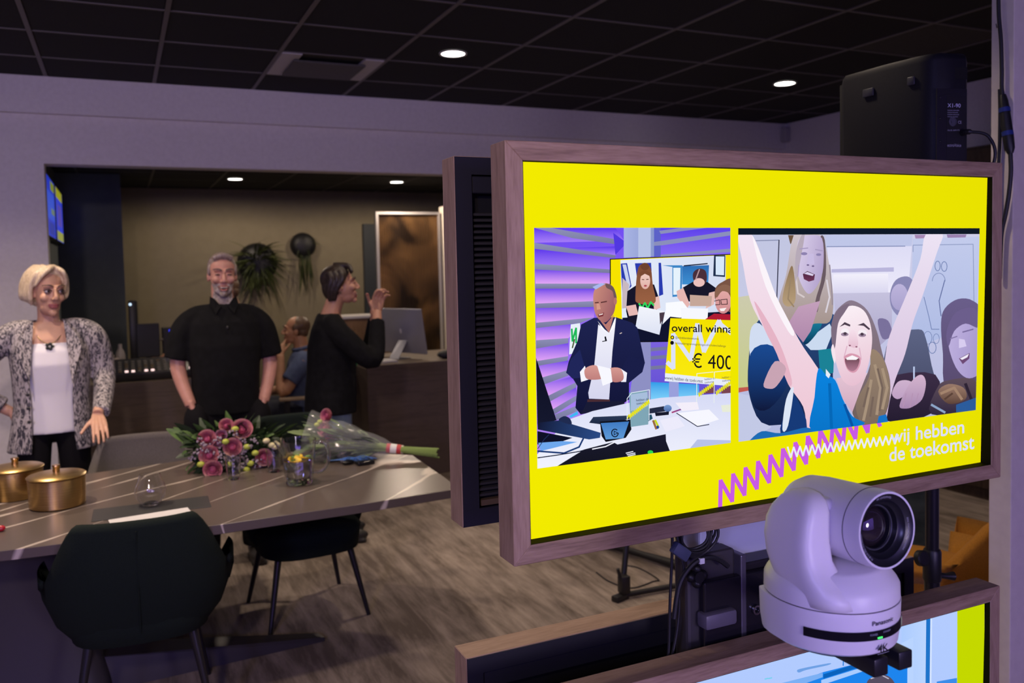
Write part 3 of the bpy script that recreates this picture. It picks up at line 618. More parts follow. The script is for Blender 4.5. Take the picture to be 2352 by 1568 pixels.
D.poly([(36, 420), (100, 410), (150, 560), (110, 900), (38, 920)], 'CDCBAE', 'C6CC86'); D.poly([(38, 900), (90, 895), (90, 915), (38, 925)], 'C05A50'); D.poly([(38, 930), (190, 960), (210, 1110), (90, 1180), (38, 1186)], 'C3C9E6')
D.poly([(540, 400), (850, 395), (850, 620), (760, 700), (560, 600)], 'C6C2DE', 'A8A2C6')
# girl at the back left
D.poly([(250, 470), (330, 430), (520, 500), (560, 560), (540, 760), (500, 1000), (200, 1100), (100, 960), (90, 760), (130, 560)], '2A4C80', '14224A', curve=True)
D.poly([(100, 600), (150, 560), (230, 680), (110, 760)], 'D2DDF2', curve=True); D.poly([(100, 720), (220, 680), (300, 860), (200, 1010), (110, 980)], '1B4A92', '10183A', curve=True); D.poly([(380, 660), (520, 560), (540, 600), (500, 700), (420, 700)], 'CBDAF0'); D.poly([(370, 590), (440, 520), (480, 560), (430, 640), (385, 670)], '1A86A4', '0B2E56', curve=True); D.poly([(460, 700), (545, 690), (540, 820), (470, 840)], '1C8296')
D.poly([(300, 92), (345, 92), (330, 120), (312, 140)], '6E5642')
D.poly([(330, 92), (400, 86), (480, 100), (520, 260), (540, 440), (520, 550), (440, 560), (320, 590), (250, 470), (290, 300)], 'CFC4CC', 'A29088', curve=True)
D.poly([(470, 110), (495, 120), (500, 300), (470, 420), (455, 500), (445, 440), (480, 300)], '6A5A62', curve=True); D.poly([(300, 300), (325, 260), (340, 430), (300, 470), (270, 430)], '8E7456', 'B79E7C', curve=True); D.line([(312, 330), (300, 430), (330, 470)], 8, '9A8468'); D.line([(340, 300), (352, 400), (385, 420)], 9, 'D6CACC')
D.line([(505, 330), (520, 420), (500, 500)], 9, 'D9D2DC'); D.line([(520, 250), (530, 360), (535, 460)], 7, '9A8E9A')
D.poly([(355, 470), (470, 440), (420, 600), (380, 660), (300, 560)], 'C4A0BC', 'AE86AA')
D.poly([(360, 110), (420, 92), (480, 110), (488, 240), (470, 330), (420, 400), (385, 380), (352, 300), (345, 200)], 'D9CDEA', 'B3A2CC', (1, 0.2), curve=True)
D.poly([(362, 110), (388, 92), (350, 300), (338, 330), (340, 200)], 'B7AAB8', curve=True)
D.oval(385, 190, 17, 8, '8E82B0'); D.oval(462, 195, 14, 7, '8E82B0'); D.line([(362, 165), (405, 160)], 6, 'A89AC0'); D.line([(445, 168), (482, 175)], 6, 'A89AC0'); D.poly([(408, 190), (435, 190), (440, 245), (400, 250)], 'C9BCE2'); D.oval(405, 250, 7, 4, '6A5A86'); D.oval(432, 256, 7, 4, '6A5A86')
D.poly([(378, 298), (402, 282), (442, 300), (438, 330), (410, 338), (384, 325)], '4A2440', '6E3456'); D.poly([(384, 296), (402, 286), (436, 300), (430, 308), (400, 300)], 'DAD0EC'); D.line([(358, 250), (352, 310)], 4, 'A796C2')
# boy behind
D.poly([(840, 400), (870, 330), (930, 310), (965, 345), (950, 420), (900, 520), (850, 480)], '8A88B4', curve=True); D.oval(890, 420, 46, 70, 'BDB4DC', 'A8A0CC'); D.poly([(775, 540), (830, 545), (850, 620), (800, 640)], '7A719C', curve=True); D.poly([(840, 640), (990, 590), (1030, 640), (1060, 780), (1090, 920), (1040, 1040), (830, 1070), (800, 860)], '5D6484', '3A3C58', curve=True)
D.poly([(800, 860), (1080, 830), (1070, 1030), (800, 1070)], '3C2E46', '241C30', curve=True); D.line([(967, 790), (967, 860)], 9, 'B9C6E8')
# girl at the right
D.poly([(1110, 560), (1130, 480), (1200, 430), (1280, 440), (1320, 520), (1320, 900), (1140, 900), (1120, 720)], '6A5E8A', '57496C', curve=True); D.poly([(1090, 900), (1150, 860), (1290, 860), (1320, 1020), (1060, 1040)], '5F4E5A', '2E2640', curve=True)
D.poly([(1150, 640), (1180, 560), (1260, 540), (1320, 600), (1320, 800), (1260, 850), (1200, 810), (1160, 720)], 'BEB0DE', 'A596CC', (1, 0.2), curve=True); D.poly([(1140, 600), (1190, 500), (1290, 480), (1310, 580), (1240, 560), (1180, 600), (1150, 680)], '6C5E8C', curve=True)
D.poly([(1205, 640), (1235, 645), (1245, 680), (1205, 690)], 'D8CCF0'); D.line([(1225, 605), (1280, 590)], 7, '7A6C9E'); D.line([(1160, 640), (1195, 628)], 6, '8678A8'); D.poly([(1205, 745), (1262, 715), (1260, 745), (1225, 775)], '6E4A76'); D.poly([(1210, 745), (1258, 720), (1250, 738), (1222, 752)], 'F2ECFA')
D.poly([(1095, 920), (1150, 880), (1230, 900), (1240, 960), (1150, 985)], '9A7A6A', '5C4238', curve=True); D.line([(1110, 930), (1180, 900), (1220, 960)], 14, 'A4846E'); D.line([(1130, 960), (1170, 930)], 10, '5A4238'); D.line([(1240, 880), (1270, 960)], 16, '2E2434'); D.poly([(1190, 990), (1300, 950), (1300, 1020), (1190, 1030)], '2C5C9C'); D.line([(1060, 990), (1130, 1030)], 12, '8EA6C8')
# hands
D.poly([(850, 930), (880, 870), (930, 860), (960, 880), (930, 930), (880, 960)], 'CFB2CE', 'BFA0C4', curve=True); D.poly([(930, 900), (980, 840), (1015, 835), (1030, 880), (1010, 960), (960, 1000), (920, 1010), (890, 995)], 'D4B4CE', 'A888B0', curve=True)
for q in ([(925, 930), (910, 1000)], [(960, 930), (945, 1005)], [(990, 930), (975, 990)]): D.line(q, 5, 'B592B4')
# girl in front: arms, dress, hair, face
D.poly([(1030, 86), (1118, 86), (1090, 180), (1010, 420), (960, 560), (920, 720), (870, 850), (840, 960), (815, 1090), (795, 1085), (800, 900), (820, 700), (850, 590), (930, 400), (1000, 220)], 'EDE3F4', 'D2B8D8', curve=True)
D.poly([(36, 92), (110, 92), (180, 260), (240, 420), (360, 650), (440, 770), (462, 820), (440, 950), (425, 1130), (400, 1120), (380, 1000), (300, 880), (240, 720), (180, 600), (100, 440), (60, 240)], 'F3E4F2', 'EFC6D4', curve=True)
D.poly([(120, 440), (180, 600), (240, 720), (300, 880), (320, 860), (270, 700), (200, 560)], 'E6B4C6', curve=True); D.poly([(110, 92), (180, 260), (240, 420), (330, 600), (300, 600), (180, 360)], 'FBF4FA', curve=True)
D.poly([(170, 880), (230, 760), (290, 800), (240, 890), (200, 905)], 'C9A4B4', curve=True)
D.poly([(330, 930), (400, 1110), (260, 1140), (300, 1000)], '173A78', curve=True); D.poly([(290, 960), (330, 900), (300, 1100), (270, 1120)], 'DDE6F6', curve=True); D.poly([(90, 1186), (160, 1130), (260, 1140), (400, 1110), (420, 1150), (100, 1190)], '1E6CB4', curve=True)
D.poly([(535, 640), (540, 520), (600, 450), (650, 440), (720, 490), (770, 600), (800, 720), (840, 860), (830, 1000), (780, 1090), (690, 1095), (640, 1000), (740, 760), (700, 560), (600, 480)], '8A7A8C', '6F5E58', curve=True)
D.poly([(740, 700), (800, 740), (840, 880), (820, 1020), (760, 1090), (690, 1090), (660, 980), (730, 840)], '9A8470', '7C6A5E', curve=True)
for q in ([(760, 780), (790, 900), (770, 1040)], [(740, 860), (720, 980), (700, 1070)], [(800, 800), (825, 900), (800, 1010)]): D.line(q, 15, 'A8927C'); 
for q in ([(775, 800), (800, 900), (785, 1020)], [(725, 900), (700, 1000)], [(750, 950), (735, 1050)]): D.line(q, 11, '76645A')
D.poly([(460, 800), (500, 830), (550, 860), (590, 960), (640, 1050), (700, 1095), (430, 1135), (440, 950)], '0A84E0', '0A74C8', curve=True); D.poly([(780, 1050), (820, 1040), (830, 1085), (770, 1095)], '1674C8'); D.line([(520, 880), (530, 1110)], 16, '0668B8'); D.line([(600, 990), (640, 1100)], 14, '0A54A4')
D.poly([(555, 850), (720, 820), (680, 920), (640, 1030), (590, 960)], 'E6C6D6', 'CFA8BE')
D.poly([(560, 560), (590, 490), (640, 465), (700, 490), (735, 560), (745, 660), (725, 780), (690, 860), (640, 890), (590, 860), (555, 770), (540, 660)], 'FBEFF6', 'E8C0D2', (0.3, 1), curve=True)
D.poly([(535, 690), (530, 560), (570, 480), (625, 455), (600, 500), (565, 560), (550, 680)], '7E6C80', curve=True); D.poly([(540, 670), (528, 700), (545, 770), (552, 740)], 'F6E4EE', curve=True)
D.poly([(572, 578), (600, 552), (630, 566), (628, 576), (600, 566)], '4E3E4E'); D.poly([(668, 568), (700, 556), (735, 588), (728, 594), (700, 572)], '4E3E4E')
D.oval(601, 605, 22, 20, 'F8F0F6'); D.oval(600, 617, 20, 10, '9A849C'); D.oval(602, 613, 9, 8, '4C3C4C'); D.oval(694, 610, 24, 19, 'F6EEF4'); D.oval(693, 621, 20, 10, '9A849C'); D.oval(692, 616, 9, 8, '4C3C4C')
D.poly([(630, 600), (655, 600), (672, 665), (655, 688), (625, 680), (618, 665)], 'F6E0EC', 'E6BED0', curve=True); D.oval(627, 676, 6, 4, '8E5A70'); D.oval(662, 683, 6, 4, '8E5A70'); D.line([(612, 680), (596, 740)], 5, 'DDB0C6'); D.line([(678, 690), (688, 750)], 5, 'DDB0C6')
D.poly([(596, 745), (610, 725), (640, 718), (680, 735), (684, 770), (665, 810), (640, 820), (612, 800)], 'D89AB0', curve=True); D.poly([(602, 748), (640, 732), (676, 745), (674, 775), (660, 802), (638, 812), (614, 795)], '5E3A44', 'B07A92', curve=True); D.poly([(606, 742), (640, 728), (674, 742), (660, 752), (612, 752)], 'FBF6FA'); D.poly([(500, 800), (525, 830), (515, 850), (500, 835)], 'E6EEF8')
D.clip = None; D.org(0, 0, 1)
D.build('screen_photo', d_up, 'photograph of cheering girls with raised arms')
# ---------- white lettering
Tt = Pic(0.005, 1.885); Tt.org(1680, 900, 3.7935)
w_ = [(490, 480)]
n = 18
for k in range(n):
    x = 490+(1452-490)*(k+0.5)/n; yb = 572-(572-448)*(x-490)/(1452-490); Wd = (1452-490)/n
    w_ += [(x-0.02*Wd, yb), (x+0.5*Wd, yb-88+10*k/n)]
Tt.line(w_, 15, 'E9EBFB')
Tt.text('wij hebben', (1385, 446), (2028, 356), 116, 'DCE0FA', 0.012); Tt.text('de toekomst', (1376, 606), (2116, 492), 122, 'DCE0FA', 0.012)
Tt.build('screen_lettering', d_up, 'white words on the yellow screen')
# ---------- lower screen
Lo = Pic(0.0, 0.837); Lo.org(1500, 1380, 2.977)
Lo.poly([(-900, 720), (2266, 12), (2264, 2700), (-900, 2700)], 'B4CCFF', 'A6C4FC')
Lo.poly([(2080, 50), (2266, 8), (2262, 2700), (2075, 2700)], 'C4D800')
Lo.poly([(1700, 140), (1870, 100), (1840, 2700), (1660, 2700)], 'A9C9FE', 'BCD6FF', (1, 0)); Lo.poly([(1868, 118), (1896, 112), (1868, 2700), (1838, 2700)], '1C72C8', '2E86DA'); Lo.poly([(1898, 112), (1908, 110), (1880, 2700), (1868, 2700)], 'D6E6FF')
Lo.poly([(1640, 320), (1780, 245), (1790, 2700), (1640, 2700)], 'B9D4FF'); Lo.poly([(1640, 330), (1690, 315), (1690, 345), (1640, 350)], '1673DA')
Lo.poly([(860, 590), (1165, 485), (1420, 420), (1740, 330), (1725, 2700), (860, 2700)], '1F86EE', '0B70E0'); Lo.poly([(1165, 500), (1400, 425), (1400, 455), (1165, 530)], '0A62BC'); Lo.poly([(1150, 540), (1440, 450), (1440, 478), (1150, 575)], 'A9CCFF')
Lo.poly([(985, 478), (1010, 462), (1200, 425), (1195, 438), (1050, 470), (1000, 488)], '6FA0E4', curve=True); Lo.line([(1300, 440), (1302, 400)], 8, '2E84DC'); Lo.poly([(880, 560), (1160, 490), (1160, 520), (880, 620)], '7CB0F4')
Lo.poly([(1940, 550), (2078, 525), (2078, 640), (1935, 660)], '3C8CE8')
Lo.poly([(1460, 560), (1500, 520), (1560, 500), (1620, 520), (1660, 580), (1680, 700), (1640, 860), (1480, 860), (1440, 700)], '5A5064', '3E3444', curve=True); Lo.line([(1490, 530), (1560, 504), (1610, 530)], 8, 'B9B4C8'); Lo.oval(1560, 720, 90, 120, 'D8B4B4', 'B98E92')
Lo.line([(765, 533), (785, 528)], 9, '7CD0F0'); Lo.line([(790, 529), (812, 524)], 9, '7CD0F0')
Lo.build('screen_picture', d_lo, 'bluish picture of a bright room')
# ================================================================== WHITE CAMERA ON ITS BRACKET
PC = (0.978, 0.972, 1.083)
M_white = mat('white_plastic', (0.78, 0.75, 0.78), 0.38); M_seam = mat('seam', (0.06, 0.05, 0.06), 0.6)
M_lensb = mat('lens_black', (0.012, 0.012, 0.016), 0.3); M_ink = mat('black_ink', (0.01, 0.01, 0.012), 0.5)
t = thing('ptz_camera', 'white dome-arm video camera with a big black lens on a bracket', 'video camera', PC)
def L_(g): return mv(g, PC)
def base_ring(z, s, back, n=20):
    R = 0.100*s; out = [(R*math.cos(a), R*math.sin(a), z) for a in [math.pi+math.pi*i/n for i in range(n+1)]]
    return out+[(R*0.98, back*0.5, z), (R*0.93, back-0.012, z), (R*0.86, back, z), (-R*0.86, back, z), (-R*0.93, back-0.012, z), (-R*0.98, back*0.5, z)]
rings = [base_ring(0.004, 0.90, 0.055), base_ring(0.008, 0.955, 0.060), base_ring(0.03, 0.985, 0.062), base_ring(0.0675, 1.0, 0.062), base_ring(0.069, 0.997, 0.061)]
obj('base', L_(loft(rings)), M_white, t, smooth=True)
obj('foot_ring', L_(loft([base_ring(-0.002, 0.80, 0.035), base_ring(0.004, 0.82, 0.038)])), M_blk, t, smooth=True)
# rear hump of the base rises beside the turntable
obj('rear_cover', L_(bevel(prism([(-0.082, 0.0), (-0.082, 0.058), (0.082, 0.058), (0.082, 0.0)], 0.06, 0.076), 0.005, 2)), M_white, t, smooth=True)
obj('turntable', L_(lathe([(0.0975, 0.0695), (0.099, 0.071), (0.0985, 0.090), (0.095, 0.097), (0.080, 0.116), (0.072, 0.1185), (1e-4, 0.119)], seg=56)), M_white, t, smooth=True)
obj('turntable_seam', L_(lathe([(0.0965, 0.0685), (0.0982, 0.0685), (0.0982, 0.0705), (0.0965, 0.0705)], seg=56)), M_seam, t)
# curved arm on the left carrying the head
def arm_ring(z, x0, x1, y0, y1, e=3.2): return sring(0.5*(x0+x1), 0.5*(y0+y1), z, 0.5*(x1-x0), 0.5*(y1-y0), e, 40)
def az(z): return 0.07+(z-0.07)*0.88
arm = [arm_ring(az(z), x0, x1, y0, y1, e) for (z, x0, x1, y0, y1, e) in ((0.074, -0.088, -0.005, -0.088, 0.030, 2.3), (0.09, -0.090, -0.010, -0.085, 0.034, 2.5), (0.105, -0.092, -0.018, -0.074, 0.040, 3), (0.12, -0.092, -0.026, -0.058, 0.045, 3.6), (0.14, -0.092, -0.032, -0.047, 0.050, 4.4), (0.17, -0.091, -0.034, -0.042, 0.054, 5), (0.20, -0.088, -0.033, -0.042, 0.052, 5), (0.22, -0.083, -0.032, -0.041, 0.046, 4.4), (0.238, -0.074, -0.031, -0.034, 0.036, 3.6), (0.248, -0.064, -0.033, -0.022, 0.025, 3), (0.252, -0.053, -0.038, -0.008, 0.012, 2.4))]
obj('arm', L_(loft(arm)), M_white, t, smooth='all')
RX = Matrix.Rotation(math.pi/2, 4, 'X')   # lathe axis z -> -y
HC = (0.018, 0.0, 0.178); TILT = Matrix.Rotation(math.radians(-3), 4, 'X')
def hd(prof, seg=48): return L_(mv(xf(lathe(prof, seg=seg), TILT @ RX), HC))
obj('head', hd([(1e-4, -0.088), (0.030, -0.087), (0.048, -0.078), (0.056, -0.060), (0.058, -0.03), (0.0575, 0.05), (0.057, 0.088), (0.056, 0.092), (0.053, 0.092)]), M_white, t, smooth=True)
obj('head_seam', hd([(0.0570, 0.062), (0.0578, 0.062), (0.0578, 0.063), (0.0570, 0.063)]), M_seam, t)
obj('joint_block', L_(rbox(-0.042, 0.02, -0.034, 0.036, 0.142, 0.220, 0.012, 3)), M_white, t, smooth=True)
ln = obj('lens', hd([(0.0535, 0.091), (0.050, 0.088), (0.043, 0.086), (0.040, 0.080), (0.036, 0.078), (0.034, 0.070), (0.031, 0.069), (0.030, 0.060), (1e-4, 0.060)]), M_lensb, t, smooth=True)
obj('front_glass', hd([(0.030, 0.0615), (0.026, 0.067), (0.018, 0.0715), (0.009, 0.0735), (1e-4, 0.074)]), mat('lens_glass', (0.02, 0.014, 0.018), 0.04, coat=1.0), ln, smooth=True)
obj('lens_ring', hd([(0.0315, 0.0705), (0.0325, 0.0715), (0.0335, 0.0712)]), mat('lens_ring_grey', (0.06, 0.06, 0.07), 0.3), ln, smooth=True)
def ringtext(s, r, a0, a1, h, y):
    V, F = textmesh(s, 1.0); w = max(p[0] for p in V); out = []
    for p in V:
        a = math.radians(a0+(a1-a0)*p[0]/w); rr = r+(p[1]-0.35)*h
        out.append((rr*math.cos(a), rr*math.sin(a), y))
    return L_(mv(xf((out, F), TILT @ RX), HC))
M_pale = mat('pale_print', (0.35, 0.35, 0.42), 0.5)
obj('lens_print', ringtext('4K UHD/FHD', 0.0475, 108, 72, 0.0042, 0.0880), M_pale, ln); obj('lens_print', ringtext('20x OPTICAL ZOOM', 0.0475, 15, -45, 0.0042, 0.0880), M_pale, ln); obj('lens_print', ringtext('F1.8-2.8 20x 4.5-90mm', 0.0475, 235, 180, 0.0042, 0.0880), M_pale, ln)
# black status band wrapped round the base front
def wrap(r, a0, a1, z0, z1, n=26):
    V = []
    for i in range(n+1):
        a = math.radians(a0+(a1-a0)*i/n)
        for z in (z0, z1): V.append((PC[0]+r*math.cos(a), PC[1]+r*math.sin(a), PC[2]+z))
    return V, [(2*i, 2*i+2, 2*i+3, 2*i+1) for i in range(n)]
bd = obj('status_band', wrap(0.1003, 203, 318, 0.030, 0.0435), mat('band_gloss', (0.006, 0.006, 0.009), 0.08), t, smooth='all')
obj('power_light', wrap(0.1008, 264, 269, 0.0315, 0.034, 4), mat('green_light', (0.05, 1.0, 0.12), 0.5, emit=1.6), bd)
def wraptext(s, r, a0, a1, z, h, bold=0.0):
    V, F = textmesh(s, 1.0, bold); w = max(p[0] for p in V)
    return [(PC[0]+r*math.cos(math.radians(a0+(a1-a0)*p[0]/w)), PC[1]+r*math.sin(math.radians(a0+(a1-a0)*p[0]/w)), PC[2]+z+p[1]/0.7*h) for p in V], F
obj('maker_lettering', wraptext('Panasonic', 0.1004, 259, 283, 0.0515, 0.0065, 0.012), M_ink, t)
obj('resolution_mark', wraptext('4K', 0.1004, 264, 276, 0.0115, 0.010, 0.02), M_ink, t); obj('resolution_mark', wrap(0.1003, 264, 277, 0.0085, 0.0092, 6), M_pale, t)
obj('status_lettering', wraptext('POWER', 0.1007, 257, 264, 0.0372, 0.0028), M_pale, bd); obj('status_lettering', wraptext('STANDBY', 0.1007, 270, 279, 0.0385, 0.0028), M_pale, bd)
# bracket rails
t = thing('camera_bracket', 'pair of black square rails holding the white camera in front of the screens', 'bracket', (0.98, 1.0, 1.033))
for x in (0.978, 1.028):
    obj('rail', bevel(box(x, x+0.028, PC[1]-0.085, PC[1]+0.075, PC[2]-0.036, PC[2]-0.0085), 0.0025, 2), mat('rail_black', (0.012, 0.012, 0.015), 0.35), t, smooth=True)
obj('support_arm', tube([(1.03, 1.03, PC[2]-0.022), (1.33, 1.462, 0.90)], 0.02, 4), mat('rail_black', (0.012, 0.012, 0.015), 0.35), t)
obj('mount_plate', rbox(0.935, 1.03, PC[1]-0.05, PC[1]+0.03, PC[2]-0.0085, PC[2]-0.0025, 0.002), M_blk, t)
# ================================================================== LOUDSPEAKER ON ITS STAND
SC = np.array([2.196, 1.888]); rv = np.array([0.652, -0.758]); vv = np.array([0.758, 0.652])
def sp2(a, b): return tuple(SC+(rv*a+vv*b)*0.885)
ZT, ZB = 2.243, 1.825
M_spk = noise_mat('speaker_plastic', (0.006, 0.006, 0.008), (0.009, 0.009, 0.012), nscale=300, rough=0.5, spec=0.25)
t = thing('loudspeaker', 'black loudspeaker with a curved cabinet standing above the yellow screen', 'loudspeaker', (SC[0], SC[1], ZB))
outl = [(-0.197, 0.10), (-0.19, 0.065), (-0.05, -0.06), (0.05, -0.135), (0.085, -0.152), (0.12, -0.153), (0.160, -0.1235), (0.192, -0.10), (0.196, -0.07), (0.13, 0.13), (0.10, 0.15), (-0.10, 0.24), (-0.13, 0.23)]
rg = []
for (z, s) in ((ZB, 0.97), (ZB+0.012, 1.0), (ZT-0.02, 1.0), (ZT-0.006, 0.985), (ZT, 0.955)): rg.append([sp2(a*s, b*s)+(z,) for a, b in outl])
obj('cabinet', loft(rg), M_spk, t, smooth=True)
obj('grille', loft([[sp2(a*1.005, b*1.005)+(z,) for a, b in ((-0.197, 0.11), (-0.13, 0.238), (-0.12, 0.25), (-0.205, 0.12))] for z in (ZB+0.02, ZT-0.02)]), mat('grille_black', (0.02, 0.02, 0.02), 0.6, metal=0.5), t)
def on_face(a0, b0, a1, b1, u0, u1, z0, z1, off, thick=0.004):
    A_, B_ = np.array(sp2(a0, b0)), np.array(sp2(a1, b1)); d = B_-A_; n_ = np.array([d[1], -d[0]]); n_ /= np.linalg.norm(n_)
    if n_ @ (A_-SC) < 0: n_ = -n_
    V = []
    for o_ in (off, off+thick):
        for (u, z) in ((u0, z0), (u1, z0), (u1, z1), (u0, z1)): q = A_+d*u+n_*o_; V.append((q[0], q[1], z))
    return V, [(3, 2, 1, 0), (4, 5, 6, 7), (0, 1, 5, 4), (1, 2, 6, 5), (2, 3, 7, 6), (3, 0, 4, 7)], (A_, d, n_)
def face_text(s, fr, u0, u1, z, h, off):
    A_, d, n_ = fr; V, F = textmesh(s, 1.0); w = max(p[0] for p in V)
    return [tuple(A_+d*(u0+(u1-u0)*p[0]/w)+n_*off)+(z+p[1]/0.7*h,) for p in V], F
CF = (0.12, -0.153, 0.192, -0.10)
g1 = on_face(*CF, -0.25, 1.0, ZB+0.02, ZB+0.315, 0.0005, 0.003); fr = g1[2]
obj('input_panel', g1[:2], mat('panel_black', (0.008, 0.008, 0.010), 0.4), t)
g = on_face(*CF, 0.15, 0.98, ZB+0.03, ZB+0.295, 0.003, 0.0012); ip = obj('connector_plate', g[:2], mat('plate_black', (0.004, 0.004, 0.005), 0.5), t)
obj('lettering', face_text('X1-90', fr, 0.18, 0.72, ZB+0.262, 0.011, 0.0048), mat('print_white', (0.55, 0.55, 0.75), 0.5), t); obj('lettering', face_text('ectroVoice', fr, 0.18, 0.75, ZB+0.150, 0.009, 0.0048), mat('print_grey', (0.35, 0.35, 0.4), 0.5), t); obj('lettering', face_text('ALLEL INPUTS', fr, 0.18, 0.68, ZB+0.195, 0.004, 0.0048), M_pale, t); obj('lettering', face_text('CE', fr, 0.62, 0.76, ZB+0.216, 0.008, 0.0048), M_pale, t)
for k in range(4): obj('lettering', face_text('PASSIVE SPEAKER', fr, 0.18, 0.66-0.05*(k % 2), ZB+0.252-0.006*k, 0.0028, 0.0048), M_pale, t)
A_, d_, n_ = fr; q = A_+d_*0.38+n_*0.005
Mx = Matrix.Translation((q[0], q[1], ZB+0.221)) @ Vector((n_[0], n_[1], 0)).to_track_quat('Z', 'Y').to_matrix().to_4x4()
obj('connector_socket', lathe([(0.013, 0), (0.013, 0.002), (0.0105, 0.002), (0.0105, 0.0005), (0.005, 0.0005), (0.005, 0.002), (1e-4, 0.002)], seg=28, M=Mx), mat('socket_grey', (0.06, 0.06, 0.075), 0.4), t, smooth=True)
for (u, zz) in ((-0.12, 0.29), (-0.12, 0.23), (-0.12, 0.165)):
    q = A_+d_*u+n_*0.003; obj('screw', ell((q[0], q[1], ZB+zz), (0.004, 0.004, 0.004), 10, 6), M_blk, t, smooth=True)
g = on_face(0.10, -0.155, 0.192, -0.10, 0.10, 1.02, ZT-0.075, ZT-0.04, 0.0, 0.0035); obj('handle_slot_shade', bevel(g[:2], 0.0015, 2), mat('slot_shade', (0.001, 0.001, 0.001), 0.9), t)  # thin black plate stands in for the shade inside the handle recess
g = on_face(-0.19, 0.065, -0.05, -0.06, 0.5, 0.75, ZT-0.085, ZT-0.06, 0.0, 0.007); obj('rubber_foot', bevel(g[:2], 0.003, 2), mat('rubber_sheen', (0.03, 0.03, 0.036), 0.35), t, smooth=True)
g = on_face(-0.05, -0.06, 0.05, -0.135, 0.7, 0.92, ZT-0.08, ZT-0.055, 0.0, 0.006); obj('rubber_foot', bevel(g[:2], 0.003, 2), mat('rubber_sheen', (0.03, 0.03, 0.036), 0.35), t, smooth=True)
q = A_+d_*0.8+n_*0.004
cb_ = [(q[0], q[1], ZB+0.188), (q[0]+n_[0]*0.03, q[1]+n_[1]*0.03, ZB+0.188), (q[0]+n_[0]*0.05+0.03, q[1]+n_[1]*0.05-0.02, ZB+0.17), (q[0]+n_[0]*0.05+0.04, q[1]+n_[1]*0.05-0.03, ZB+0.10), (q[0]+0.02, q[1]-0.01, ZB-0.02), (2.262, 1.835, ZB-0.25), (2.262, 1.840, 0.5), (2.30, 1.88, 0.012)]
tag(obj('speaker_cable', tube(smoothpath(cb_, 8), [0.008]*9+[0.0045]*(8*7+1-9), 10), M_cab, smooth=True), 'black cable plugged into the back of the loudspeaker', 'cable')
PP = (2.232, 1.805)
t = thing('speaker_stand', 'black tripod pole stand beneath the loudspeaker', 'speaker stand', (PP[0], PP[1], 0))
M_pole = mat('pole_black', (0.014, 0.013, 0.018), 0.22)
obj('pole', tube([(PP[0], PP[1], 0.72), (PP[0], PP[1], ZB+0.0)], 0.0195, 24), M_pole, t, smooth=True)
obj('lower_tube', tube([(PP[0], PP[1], 0.05), (PP[0], PP[1], 0.76)], 0.0225, 24), M_pole, t, smooth=True)
zc = atd(2150, 1300, 2.6)[2]
cl_ = obj('clamp_collar', join(lathe([(0.024, zc-0.05), (0.0265, zc-0.045), (0.0265, zc+0.04), (0.023, zc+0.048), (0.0195, zc+0.048)], (PP[0], PP[1], 0), 24), tube([(PP[0], PP[1], zc+0.02), (PP[0]-0.052, PP[1]+0.0, zc+0.028)], 0.011, 12)), mat('collar_black', (0.012, 0.012, 0.014), 0.4), t, smooth=True)
kx = PP[0]-0.058
obj('clamp_knob', lathe([(0.020, -0.012), (0.024, -0.008), (0.024, 0.008), (0.020, 0.012), (0.008, 0.013), (1e-4, 0.013)], seg=20, M=Matrix.Translation((kx, PP[1]-0.01, zc+0.032)) @ Matrix.Rotation(math.radians(75), 4, 'X')), M_blk, cl_, smooth=True)
obj('clamp_knob', tube([(PP[0]+0.02, PP[1]-0.005, zc-0.035), (PP[0]+0.045, PP[1]-0.012, zc-0.04), (PP[0]+0.07, PP[1]-0.02, zc-0.042)], [0.009, 0.009, 0.014], 10), M_blk, cl_, smooth=True)
for k in range(3):
    a = math.radians(20+120*k); e = (PP[0]+0.32*math.cos(a), PP[1]+0.32*math.sin(a), 0.012); 
    obj('leg', tube([(PP[0]+0.02*math.cos(a), PP[1]+0.02*math.sin(a), 0.45), e], 0.011, 10), M_pole, t, smooth=True)
# cables and connectors hanging on the cream pillar
def hang(x, y, k=0.0): return onx(x, y, XP-0.014-k)
t = thing('connector_cable', 'black hanging cable with two blue-ringed connectors on the cream pillar', 'cable', tuple(hang(2300, 300)))
obj('cable', tube(smoothpath([hang(x, y) for x, y in ((2293, -60), (2294, 30), (2299, 90), (2301, 160), (2301, 200), (2304, 225))], 8), 0.0062, 10), M_cab, t, smooth=True)
c1 = obj('connector', tube([hang(x, y) for x, y in ((2303, 218), (2305, 232), (2308, 255), (2312, 290), (2316, 315), (2319, 340), (2321, 352))], [0.010, 0.014, 0.0155, 0.017, 0.0165, 0.0155, 0.009], 16), M_blk, t, smooth=True)
M_blue = mat('blue_ring', (0.015, 0.03, 0.16), 0.4)
for (p, q) in (((2306.5, 248), (2307.8, 258)), ((2313.5, 302), (2315, 312))): obj('colour_ring', tube([hang(p[0], p[1]), hang(q[0], q[1])], 0.0178, 16, False), M_blue, c1, smooth=True)
obj('cable', tube(smoothpath([hang(x, y) for x, y in ((2320, 345), (2322, 390), (2318, 440), (2310, 490), (2300, 540), (2296, 640))], 8), 0.0068, 10), M_cab, t, smooth=True)
tag(obj('thin_cable', tube(smoothpath([hang(x, y, -0.004) for x, y in ((2296, 205), (2297, 260), (2296, 330), (2293, 400), (2292, 520))], 8), 0.0055, 8), M_cab, smooth=True), 'black cable hanging behind the blue-ringed connectors on the pillar', 'cable')
obj('cable_tie', xf(rbox(-0.0015, 0.0015, -0.001, 0.001, 0, 0.014, 0.0004, 1), Matrix.Translation(hang(2290, 64, 0.006)) @ Matrix.Rotation(-0.35, 4, 'Y')), M_blk, t)
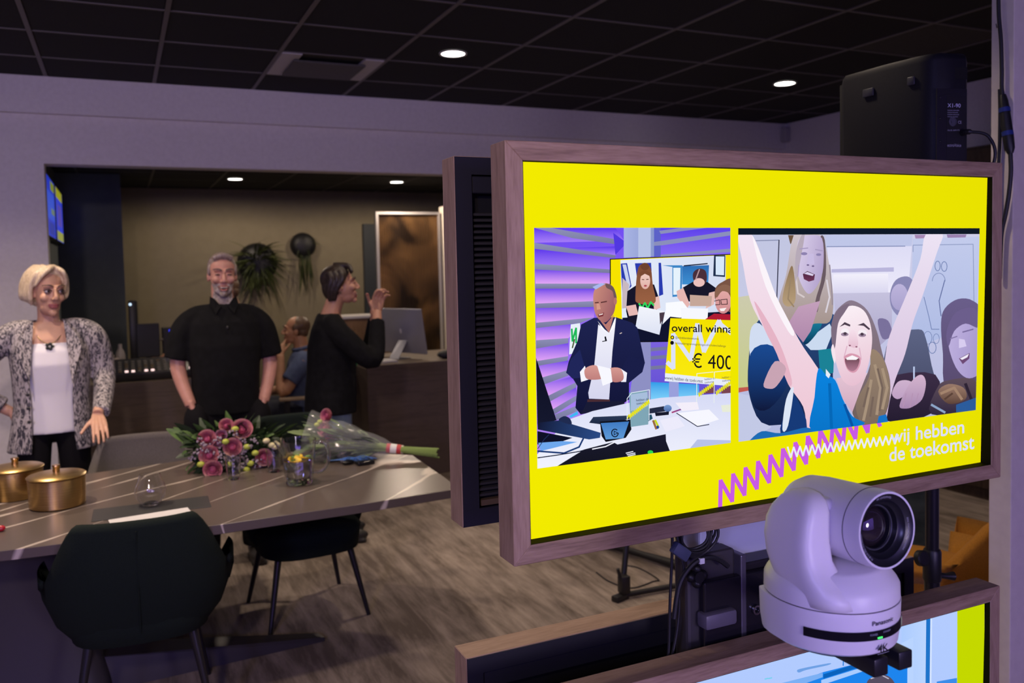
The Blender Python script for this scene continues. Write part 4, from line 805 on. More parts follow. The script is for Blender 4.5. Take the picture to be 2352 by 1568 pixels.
# ================================================================== TABLE
ZTB = 0.75
M_marb = mat('grey_marble', (0.2, 0.16, 0.14), 0.30); N, L, B = nodes(M_marb)
tc = N.new('ShaderNodeTexCoord'); mp = N.new('ShaderNodeMapping'); mp.vector_type = 'TEXTURE'; mp.inputs['Rotation'].default_value = (0, 0, math.radians(41)); mp.inputs['Scale'].default_value = (2.6, 0.28, 1)
mp.inputs['Scale'].default_value = (2.4, 0.36, 1)
nz = N.new('ShaderNodeTexNoise'); nz.inputs['Scale'].default_value = 1.6; nz.inputs['Detail'].default_value = 4
vm = N.new('ShaderNodeVectorMath'); vm.operation = 'MULTIPLY_ADD'; vm.inputs[1].default_value = (0.35, 0.35, 0.0)
vo = N.new('ShaderNodeTexVoronoi'); vo.feature = 'DISTANCE_TO_EDGE'; vo.inputs['Scale'].default_value = 1.0; vo.inputs['Randomness'].default_value = 0.9
n3 = N.new('ShaderNodeTexNoise'); n3.inputs['Scale'].default_value = 2.5; n3.inputs['Detail'].default_value = 3
m1 = N.new('ShaderNodeMath'); m1.operation = 'MULTIPLY_ADD'; m1.inputs[1].default_value = 0.085; m1.inputs[2].default_value = -0.028
mm = N.new('ShaderNodeMath'); mm.operation = 'MAXIMUM'; mm.inputs[1].default_value = 0.0015
m2 = N.new('ShaderNodeMath'); m2.operation = 'DIVIDE'; cr = N.new('ShaderNodeValToRGB')
cr.color_ramp.elements[0].position = 0.3; cr.color_ramp.elements[0].color = (0.42, 0.36, 0.32, 1); cr.color_ramp.elements[1].position = 1.0; cr.color_ramp.elements[1].color = (0.088, 0.069, 0.060, 1)
L.new(tc.outputs['Object'], mp.inputs[0]); L.new(mp.outputs[0], nz.inputs['Vector']); L.new(nz.outputs['Color'], vm.inputs[0]); L.new(mp.outputs[0], vm.inputs[2]); L.new(vm.outputs[0], vo.inputs['Vector']); L.new(tc.outputs['Object'], n3.inputs['Vector']); L.new(n3.outputs['Fac'], m1.inputs[0]); L.new(vo.outputs['Distance'], m2.inputs[0]); L.new(m1.outputs[0], mm.inputs[0]); L.new(mm.outputs[0], m2.inputs[1]); L.new(m2.outputs[0], cr.inputs[0]); L.new(cr.outputs[0], B.inputs['Base Color'])
t = thing('conference_table', 'long boat-shaped table with grey veined marble top on a dark metal base', 'table', (-0.2, 3.8, 0))
near = [(-2.0, 3.50), (-1.4, 3.37), (-0.9, 3.305), (-0.4, 3.262), (0.29, 3.212), (0.8, 3.222), (1.245, 3.253)]; far = [(1.268, 3.95), (0.9, 4.28), (0.55, 4.40), (0.25, 4.415), (-0.17, 4.345), (-0.8, 4.26), (-1.5, 4.12), (-2.0, 3.98)]
top = obj('tabletop', bevel(prism(near+far, ZTB-0.036, ZTB), 0.002, 1), M_marb, t)
M_tb = mat('base_dark_metal', (0.05, 0.045, 0.05), 0.38, metal=0.4)
obj('under_frame', prism([(x*0.86, 3.8+(y-3.8)*0.72) for x, y in near+far], ZTB-0.055, ZTB-0.037), M_blk, t)
obj('pedestal', loft([sring(-0.42, 3.8, z, rx, ry, 5, 32) for z, rx, ry in ((0.0, 0.34, 0.16), (0.06, 0.33, 0.15), (0.40, 0.24, 0.10), (ZTB-0.05, 0.30, 0.13))]), M_tb, t, smooth=True)
fp = onz(746, 1473, 0.0); f0 = onz(430, 1455, 0.1)
obj('foot', ([(fp[0], fp[1], 0.002), (-0.3, 3.70, 0.0), (-0.3, 3.92, 0.0), (fp[0]-0.02, fp[1]+0.06, 0.002), (fp[0], fp[1], 0.02), (-0.3, 3.72, 0.16), (-0.3, 3.90, 0.16), (fp[0]-0.02, fp[1]+0.06, 0.02)], [(0, 1, 2, 3), (4, 7, 6, 5), (0, 4, 5, 1), (3, 2, 6, 7), (0, 3, 7, 4), (1, 5, 6, 2)]), M_tb, t)
obj('foot', ([(-1.5, 3.72, 0.002), (-0.5, 3.70, 0.0), (-0.5, 3.92, 0.0), (-1.5, 3.78, 0.002), (-1.5, 3.72, 0.02), (-0.5, 3.72, 0.16), (-0.5, 3.90, 0.16), (-1.5, 3.78, 0.02)], [(0, 1, 2, 3), (4, 7, 6, 5), (0, 4, 5, 1), (3, 2, 6, 7), (0, 3, 7, 4), (1, 5, 6, 2)]), M_tb, t)
# ================================================================== TUB CHAIRS (local: sitter faces +Y, back at -Y)
def velvet(name, c, sh=0.05):
    return noise_mat(name, c, tuple(v*1.25 for v in c), nscale=220, rough=0.95, sheen=sh, bump=0.15, spec=0.2)
def tub_chair(name, label, m, leg_m, loc, rotz, H=0.84, W=0.31, arm=0.64, plate=0.45, flare=0.0, seat=0.45, group=None):
    t = thing(name, label, 'chair', loc, rotz, group); D_ = 0.27; th = 0.045; n = 44
    def prof(a):
        ax = abs(a); k = max(0.0, min(1.0, (ax-plate)/(1.15-plate))); k = k*k*(3-2*k)*0.35+k*0.65
        return H+(arm-H)*k-0.12*max(0.0, (ax-1.2)/0.65)**2
    rings = []
    for i in range(n+1):
        a = -1.85+3.7*i/n; h = prof(a)
        def P(s, z, off):
            x = (W*s-off)*math.copysign(abs(math.sin(a))**0.75, math.sin(a)); c = math.cos(a)
            y = -(D_*s-off)*math.copysign(abs(c)**0.8, c) if c > 0 else -(D_*1.05*s)*c
            lean = -0.05*max(0.0, c)*max(0.0, (z-0.5)/0.34)
            return (x, y+lean+0.02, z)
        zb = seat-0.12
        rings.append([P(0.72, zb, 0), P(0.86, zb+0.06, 0), P(0.97, zb+0.16, 0), P(1.0, zb+0.25, 0), P(1.0-0.04*max(0.0, min(1.0, (h-0.60)/0.22)), h-0.025, 0), P(0.985-0.04*max(0.0, min(1.0, (h-0.60)/0.22)), h-0.006, 0.006), P(0.97-0.04*max(0.0, min(1.0, (h-0.60)/0.22)), h, th*0.5), P(0.975-0.04*max(0.0, min(1.0, (h-0.60)/0.22)), h-0.008, th-0.005), P(0.97, h-0.03, th), P(0.95, zb+0.2, th+0.01), P(0.70, zb, th+0.01)])
    obj('backrest', loft(rings), m, t, smooth='all', world=False)
    obj('seat', loft([sring(0, 0.045, z, rx, ry, 3.2, 32) for z, rx, ry in ((seat-0.13, 0.20, 0.22), (seat-0.12, 0.235, 0.25), (seat-0.02, 0.25, 0.265), (seat, 0.23, 0.245), (seat+0.008, 0.16, 0.17))]), m, t, smooth='all', world=False)
    if H > 0.8: obj('centre_seam', tube([(0, -(D_*s)+0.02+l-0.001, z) for s, z, l in ((0.86, 0.41, 0), (0.97, 0.50, 0), (1.0, 0.58, -0.012), (0.97, 0.72, -0.032), (0.96, H-0.03, -0.05))], 0.0025, 6), m, t, smooth=True, world=False)
    for sx in (-1, 1):
        for sy in (-1, 1):
            obj('leg', tube([(sx*0.17, 0.04+sy*0.17, seat-0.12), (sx*0.235, 0.04+sy*0.235, 0.0)], [0.017, 0.010], 12), leg_m, t, smooth=True, world=False)
    return t
M_leg = mat('black_leg', (0.012, 0.011, 0.014), 0.3)
M_gv = velvet('dark_green_velvet', (0.0055, 0.0095, 0.0080), 0.0); M_gr = velvet('grey_velvet', (0.085, 0.075, 0.072)); M_oc = velvet('ochre_velvet', (0.36, 0.15, 0.018))
tub_chair('tub_chair', 'dark green velvet tub chair seen from behind, with papers beyond it', M_gv, M_leg, (0.028, 3.41, 0), math.radians(-2), H=0.822, W=0.332, arm=0.60, plate=0.58, seat=0.49)
tub_chair('tub_chair', 'dark green tub chair pushed under the table behind the flowers', M_gv, M_leg, (0.775, 4.22, 0), math.radians(184), H=0.92, W=0.31)
tub_chair('tub_chair', 'grey velvet tub chair under the hand of the woman in the tweed blazer', M_gr, M_leg, (0.07, 4.555, 0), math.radians(177), H=0.835, W=0.30, plate=0.7)
tub_chair('lounge_chair', 'ochre velvet lounge chair beyond the loudspeaker stand', M_oc, M_leg, (3.02, 2.40, 0), math.radians(12), H=0.645, W=0.35, arm=0.45, plate=0.2, seat=0.38)
# ================================================================== THINGS ON THE TABLE
M_brass = noise_mat('brushed_brass', (0.46, 0.30, 0.11), (0.56, 0.38, 0.16), scale=(1, 1, 30), nscale=14, rough=0.30, metal=1.0)
def pot(q, label, r, h):
    t = thing('brass_pot', label, 'pot', (q[0], q[1], ZTB))
    obj('body', lathe([(1e-4, 0.001), (r*0.93, 0.001), (r*0.97, 0.006), (r, h-0.004), (r-0.003, h), (r-0.006, h-0.004)], (q[0], q[1], ZTB), 48), M_brass, t, smooth=True)
    ld = obj('lid', lathe([(r+0.003, h), (r+0.004, h+0.004), (r-0.004, h+0.009), (r*0.5, h+0.016), (0.016, h+0.018), (1e-4, h+0.018)], (q[0], q[1], ZTB), 48), M_brass, t, smooth=True)
    obj('knob', lathe([(0.013, h+0.017), (0.0125, h+0.036), (0.015, h+0.040), (0.014, h+0.045), (1e-4, h+0.046)], (q[0], q[1], ZTB), 24), M_brass, ld, smooth=True)
p = onz(133, 1160, ZTB); pot(p, 'brass lidded pot standing full in view beside the marble veins', 0.104, 0.118)
p = onz(38, 1140, ZTB); pot(p, 'brass lidded pot partly hidden behind the other brass pot', 0.103, 0.118)
M_glass = mat('clear_glass', (0.95, 0.96, 0.97), 0.02, trans=1.0, ior=1.45); M_water = mat('water', (0.96, 0.98, 1.0), 0.0, trans=1.0, ior=1.33)
def vessel(name, label, cat, q, outer, th=0.002, group=None):
    prof = [(1e-4, outer[0][1])]+outer+[(outer[-1][0]-th, outer[-1][1])]+[(max(r-th, 1e-4), z if i else z+0.008) for i, (r, z) in reversed(list(enumerate(outer[:-1])))]+[(1e-4, outer[0][1]+0.008)]
    return tag(obj(name, lathe(prof, (q[0], q[1], ZTB), 40), M_glass, smooth=True), label, cat, group)
p = onz(347, 1160, ZTB+0.0); vessel('tulip_glass', 'round-bellied empty glass standing on the dark placemat', 'glass', p, [(0.030, 0.0045), (0.036, 0.010), (0.055, 0.035), (0.0595, 0.055), (0.054, 0.080), (0.043, 0.105), (0.038, 0.125)])
p = onz(537, 1100, ZTB); vessel('tumbler', 'clear water glass in front of the pink roses', 'glass', p, [(0.026, 0.001), (0.027, 0.006), (0.034, 0.105)])
p = onz(630, 1083, ZTB); vessel('tumbler', 'clear water glass between the roses and the pitcher', 'glass', p, [(0.026, 0.001), (0.027, 0.006), (0.034, 0.105)])
p = onz(688, 1110, ZTB); q0 = p
t = thing('water_pitcher', 'glass pitcher of water with lemon slices and mint', 'pitcher', (p[0], p[1], ZTB))
outer = [(0.052, 0.001), (0.056, 0.006), (0.060, 0.04), (0.068, 0.12), (0.076, 0.19)]
prof = [(1e-4, 0.001)]+outer+[(0.073, 0.19)]+[(0.065, 0.12), (0.057, 0.04), (0.053, 0.018), (1e-4, 0.018)]
g = lathe(prof, (p[0], p[1], ZTB), 48)
v = [(x-(0.030*max(0, 1-abs(math.atan2(y-p[1], x-p[0])-math.pi)/0.5 if math.atan2(y-p[1], x-p[0]) > 0 else 1-abs(math.atan2(y-p[1], x-p[0])+math.pi)/0.5) if z > ZTB+0.185 else 0), y, z+(0.008 if (z > ZTB+0.185 and x < p[0]-0.06) else 0)) for x, y, z in g[0]]
obj('jug', (v, g[1]), M_glass, t, smooth=True)
obj('water', lathe([(1e-4, 0.0185), (0.0525, 0.0185), (0.0565, 0.04), (0.063, 0.105), (1e-4, 0.105)], (p[0], p[1], ZTB), 40), M_water, t, smooth=True)
obj('handle', tube(smoothpath([(p[0]+0.070, p[1]-0.01, ZTB+0.17), (p[0]+0.105, p[1]-0.015, ZTB+0.172), (p[0]+0.125, p[1]-0.02, ZTB+0.13), (p[0]+0.118, p[1]-0.018, ZTB+0.075), (p[0]+0.09, p[1]-0.012, ZTB+0.045), (p[0]+0.06, p[1]-0.008, ZTB+0.045)], 6), 0.0075, 10), M_glass, t, smooth=True)
M_lem = mat('lemon_flesh', (0.75, 0.52, 0.03), 0.5); M_rind = mat('lemon_rind', (0.72, 0.42, 0.01), 0.5); M_mint = mat('mint_leaf', (0.10, 0.22, 0.03), 0.6)
for (dx, dy, dz, rx, ry) in ((-0.02, -0.02, 0.110, 0.25, 0.1), (0.018, 0.01, 0.108, -0.2, 0.25), (-0.005, 0.03, 0.106, 0.1, -0.3)):
    Mx = Matrix.Translation((p[0]+dx, p[1]+dy, ZTB+dz)) @ Matrix.Rotation(rx, 4, 'X') @ Matrix.Rotation(ry, 4, 'Y')
    sl = obj('lemon_slice', lathe([(1e-4, -0.003), (0.026, -0.003), (0.026, 0.003), (1e-4, 0.003)], seg=24, M=Mx), M_lem, t); obj('rind', lathe([(0.026, -0.0032), (0.029, -0.002), (0.029, 0.002), (0.026, 0.0032)], seg=24, M=Mx), M_rind, sl, smooth=True)
def leafgeo(l, w, bend=0.3, n=5):
    V = []
    for i in range(n+1):
        s = i/n; ww = w*math.sin(math.pi*min(1, s*0.92+0.06))**0.8; z = -bend*l*s*s
        V += [(s*l, -ww, z+ww*0.25), (s*l, 0, z), (s*l, ww, z+ww*0.25)]
    F = []
    for i in range(n): a = 3*i; F += [(a, a+1, a+4, a+3), (a+1, a+2, a+5, a+4)]
    return V, F
def orient(g, pos, d, roll=0.0):
    qd = Vector(d).to_track_quat('X', 'Z').to_matrix().to_4x4(); return xf(g, Matrix.Translation(pos) @ qd @ Matrix.Rotation(roll, 4, 'X'))
for k in range(6): obj('mint_leaf', orient(leafgeo(0.035, 0.011), (p[0]+0.03*math.cos(k*1.9), p[1]+0.02*math.sin(k*1.9), ZTB+0.10+0.004*k), (math.cos(k*2.2), math.sin(k*2.2), 0.35)), M_mint, t)
# keys, tag and phone
p = onz(800, 1066, ZTB); t = thing('car_key', 'black car key fob with a white tag beside the wrapped bouquet', 'key', (p[0], p[1], ZTB))
obj('fob', xf(ell((0, 0, 0), (0.034, 0.022, 0.011), 20, 10), Matrix.Translation((p[0], p[1], ZTB+0.012)) @ Matrix.Rotation(0.4, 4, 'Z')), mat('key_gloss', (0.006, 0.006, 0.007), 0.12), t, smooth=True)
obj('ring', tube([(p[0]-0.02+0.012*math.cos(a), p[1]+0.03+0.012*math.sin(a), ZTB+0.012) for a in [k*math.pi/8 for k in range(17)]], 0.0013, 6), mat('chrome', (0.55, 0.53, 0.58), 0.2, metal=1.0), t, smooth=True)
a = ony(779, 1019, p[1]+0.10)
tg = obj('tag', xf(rbox(-0.019, 0.019, -0.0015, 0.0015, -0.026, 0.026, 0.001, 1), Matrix.Translation((a[0], a[1], a[2])) @ Matrix.Rotation(-0.25, 4, 'X')), mat('tag_white', (0.62, 0.62, 0.58), 0.5), t)
obj('tag_print', join(*[xf(leafgeo(0.016, 0.004, 0, 3), Matrix.Translation((a[0], a[1]-0.0035, a[2]-0.006)) @ Matrix.Rotation(-0.25, 4, 'X') @ Matrix.Rotation(-b_, 4, 'Y') @ Matrix.Rotation(math.pi/2, 4, 'X')) for b_ in (0.5, 1.05, 1.57, 2.1, 2.64)]), mat('tag_green', (0.10, 0.26, 0.08), 0.6), tg)
obj('cord', tube(smoothpath([(a[0], a[1], a[2]-0.024), (a[0], p[1]+0.06, ZTB+0.02), (p[0]-0.02, p[1]+0.03, ZTB+0.012)], 6), 0.0012, 6), M_cab, t, smooth=True)
p = onz(838, 1066, ZTB); tag(obj('key_case', xf(rbox(-0.042, 0.042, -0.026, 0.026, 0.0005, 0.019, 0.007, 3), Matrix.Translation((p[0], p[1], ZTB)) @ Matrix.Rotation(0.1, 4, 'Z')), mat('key_gloss', (0.006, 0.006, 0.007), 0.12), smooth=True), 'flat glossy black case lying right next to the car key', 'key case')
# papers and placemat
p = onz(350, 1168, ZTB)
tag(obj('placemat', xf(rbox(-0.21, 0.21, -0.075, 0.10, 0.0003, 0.003, 0.001, 1), Matrix.Translation((p[0]-0.0, p[1]-0.01, ZTB)) @ Matrix.Rotation(-0.02, 4, 'Z')), mat('placemat_grey', (0.035, 0.035, 0.036), 0.4)), 'thin dark grey placemat under the papers and round glass', 'placemat')
p = onz(352, 1182, ZTB)
tag(obj('paper_sheet', xf(box(-0.15, 0.13, -0.10, 0.045, 0.0033, 0.0042), Matrix.Translation((p[0], p[1]-0.03, ZTB)) @ Matrix.Rotation(0.12, 4, 'Z')), mat('paper', (0.55, 0.53, 0.55), 0.7)), 'sheet of white paper behind the dark green chair back', 'paper')
p = onz(3, 1220, ZTB)
tag(obj('red_candy', ell((p[0], p[1], ZTB+0.011), (0.014, 0.011, 0.011), 14, 8), mat('red_gloss', (0.35, 0.01, 0.02), 0.25), smooth=True), 'small glossy red sweet on the marble table edge', 'sweet')
# ================================================================== FLOWERS
M_rose = noise_mat('rose_pink', (0.42, 0.12, 0.17), (0.55, 0.22, 0.24), nscale=60, rough=0.7); M_rosem = mat('rose_mid', (0.45, 0.13, 0.19), 0.7); M_rosei = mat('rose_core', (0.42, 0.09, 0.16), 0.7); M_roseo = mat('rose_outer', (0.60, 0.34, 0.28), 0.7)
M_leaf = noise_mat('leaf_green', (0.035, 0.075, 0.018), (0.07, 0.13, 0.03), nscale=25, rough=0.55); M_leafd = mat('leaf_dark', (0.014, 0.03, 0.010), 0.5); M_bud = mat('lime_bud', (0.35, 0.40, 0.05), 0.6); M_stat = mat('statice_grey', (0.28, 0.23, 0.27), 0.8); M_stem = mat('stem_green', (0.16, 0.24, 0.05), 0.6); M_cream2 = mat('cream_flower', (0.55, 0.50, 0.28), 0.7)
def petal(r, h, a, open_, tw=0.9):
    V = []; n = 6; m = 5
    for j in range(m+1):
        s = j/m; rr = r*(0.25+0.75*math.sin(s*math.pi*0.5)) + open_*r*s**3
        z = h*(s-0.15*open_*s**3)
        for i in range(n+1):
            b = a+tw*(i/n-0.5)*(1-0.25*s**4); V.append((rr*math.cos(b), rr*math.sin(b), z))
    return V, [(j*(n+1)+i, j*(n+1)+i+1, (j+1)*(n+1)+i+1, (j+1)*(n+1)+i) for j in range(m) for i in range(n)]
def rose(parent, pos, d, R, wm=None):
    Mx = Matrix.Translation(pos) @ Vector(d).to_track_quat('Z', 'Y').to_matrix().to_4x4()
    h = obj('rose', xf(join(*[petal(R*q, R*(1.12-0.05*k), k*1.9, 0.0, 2.6) for k, q in enumerate((0.16, 0.24, 0.32, 0.40, 0.48))]+[ell((0, 0, R*0.45), (R*0.42, R*0.42, R*0.5), 10, 6)]), Mx), M_rosei, parent, smooth='all')
    for k in range(4): obj('petal', xf(petal(R*0.62, R*1.06, k*1.57+0.3, 0.0, 2.1), Mx), M_rosem, h, smooth='all')
    for k in range(5): obj('petal', xf(petal(R*0.78, R*0.98, k*1.2566, 0.05, 1.8), Mx), wm or M_rose, h, smooth='all')
    for k in range(5): obj('petal', xf(petal(R*0.92, R*0.84, k*1.2566+0.6, 0.16, 1.7), Mx), M_roseo if k % 2 else (wm or M_rose), h, smooth='all')
b1 = onz(530, 1075, ZTB); t = thing('rose_bouquet', 'bouquet of pink roses and lime buds facing the room, on the table', 'bouquet', (b1[0], b1[1], ZTB))
def bp(x, y, Y): return ony(x, y, Y)
YB1 = 4.08
for (x, y, R, dy) in ((556, 992, 0.046, 0.02), (478, 1012, 0.040, 0), (535, 1030, 0.040, -0.04), (483, 1047, 0.042, -0.03), (491, 1077, 0.040, -0.06), (604, 1052, 0.038, -0.03), (521, 982, 0.032, 0.06)):
    P = bp(x, y, YB1+dy); rose(t, P-np.array([0, -0.02, 0.0]), (0.15*(x-530)/60-0.1, -1, 0.35-(y-1030)/160), R)
for (x, y) in ((508, 1000), (500, 1016), (592, 1078)): rose(t, bp(x, y, YB1+0.01), (-0.1, -1, 0.3), 0.026, mat('lilac_petal', (0.34, 0.16, 0.26), 0.7))
rnd = random.Random(3)
for (x, y) in ((518, 1014), (567, 1026), (575, 1064), (566, 1078), (624, 1022), (461, 1066), (540, 985), (586, 1040), (612, 1012), (632, 1026), (526, 1064)):
    P = bp(x, y, YB1-0.05); obj('bud', ell(P, (0.017, 0.014, 0.013), 12, 8), M_bud if x < 605 else M_cream2, t, smooth=True)
for k in range(150):
    a = rnd.uniform(0, 6.28); rr = rnd.uniform(0.02, 1)**0.5; x = 530+100*rr*math.cos(a); y = 1035+52*rr*math.sin(a)
    P = bp(x, y, YB1+rnd.uniform(0.0, 0.10)); P[2] = max(P[2], ZTB+0.015)
    d = (0.8*math.cos(a)+rnd.uniform(-.4, .4), -0.5+rnd.uniform(-.5, .4), -0.7*math.sin(a)+0.3)
    obj('leaf', orient(leafgeo(rnd.uniform(0.04, 0.075), rnd.uniform(0.012, 0.022), 0.35, 4), P, d, rnd.uniform(-1, 1)), (M_leaf, M_leafd, M_leafd)[k % 3], t)
for k in range(34):
    a = rnd.uniform(0, 6.28); rr = rnd.uniform(0.2, 1); P = bp(530+90*rr*math.cos(a), 1035+48*rr*math.sin(a), YB1-0.02+rnd.uniform(-0.04, 0.03)); P[2] = max(P[2], ZTB+0.02)
    g = join(*[ell((P[0]+rnd.uniform(-.02, .02), P[1]+rnd.uniform(-.015, .015), P[2]+rnd.uniform(-.018, .018)), (0.0055, 0.005, 0.0055), 6, 4) for _ in range(7)]); obj('statice', g, M_stat, t, kind='stuff')
core = join(ell(bp(530, 1040, YB1+0.10), (0.17, 0.10, 0.095), 20, 12)); core = ([(x, y, max(z, ZTB+0.004)) for x, y, z in core[0]], core[1]); obj('greenery', core, M_leafd, t, smooth=True)
for k in range(26):  # large dark leaves standing behind
    x = 440+190*k/25; P = bp(x, 1020, YB1+0.14); obj('leaf', orient(leafgeo(rnd.uniform(0.10, 0.16), 0.026, 0.2, 5), P, ((x-530)/130, rnd.uniform(-.2, .3), 0.65), rnd.uniform(-1.2, 1.2)), (M_leaf, M_leafd)[k % 2], t)
# wrapped bouquet with its stems to the right
e0 = np.array([0.80, 4.10, 0.85]); e1 = onz(905, 1030, 0.80); e2 = onz(1003, 1040, 0.785); ax = e1-e0
t = thing('wrapped_bouquet', 'bouquet in clear film lying with cut green stems over the table edge', 'bouquet', (e1[0], e1[1], ZTB))
u_, v_ = frame_of(ax)
M_film = mat('clear_film', (0.9, 0.92, 0.95), 0.08, trans=0.0, alpha=0.10, spec=1.0)
rg = []
for i in range(9):
    s = i/8; c = e0+ax*s; R_ = 0.115*(1-s)**0.75+0.018
    rg.append([tuple(c+(u_*math.cos(a)*R_*(1+0.10*math.sin(5*a+i))+v_*math.sin(a)*R_*(1+0.08*math.cos(4*a+2*i)))) for a in [2*math.pi*k/36 for k in range(36)]])
rg = [[(x, y, max(z, ZTB+0.003)) for x, y, z in r] for r in rg]
obj('film_wrap', loft(rg, caps=False), M_film, t, smooth='all')
for k in range(16):
    a = 2*math.pi*k/16; r0 = 0.05*rnd.uniform(0.2, 1); P0 = e0+ax*0.25+u_*math.cos(a)*r0+v_*math.sin(a)*r0; P1 = e1+u_*math.cos(a)*0.010+v_*math.sin(a)*0.010; P2 = e2+u_*math.cos(a)*0.024+v_*math.sin(a)*0.02+(e2-e1)*rnd.uniform(-0.1, 0.08)
    obj('stem', tube([P0, P1, P2], 0.0038, 6), M_stem, t, smooth=True)
for k in range(130):
    s = rnd.uniform(0.02, 0.85); a = rnd.uniform(0, 6.28); R_ = (0.10*(1-s)**0.75+0.01)*rnd.uniform(0.2, 1); P = e0+ax*s+u_*math.cos(a)*R_+v_*math.sin(a)*R_; P[2] = max(P[2], ZTB+0.02)
    d = -ax/np.linalg.norm(ax)+u_*math.cos(a)*0.5+v_*math.sin(a)*0.5; obj('leaf', orient(leafgeo(rnd.uniform(0.06, 0.11), rnd.uniform(0.010, 0.018), 0.1, 4), P, d, rnd.uniform(-1, 1)), (M_leaf, mat('leaf_pale', (0.12, 0.17, 0.06), 0.6), M_leafd)[k % 3], t)
for (x, y, R) in ((757, 955, 0.033), (752, 985, 0.036), (765, 1000, 0.03)): rose(t, ony(x, y, 4.05), (-0.8, -0.6, 0.25), R)
for (x, y) in ((728, 975), (735, 968)): obj('bud', ell(ony(x, y, 4.05), (0.014, 0.012, 0.011), 10, 6), M_bud, t, smooth=True)
for k in range(9): P = ony(712+3*k, 992+2*k, 4.03); obj('leaf', orient(leafgeo(0.045, 0.009, 0.1, 3), P, (-1, -0.4, 0.3-0.1*k), 0.3*k), M_stem, t)
a = onz(915, 1028, 0.81); dd = e1-e0; dd /= np.linalg.norm(dd)
obj('label_band', tube([e1-dd*0.035, e1+dd*0.035], 0.0225, 16, False), mat('label_red', (0.42, 0.03, 0.03), 0.4), t, smooth=True); obj('label_band', tube([e1-dd*0.016, e1+dd*0.014], 0.0229, 16, False), mat('tag_white', (0.62, 0.62, 0.58), 0.5), t, smooth=True)
for s in (0.038, 0.043): obj('tie', tube([e1+dd*s-dd*0.002, e1+dd*s+dd*0.002], 0.021, 14, False), mat('raffia', (0.55, 0.5, 0.38), 0.7), t, smooth=True)
for k in range(7): obj('ribbon', tube(smoothpath([e0+ax*0.35+np.array([0.02*k-0.07, -0.07-0.006*k, -0.065]), e0+ax*0.45+np.array([0.02*k-0.05, -0.09, -0.055+0.004*(k % 3)]), e0+ax*0.55+np.array([0.018*k-0.03, -0.085, -0.06])], 5), 0.0018, 6), mat('ribbon_blue', (0.05, 0.16, 0.45), 0.4), t, smooth=True)
# ================================================================== TRIPOD BEHIND THE DISPLAYS
t = thing('floor_tripod', 'black folding tripod stand on the carpet behind the displays', 'tripod', (2.42, 3.68, 0))
M_tri = mat('tripod_black', (0.012, 0.011, 0.012), 0.45)
fa = onz(1425, 1378, 0.0); fb = onz(1575, 1350, 0.0); fc_ = onz(1385, 1258, 0.0); fd = onz(1565, 1312, 0.0); hub = np.array([2.45, 3.75, 0.95])
obj('leg', tube([fa+np.array([0.03, 0.02, 0.08]), hub], 0.015, 10), M_tri, t, smooth=True)
obj('leg', tube([fb+np.array([0.02, 0, 0.03]), hub+np.array([0.02, 0, 0])], 0.014, 10), M_tri, t, smooth=True)
obj('leg', tube([fc_+np.array([0, 0, 0.02]), hub+np.array([0, 0.02, 0])], 0.014, 10), M_tri, t, smooth=True)
obj('foot_bar', tube([fa+np.array([0.02, 0, 0.022]), fb+np.array([0, 0, 0.022])], 0.014, 10), M_tri, t, smooth=True)
obj('foot_bar', tube([fc_+np.array([0, 0, 0.03]), (fc_+fd)/2+np.array([0, 0, 0.03]), fd+np.array([0, 0, 0.03])], [0.022, 0.018, 0.026], 10), M_tri, t, smooth=True)
obj('foot', xf(rbox(-0.045, 0.045, -0.022, 0.022, 0.0, 0.03, 0.006), Matrix.Translation(fa) @ Matrix.Rotation(0.3, 4, 'Z')), M_tri, t, smooth=True)
obj('clamp', join(rbox(fa[0]+0.0, fa[0]+0.05, fa[1]-0.02, fa[1]+0.03, 0.03, 0.12, 0.008), tube([(fa[0]+0.01, fa[1], 0.08), (fa[0]-0.012, fa[1], 0.16)], 0.009, 8)), M_tri, t, smooth=True)
obj('hub', lathe([(0.03, 0.88), (0.034, 0.9), (0.034, 1.0), (0.02, 1.03)], (hub[0], hub[1], 0), 16, caps=True), M_tri, t, smooth=True)
lp = [onz(x, y, 0.004) for x, y in ((1370, 1314), (1400, 1335), (1450, 1350), (1500, 1335), (1512, 1330), (1470, 1305), (1440, 1298))]
tag(obj('floor_cable', tube(smoothpath(lp, 6), 0.0035, 6), M_cab, smooth=True), 'thin black cable lying in a loop on the carpet by the tripod', 'cable')
# ================================================================== BACK ROOM THINGS
M_desk = wood_mat('walnut_desk', 0, (0.050, 0.034, 0.027), (0.066, 0.046, 0.037), (0.082, 0.058, 0.047)); M_dtop = mat('desk_top', (0.20, 0.16, 0.125), 0.45)
DZ = 0.912
def desk(x0, x1, label):
    t = thing('desk', label, 'desk', (0.5*(x0+x1), 6.85, 0))
    obj('front_panel', rbox(x0, x1, 6.45, 6.475, 0.0, DZ-0.001, 0.002, 1), M_desk, t); obj('worktop', rbox(x0, x1, 6.476, 7.35, DZ-0.035, DZ, 0.003, 1), M_dtop, t)
    for x in (x0, x1-0.03): obj('side_panel', box(x, x+0.03, 6.476, 7.34, 0.0, DZ-0.036), M_desk, t)
    return t
desk(-0.375, 0.66, 'dark wooden desk carrying the mixing console in the back room'); desk(1.72, 2.95, 'dark wooden reception desk carrying the silver computer')
